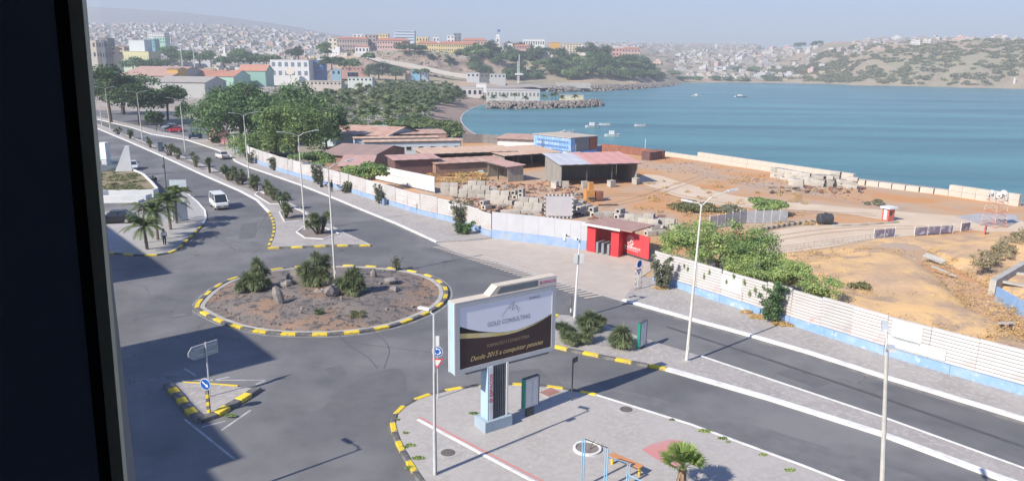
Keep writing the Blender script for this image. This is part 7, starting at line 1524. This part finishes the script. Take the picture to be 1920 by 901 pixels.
for a in [
 ('cream corner house at the left end of the plateau', 616, 633, 72, 94, 700, CRM), ('grey brown barrack with red roof beside the cream corner house', 632, 690, 73, 92, 690, (.4, .33, .3), 12, None, 2, 12, 0, True), ('white gabled hall behind the grey barrack', 662, 684, 65, 76, 760, WH), ('grey brown block between the white hall and the pink barracks', 684, 706, 66, 92, 700, (.38, .32, .3)), ('cream yellow house over the pink barracks', 706, 728, 64, 78, 780, YE), ('pink barracks with red roof above the cliff', 707, 766, 76, 93, 665, PK, 14, None, 2, 12, 0, True),
 ('white lower house with red roof at the cliff top left', 666, 692, 88, 100, 640, WH, 10, None, 1, 4, 0, True), ('yellow house right of the office tower', 780, 803, 70, 80, 800, YE), ('white villa behind the yellow palace', 812, 824, 70, 80, 820, WH), ('dark narrow tower block on the skyline', 851, 864, 63, 79, 900, (.2, .22, .25)), ('white block left of the dark tower', 838, 852, 67, 80, 880, WH), ('yellow palace wing left with red roof', 782, 822, 82, 97, 670, YE, 14, None, 2, 9, 0, True), ('long yellow palace with red roof in the middle of the plateau', 822, 897, 83, 98, 655, YE, 16, None, 2, 18, 0, True), ('low red roofed house behind the long yellow palace', 866, 912, 76, 84, 720, (.6, .4, .33), 14, None, 1, 8, 0, True),
 ('white house right of the church tower', 944, 961, 82, 93, 700, WH), ('cream annex below the white house', 939, 956, 92, 101, 690, CRM), ('long white hall on the plateau skyline', 981, 1021, 74, 88, 790, WH, 20, None, 1, 9), ('pink house with red roof before the long white hall', 962, 994, 87, 100, 690, PK, 10, None, 2, 6, 0, True), ('orange block standing out on the plateau', 1031, 1050, 80, 97, 730, OC, 14, None, 0, 0), ('cream apartment block right of the orange block', 1056, 1090, 82, 99, 740, CRM, 14, None, 4, 6), ('white house beside the cream apartment block', 1090, 1104, 84, 94, 770, WH), ('long pale retaining house below the orange block', 960, 1062, 97, 104, 700, (.6, .57, .52), 6, None, 1, 18), ('pink red row of houses at the right end of the plateau', 1130, 1166, 90, 106, 800, (.62, .36, .3), 12, None, 2, 6), ('rose house with red roof at the plateau tip', 1166, 1200, 92, 107, 830, PK, 12, None, 2, 6, 0, True), ('long white roof behind the rose house', 1150, 1188, 88, 92, 880, WH, 10, None, 0, 0)]:
    a = list(a) + [None] * (12 - len(a)); a[5] += 165; bldg(a[0], *a[1:7], depth=a[7], roof=a[8], nf=a[9], nw=a[10], group=P_, pitched=bool(a[12]) if len(a) > 12 else False)
bldg('white and blue glazed office tower on the plateau skyline', 740, 777, 58, 78, 985, (.62, .68, .74), 16, nf=4, strips=True, wcol=(.12, .22, .36), group=P_)
# church tower with flags
g = at_d(933, 92, 855); t = thing('church_tower', 'slender white church tower with flags on the plateau', 'tower', tuple(g)); k_ = 855 / FPX; B(WHITE).box((0, 2, 22 * k_ / 2 - 3), (8 * k_, 4, 22 * k_ + 6)).build('shaft', t); B(GLASS).box((0, -.05, 15 * k_), (2 * k_, .3, 4 * k_)).build('belfry_opening', t); B(WHITE).box((0, 2, 24 * k_), (6 * k_, 3.5, 3 * k_), 0, .5).build('cap', t); B(DARKM).tube([(0, 2, 24 * k_), (0, 2, 36 * k_)], .16, 5).build('flagpole', t); B(paint((.05, .1, .35), .7)).box((1.4, 2, 32 * k_), (2.6, .08, 2.2)).build('flag', t)
# lowland buildings
TH = bldg('white three bay municipal block behind the acacias', 508, 580, 113, 145, 640, WH, 16, nf=2, nw=6, winobj=True, wcol=(.2, .25, .3)); bldg('blue glass wing attached to the white municipal block', 580, 606, 114, 140, 655, (.1, .2, .42), 14, nf=3, strips=True, wcol=(.05, .12, .3)); g = at_d(544, 134, 632); t = thing('satellite_dish', 'large cream dish in front of the white municipal block', 'dish', tuple(g)); B(paint((.62, .55, .45))).disc((0, 0, 0), 3.6, (.1, -.8, .6), 18, .5).build('dish', t); B(GALV).tube([(0, .4, -6), (0, .4, 0)], .3, 6).build('mast', t)
bldg('pale yellow cinema block with stepped white top', 234, 281, 97, 127, 660, (.68, .64, .38), 22, nf=1, nw=8, wcol=(.55, .52, .32)); bldg('white upper tower of the pale yellow cinema', 243, 272, 76, 97, 668, (.66, .72, .74), 14, nf=0); bldg('mint green base wall under the yellow cinema', 232, 285, 112, 128, 655, (.55, .66, .5), 4, nf=0)
bldg('white office slab on the hillside behind the cinema', 278, 309, 62, 80, 900, WH, 14, nf=4, nw=8); bldg('mint green block beside the white hillside slab', 289, 310, 71, 82, 880, MINT, 12, nf=2, nw=4); bldg('teal block below the white hillside slab', 273, 291, 74, 90, 860, (.2, .42, .45), 12, nf=3, nw=4)
for k, (a, b_, yt, yb, c, lab) in enumerate([(166, 183, 76, 112, (.5, .47, .4), 'beige silo at the window frame edge'), (186, 193, 76, 114, (.6, .62, .62), 'pale narrow silo beside the dark one'), (192, 206, 72, 116, (.2, .2, .2), 'dark grey tower silo'), (206, 234, 88, 104, (.5, .4, .3), 'ochre house right of the dark silo'), (164, 180, 100, 122, (.45, .44, .44), 'grey hall below the beige silo')]): bldg(lab, a, b_, yt, yb, 680 + k * 6, c, 12, nf=2, nw=2)
g = at_d(421, 112, 760); t = thing('church_spire', 'white pointed church spire among the hillside roofs', 'tower', tuple(g)); k_ = 760 / FPX; B(WHITE).box((0, 2, 4 * k_), (9 * k_, 5, 14 * k_)).build('base', t); B(WHITE).box((0, 2, 15 * k_), (4.5 * k_, 3, 12 * k_), 0, .7).build('belfry', t); B(WHITE).box((0, 2, 24 * k_), (3 * k_, 2, 7 * k_), 0, .1).build('spire', t)
for px, lab in [(342, 'left of the two tall thin light masts over the warehouses'), (365, 'right of the two tall thin light masts over the warehouses')]: g = at_d(px, 128, 560); t = thing('light_mast', lab, 'light mast', tuple(g), 0, 'tall light masts'); B(GALV).tube([(0, 0, -6), (0, 0, 17)], [.4, .22], 6).build('pole', t); B(GALV).box((0, 0, 17), (2.6, 1, 1)).build('lamp_head', t)
def ware(label, px0, px1, yr, ye, yb, d, wall, roof, gable_side=False, depth=26):
    p0, p1 = at_d(px0, yb, d), at_d(px1, yb, d); p0.z = p1.z = 0; zr = at_d((px0 + px1) / 2, yr, d + depth / 2).z; ze = at_d((px0 + px1) / 2, ye, d).z; g0 = min(at_d(px0, yb, d).z, 0) 
    h = hall('warehouse', label, p0, p1, depth, max(2.5, ze), max(zr, ze + 1), wall, roof, gable=True, over=.6, cat='warehouse'); return h
ware('long red brown warehouse roofs behind the dark trees', 222, 322, 124, 142, 163, 520, paint(GY), RR, depth=70); ware('orange walled house end between the two warehouse roofs', 314, 334, 127, 129, 139, 530, paint(OC), RDK, depth=14); ware('bright orange red long roof with mint wall', 330, 438, 131, 143, 149, 560, paint(MINT), mat('orange_red_roof', (.5, .24, .16), (.44, .21, .14), .4, 5, .8), depth=36); ware('grey roofed hall with a gabled porch behind the slim tree', 290, 385, 143, 154, 172, 400, paint((.5, .5, .47)), mat('grey_hall_roof', (.4, .37, .33), (.34, .32, .29), .4, 6, .85), depth=30)
ware('green gabled house with orange roof above the acacias', 447, 498, 121, 133, 142, 600, paint((.3, .52, .43)), mat('orange_tile', (.52, .26, .18), (.46, .23, .16), .5, 5, .85), depth=20)
for k, (a, b_, yt, yb, d, c, lab) in enumerate([(621, 640, 130, 143, 720, (.26, .4, .5), 'blue shed beside the tall thin mast'), (640, 690, 127, 132, 720, (.46, .27, .22), 'low red fascia row between the blue sheds'), (652, 672, 136, 145, 720, (.3, .52, .64), 'pale blue shack before the large round tree'), (652, 698, 146, 153, 440, (.62, .66, .62), 'low white market hall at the grove edge'), (574, 640, 153, 160, 400, (.55, .5, .44), 'long tan roof at the back of the palm grove'), (585, 600, 131, 152, 720, (.5, .48, .42), 'beige water tower hut beside the glass block'), (771, 788, 132, 142, 720, (.22, .45, .62), 'blue kiosk at the foot of the ramp'), (790, 803, 135, 143, 720, (.36, .42, .5), 'small grey blue hut right of the blue kiosk'), (875, 899, 137, 146, 720, (.52, .54, .56), 'white tent hall on the coast road'), (900, 916, 138, 147, 720, (.16, .16, .16), 'dark tent beside the white tent hall'), (918, 948, 139, 147, 720, (.46, .48, .46), 'pale hall at the foot of the wooded slope'), (760, 770, 133, 147, 720, (.5, .36, .3), 'narrow brick hut left of the blue kiosk')]): bldg(lab, a, b_, yt, yb, d, c, 8, nf=1, nw=max(2, (b_ - a) // 7))
g = at(597, 170); t = thing('parasol_stand', 'bright blue tented stand at the left corner of the palm grove', 'stand', tuple(g)); B(paint((.03, .2, .62), .6)).box((0, 0, 3.6), (4.5, 4, 1.6), 0, .5).build('canopy', t); B(paint((.04, .22, .6), .6)).box((0, 0, 1.4), (3.2, 3, 2.8)).build('booth', t)
bldg('white beach house block with flat roof at the palm grove end', 866, 905, 166, 180, at(885, 181).y, (.58, .56, .54), 10, nf=1, nw=4, winobj=True); bldg('long white beach building with many windows on the jetty root', 912, 1012, 170, 184.5, at(960, 186).y, (.58, .56, .53), 16, nf=1, nw=14, wcol=(.2, .2, .2), roof=paint((.55, .54, .52))); bldg('pale pavilion roof behind the beach building', 893, 912, 157, 163, at(900, 172).y, WH, 8, nf=0)
t = bldg('low pale wall pavilion at the tip of the jetty', 1050, 1094, 180, 184, at(1070, 186).y, CRM, 6, nf=0)
for k, px in enumerate([906, 925, 945, 965, 985, 1020, 1035, 1042, 1054, 1078]):
    g = at(px, 187.0 if k > 4 else 188.5); dup(protos[k % 4], (g.x, g.y, -1.0), k, label='coconut palm standing along the beach building and jetty', group='palms along the jetty', scale=.8)
t = thing('light_mast', 'tall white floodlight mast below the plateau', 'light mast', tuple(at_d(973, 148, 740))); B(WHITE).tube([(0, 0, -4), (0, 0, 23)], [.6, .4], 6).build('pole', t); B(WHITE).tube([(-1.5, 0, -4), (-1.5, 0, 17)], .3, 5).build('pole', t); B(WHITE).box((0, 0, 4.5), (8, 2, 1.5)).build('platform', t)
# the white ramp wall climbing the cliff
rp = [(664, 92, 830), (664, 104, 800), (690, 107, 790), (720, 116, 780), (760, 122, 770), (800, 130, 760), (840, 139, 745), (872, 144, 735), (905, 149, 725)]
rw = thing('ramp_wall', 'white parapet of the ramp road climbing the cliff to the plateau', 'wall', tuple(at_d(905, 149, 725))); oo = Vector(rw.location)
for (a, b_) in zip(rp[:-1], rp[1:]):
    p, q = at_d(*a), at_d(*b_); hgt = 2.5; B(CONC).add([(p.x - oo.x, p.y - oo.y, p.z - oo.z - 1.5), (q.x - oo.x, q.y - oo.y, q.z - oo.z - 1.5), (q.x - oo.x, q.y - oo.y, q.z - oo.z + hgt), (p.x - oo.x, p.y - oo.y, p.z - oo.z + hgt), (p.x - oo.x, p.y - oo.y + 1.5, p.z - oo.z - 1.5), (q.x - oo.x, q.y - oo.y + 1.5, q.z - oo.z - 1.5), (q.x - oo.x, q.y - oo.y + 1.5, q.z - oo.z + hgt), (p.x - oo.x, p.y - oo.y + 1.5, p.z - oo.z + hgt)], [(0, 1, 2, 3), (7, 6, 5, 4), (3, 2, 6, 7), (0, 3, 7, 4), (1, 5, 6, 2)]).build('panel', rw)
pw_ = thing('plateau_wall', 'low stone parapet along the top of the bare cliff', 'wall', tuple(at_d(695, 96, 803))); oo = Vector(pw_.location)
for k in range(14):
    px = 695 + k * 15; g = terr(px, 806) - oo; B(CONC).box((g.x, g.y, g.z + .4), (9.0, .5, 1.8)).build('parapet', pw_)
# white marker at the far right shore
g = at_d(1901, 160, 1000); t = thing('beacon', 'slender white beacon on the far right shore', 'beacon', tuple(g)); B(WHITE).tube([(0, 0, -3), (0, 0, 9.5)], [1.7, 1.0], 8).build('shaft', t); B(WHITE).disc((0, 0, 9.6), 1.4, (0, 0, 1), 8, .5).build('gallery', t)

# ------------------------------------------------------------------ HILLSIDE HOUSES: up to 300 apart, the rest one mass
HCOLS = [((.6, .6, .6), 'white'), ((.5, .46, .4), 'cream'), ((.42, .40, .38), 'bare grey block'), ((.6, .44, .38), 'pale pink'), ((.66, .56, .36), 'pale yellow'), ((.46, .42, .38), 'unpainted brown'), ((.48, .56, .62), 'pale blue'), ((.55, .53, .49), 'off white')]
HW = [4, 3, 5, 1, .6, 4, .5, 3]
def house_mesh(w, d, h, col, sd):
    R = random.Random(sd); mb = B(paint(col, .9)); mb.box((0, 0, h / 2 - 3), (w, d, h + 6)); mb.mat(paint(tuple(c * .85 for c in col), .95)); mb.box((0, 0, h + .15), (w + .3, d + .3, .3))
    if R.random() < .35: mb.mat(paint(col, .9)).box((R.uniform(-.2, .2) * w, R.uniform(-.1, .2) * d, h + 1.4), (w * .5, d * .55, 2.6))
    mb.mat(GLASS); nf = max(1, int(h / 3.1)); nw = max(2, int(w / 3))
    for f in range(nf):
        for k in range(nw):
            if R.random() < .85: mb.box((-w / 2 + w * (k + .5) / nw, -d / 2, f * 3.1 + 1.8), (1.1, .2, 1.2)); mb.box((w / 2, -d / 2 + d * (k + .5) / nw, f * 3.1 + 1.8), (.2, 1.1, 1.2))
    return mb
hp = []
for k in range(24):
    ci = k % len(HCOLS); sd = k; w, d, h = random.uniform(7, 15), random.uniform(6, 10), random.choice([2.9, 3.2, 3.2, 3.6, 5.8, 6.2]); hp.append((house_mesh(w, d, h, HCOLS[ci][0], sd).mesh('hillside_house'), ci))
def pick(): return random.choices(range(24), [HW[hp[i][1]] for i in range(24)])[0]
spots = []
def scatter(n, px0, px1, d0, d1, where, z0=2, z1=999, mind=11, bias=1.0, yl=None):
    got = 0; tr_ = 0; loc = []
    while got < n and tr_ < n * 60:
        tr_ += 1; px = random.uniform(px0, px1); d = d0 + (d1 - d0) * random.random() ** bias; g = terr(px, d)
        if g.z < z0 or g.z > z1 or any(abs(g.x - a) < mind and abs(g.y - b_) < mind for a, b_ in loc): continue
        loc.append((g.x, g.y)); spots.append((d, g, where)); got += 1
scatter(64, 1540, 1990, 1240, 1400, 'on the ridge across the bay', 42, 90, 14); scatter(40, 1560, 1990, 1250, 1330, 'on the ridge across the bay', 38, 90, 12)
scatter(170, 1270, 1560, 1180, 1900, 'in the valley at the head of the bay', 3, 60, 13)
scatter(60, 1290, 1480, 1150, 1250, 'in the valley at the head of the bay', 1, 14, 16)
scatter(70, 760, 1240, 930, 1300, 'behind the plateau edge', 20, 60, 15)
scatter(1500, 150, 650, 820, 2330, 'on the town hillside', 6, 200, 9, 1.0)
scatter(160, 1100, 1480, 1900, 3200, 'on the far upland', 15, 200, 20)
scatter(70, 640, 760, 900, 1500, 'on the town hillside', 15, 60, 14)
spots.sort(key=lambda s: s[0]); mass = []
for i, (d, g, where) in enumerate(spots):
    k = pick(); me, ci = hp[k]; yaw = random.uniform(-.7, .7)
    if i < 285:
        o = link('hillside_house', me, None, tuple(g), yaw); c = HCOLS[ci][1]; tag(o, 'small %s house with windows %s' % (c, where), 'house', '%s houses %s' % (c, where))
    else: mass.append((k, g, yaw))
vs, fs, mi, mats = [], [], [], []
for k, g, yaw in mass:
    me = hp[k][0]; cs, sn = math.cos(yaw), math.sin(yaw); o = len(vs); mp_ = []
    for m_ in me.materials:
        if m_ not in mats: mats.append(m_)
        mp_.append(mats.index(m_))
    vs += [(v.co.x * cs - v.co.y * sn + g.x, v.co.x * sn + v.co.y * cs + g.y, v.co.z + g.z) for v in me.vertices]
    for p in me.polygons: fs.append(tuple(i + o for i in p.vertices)); mi.append(mp_[p.material_index])
me = bpy.data.meshes.new('distant_houses'); me.from_pydata(vs, [], fs)
for m_ in mats: me.materials.append(m_)
me.polygons.foreach_set('material_index', mi); tag(link('distant_houses', me), 'mass of tiny pale houses covering the distant hillsides', 'houses', kind='stuff')

# ------------------------------------------------------------------ HAZE
HZ = bpy.data.materials.new('haze'); HZ.use_nodes = True; nt = HZ.node_tree
for nn in list(nt.nodes):
    if nn.type == 'BSDF_PRINCIPLED': nt.nodes.remove(nn)
pv = nt.nodes.new('ShaderNodeVolumePrincipled'); pv.inputs['Color'].default_value = (.82, .90, 1.0, 1); pv.inputs['Density'].default_value = 3.8e-4; pv.inputs['Anisotropy'].default_value = .0
nt.links.new(pv.outputs[0], [x for x in nt.nodes if x.type == 'OUTPUT_MATERIAL'][0].inputs['Volume'])
mb = B(HZ).box((300, 1900, 157), (8600, 5400, 326)); tag(mb.build('haze'), 'pale sea haze filling the air over town and bay', 'haze', kind='stuff')
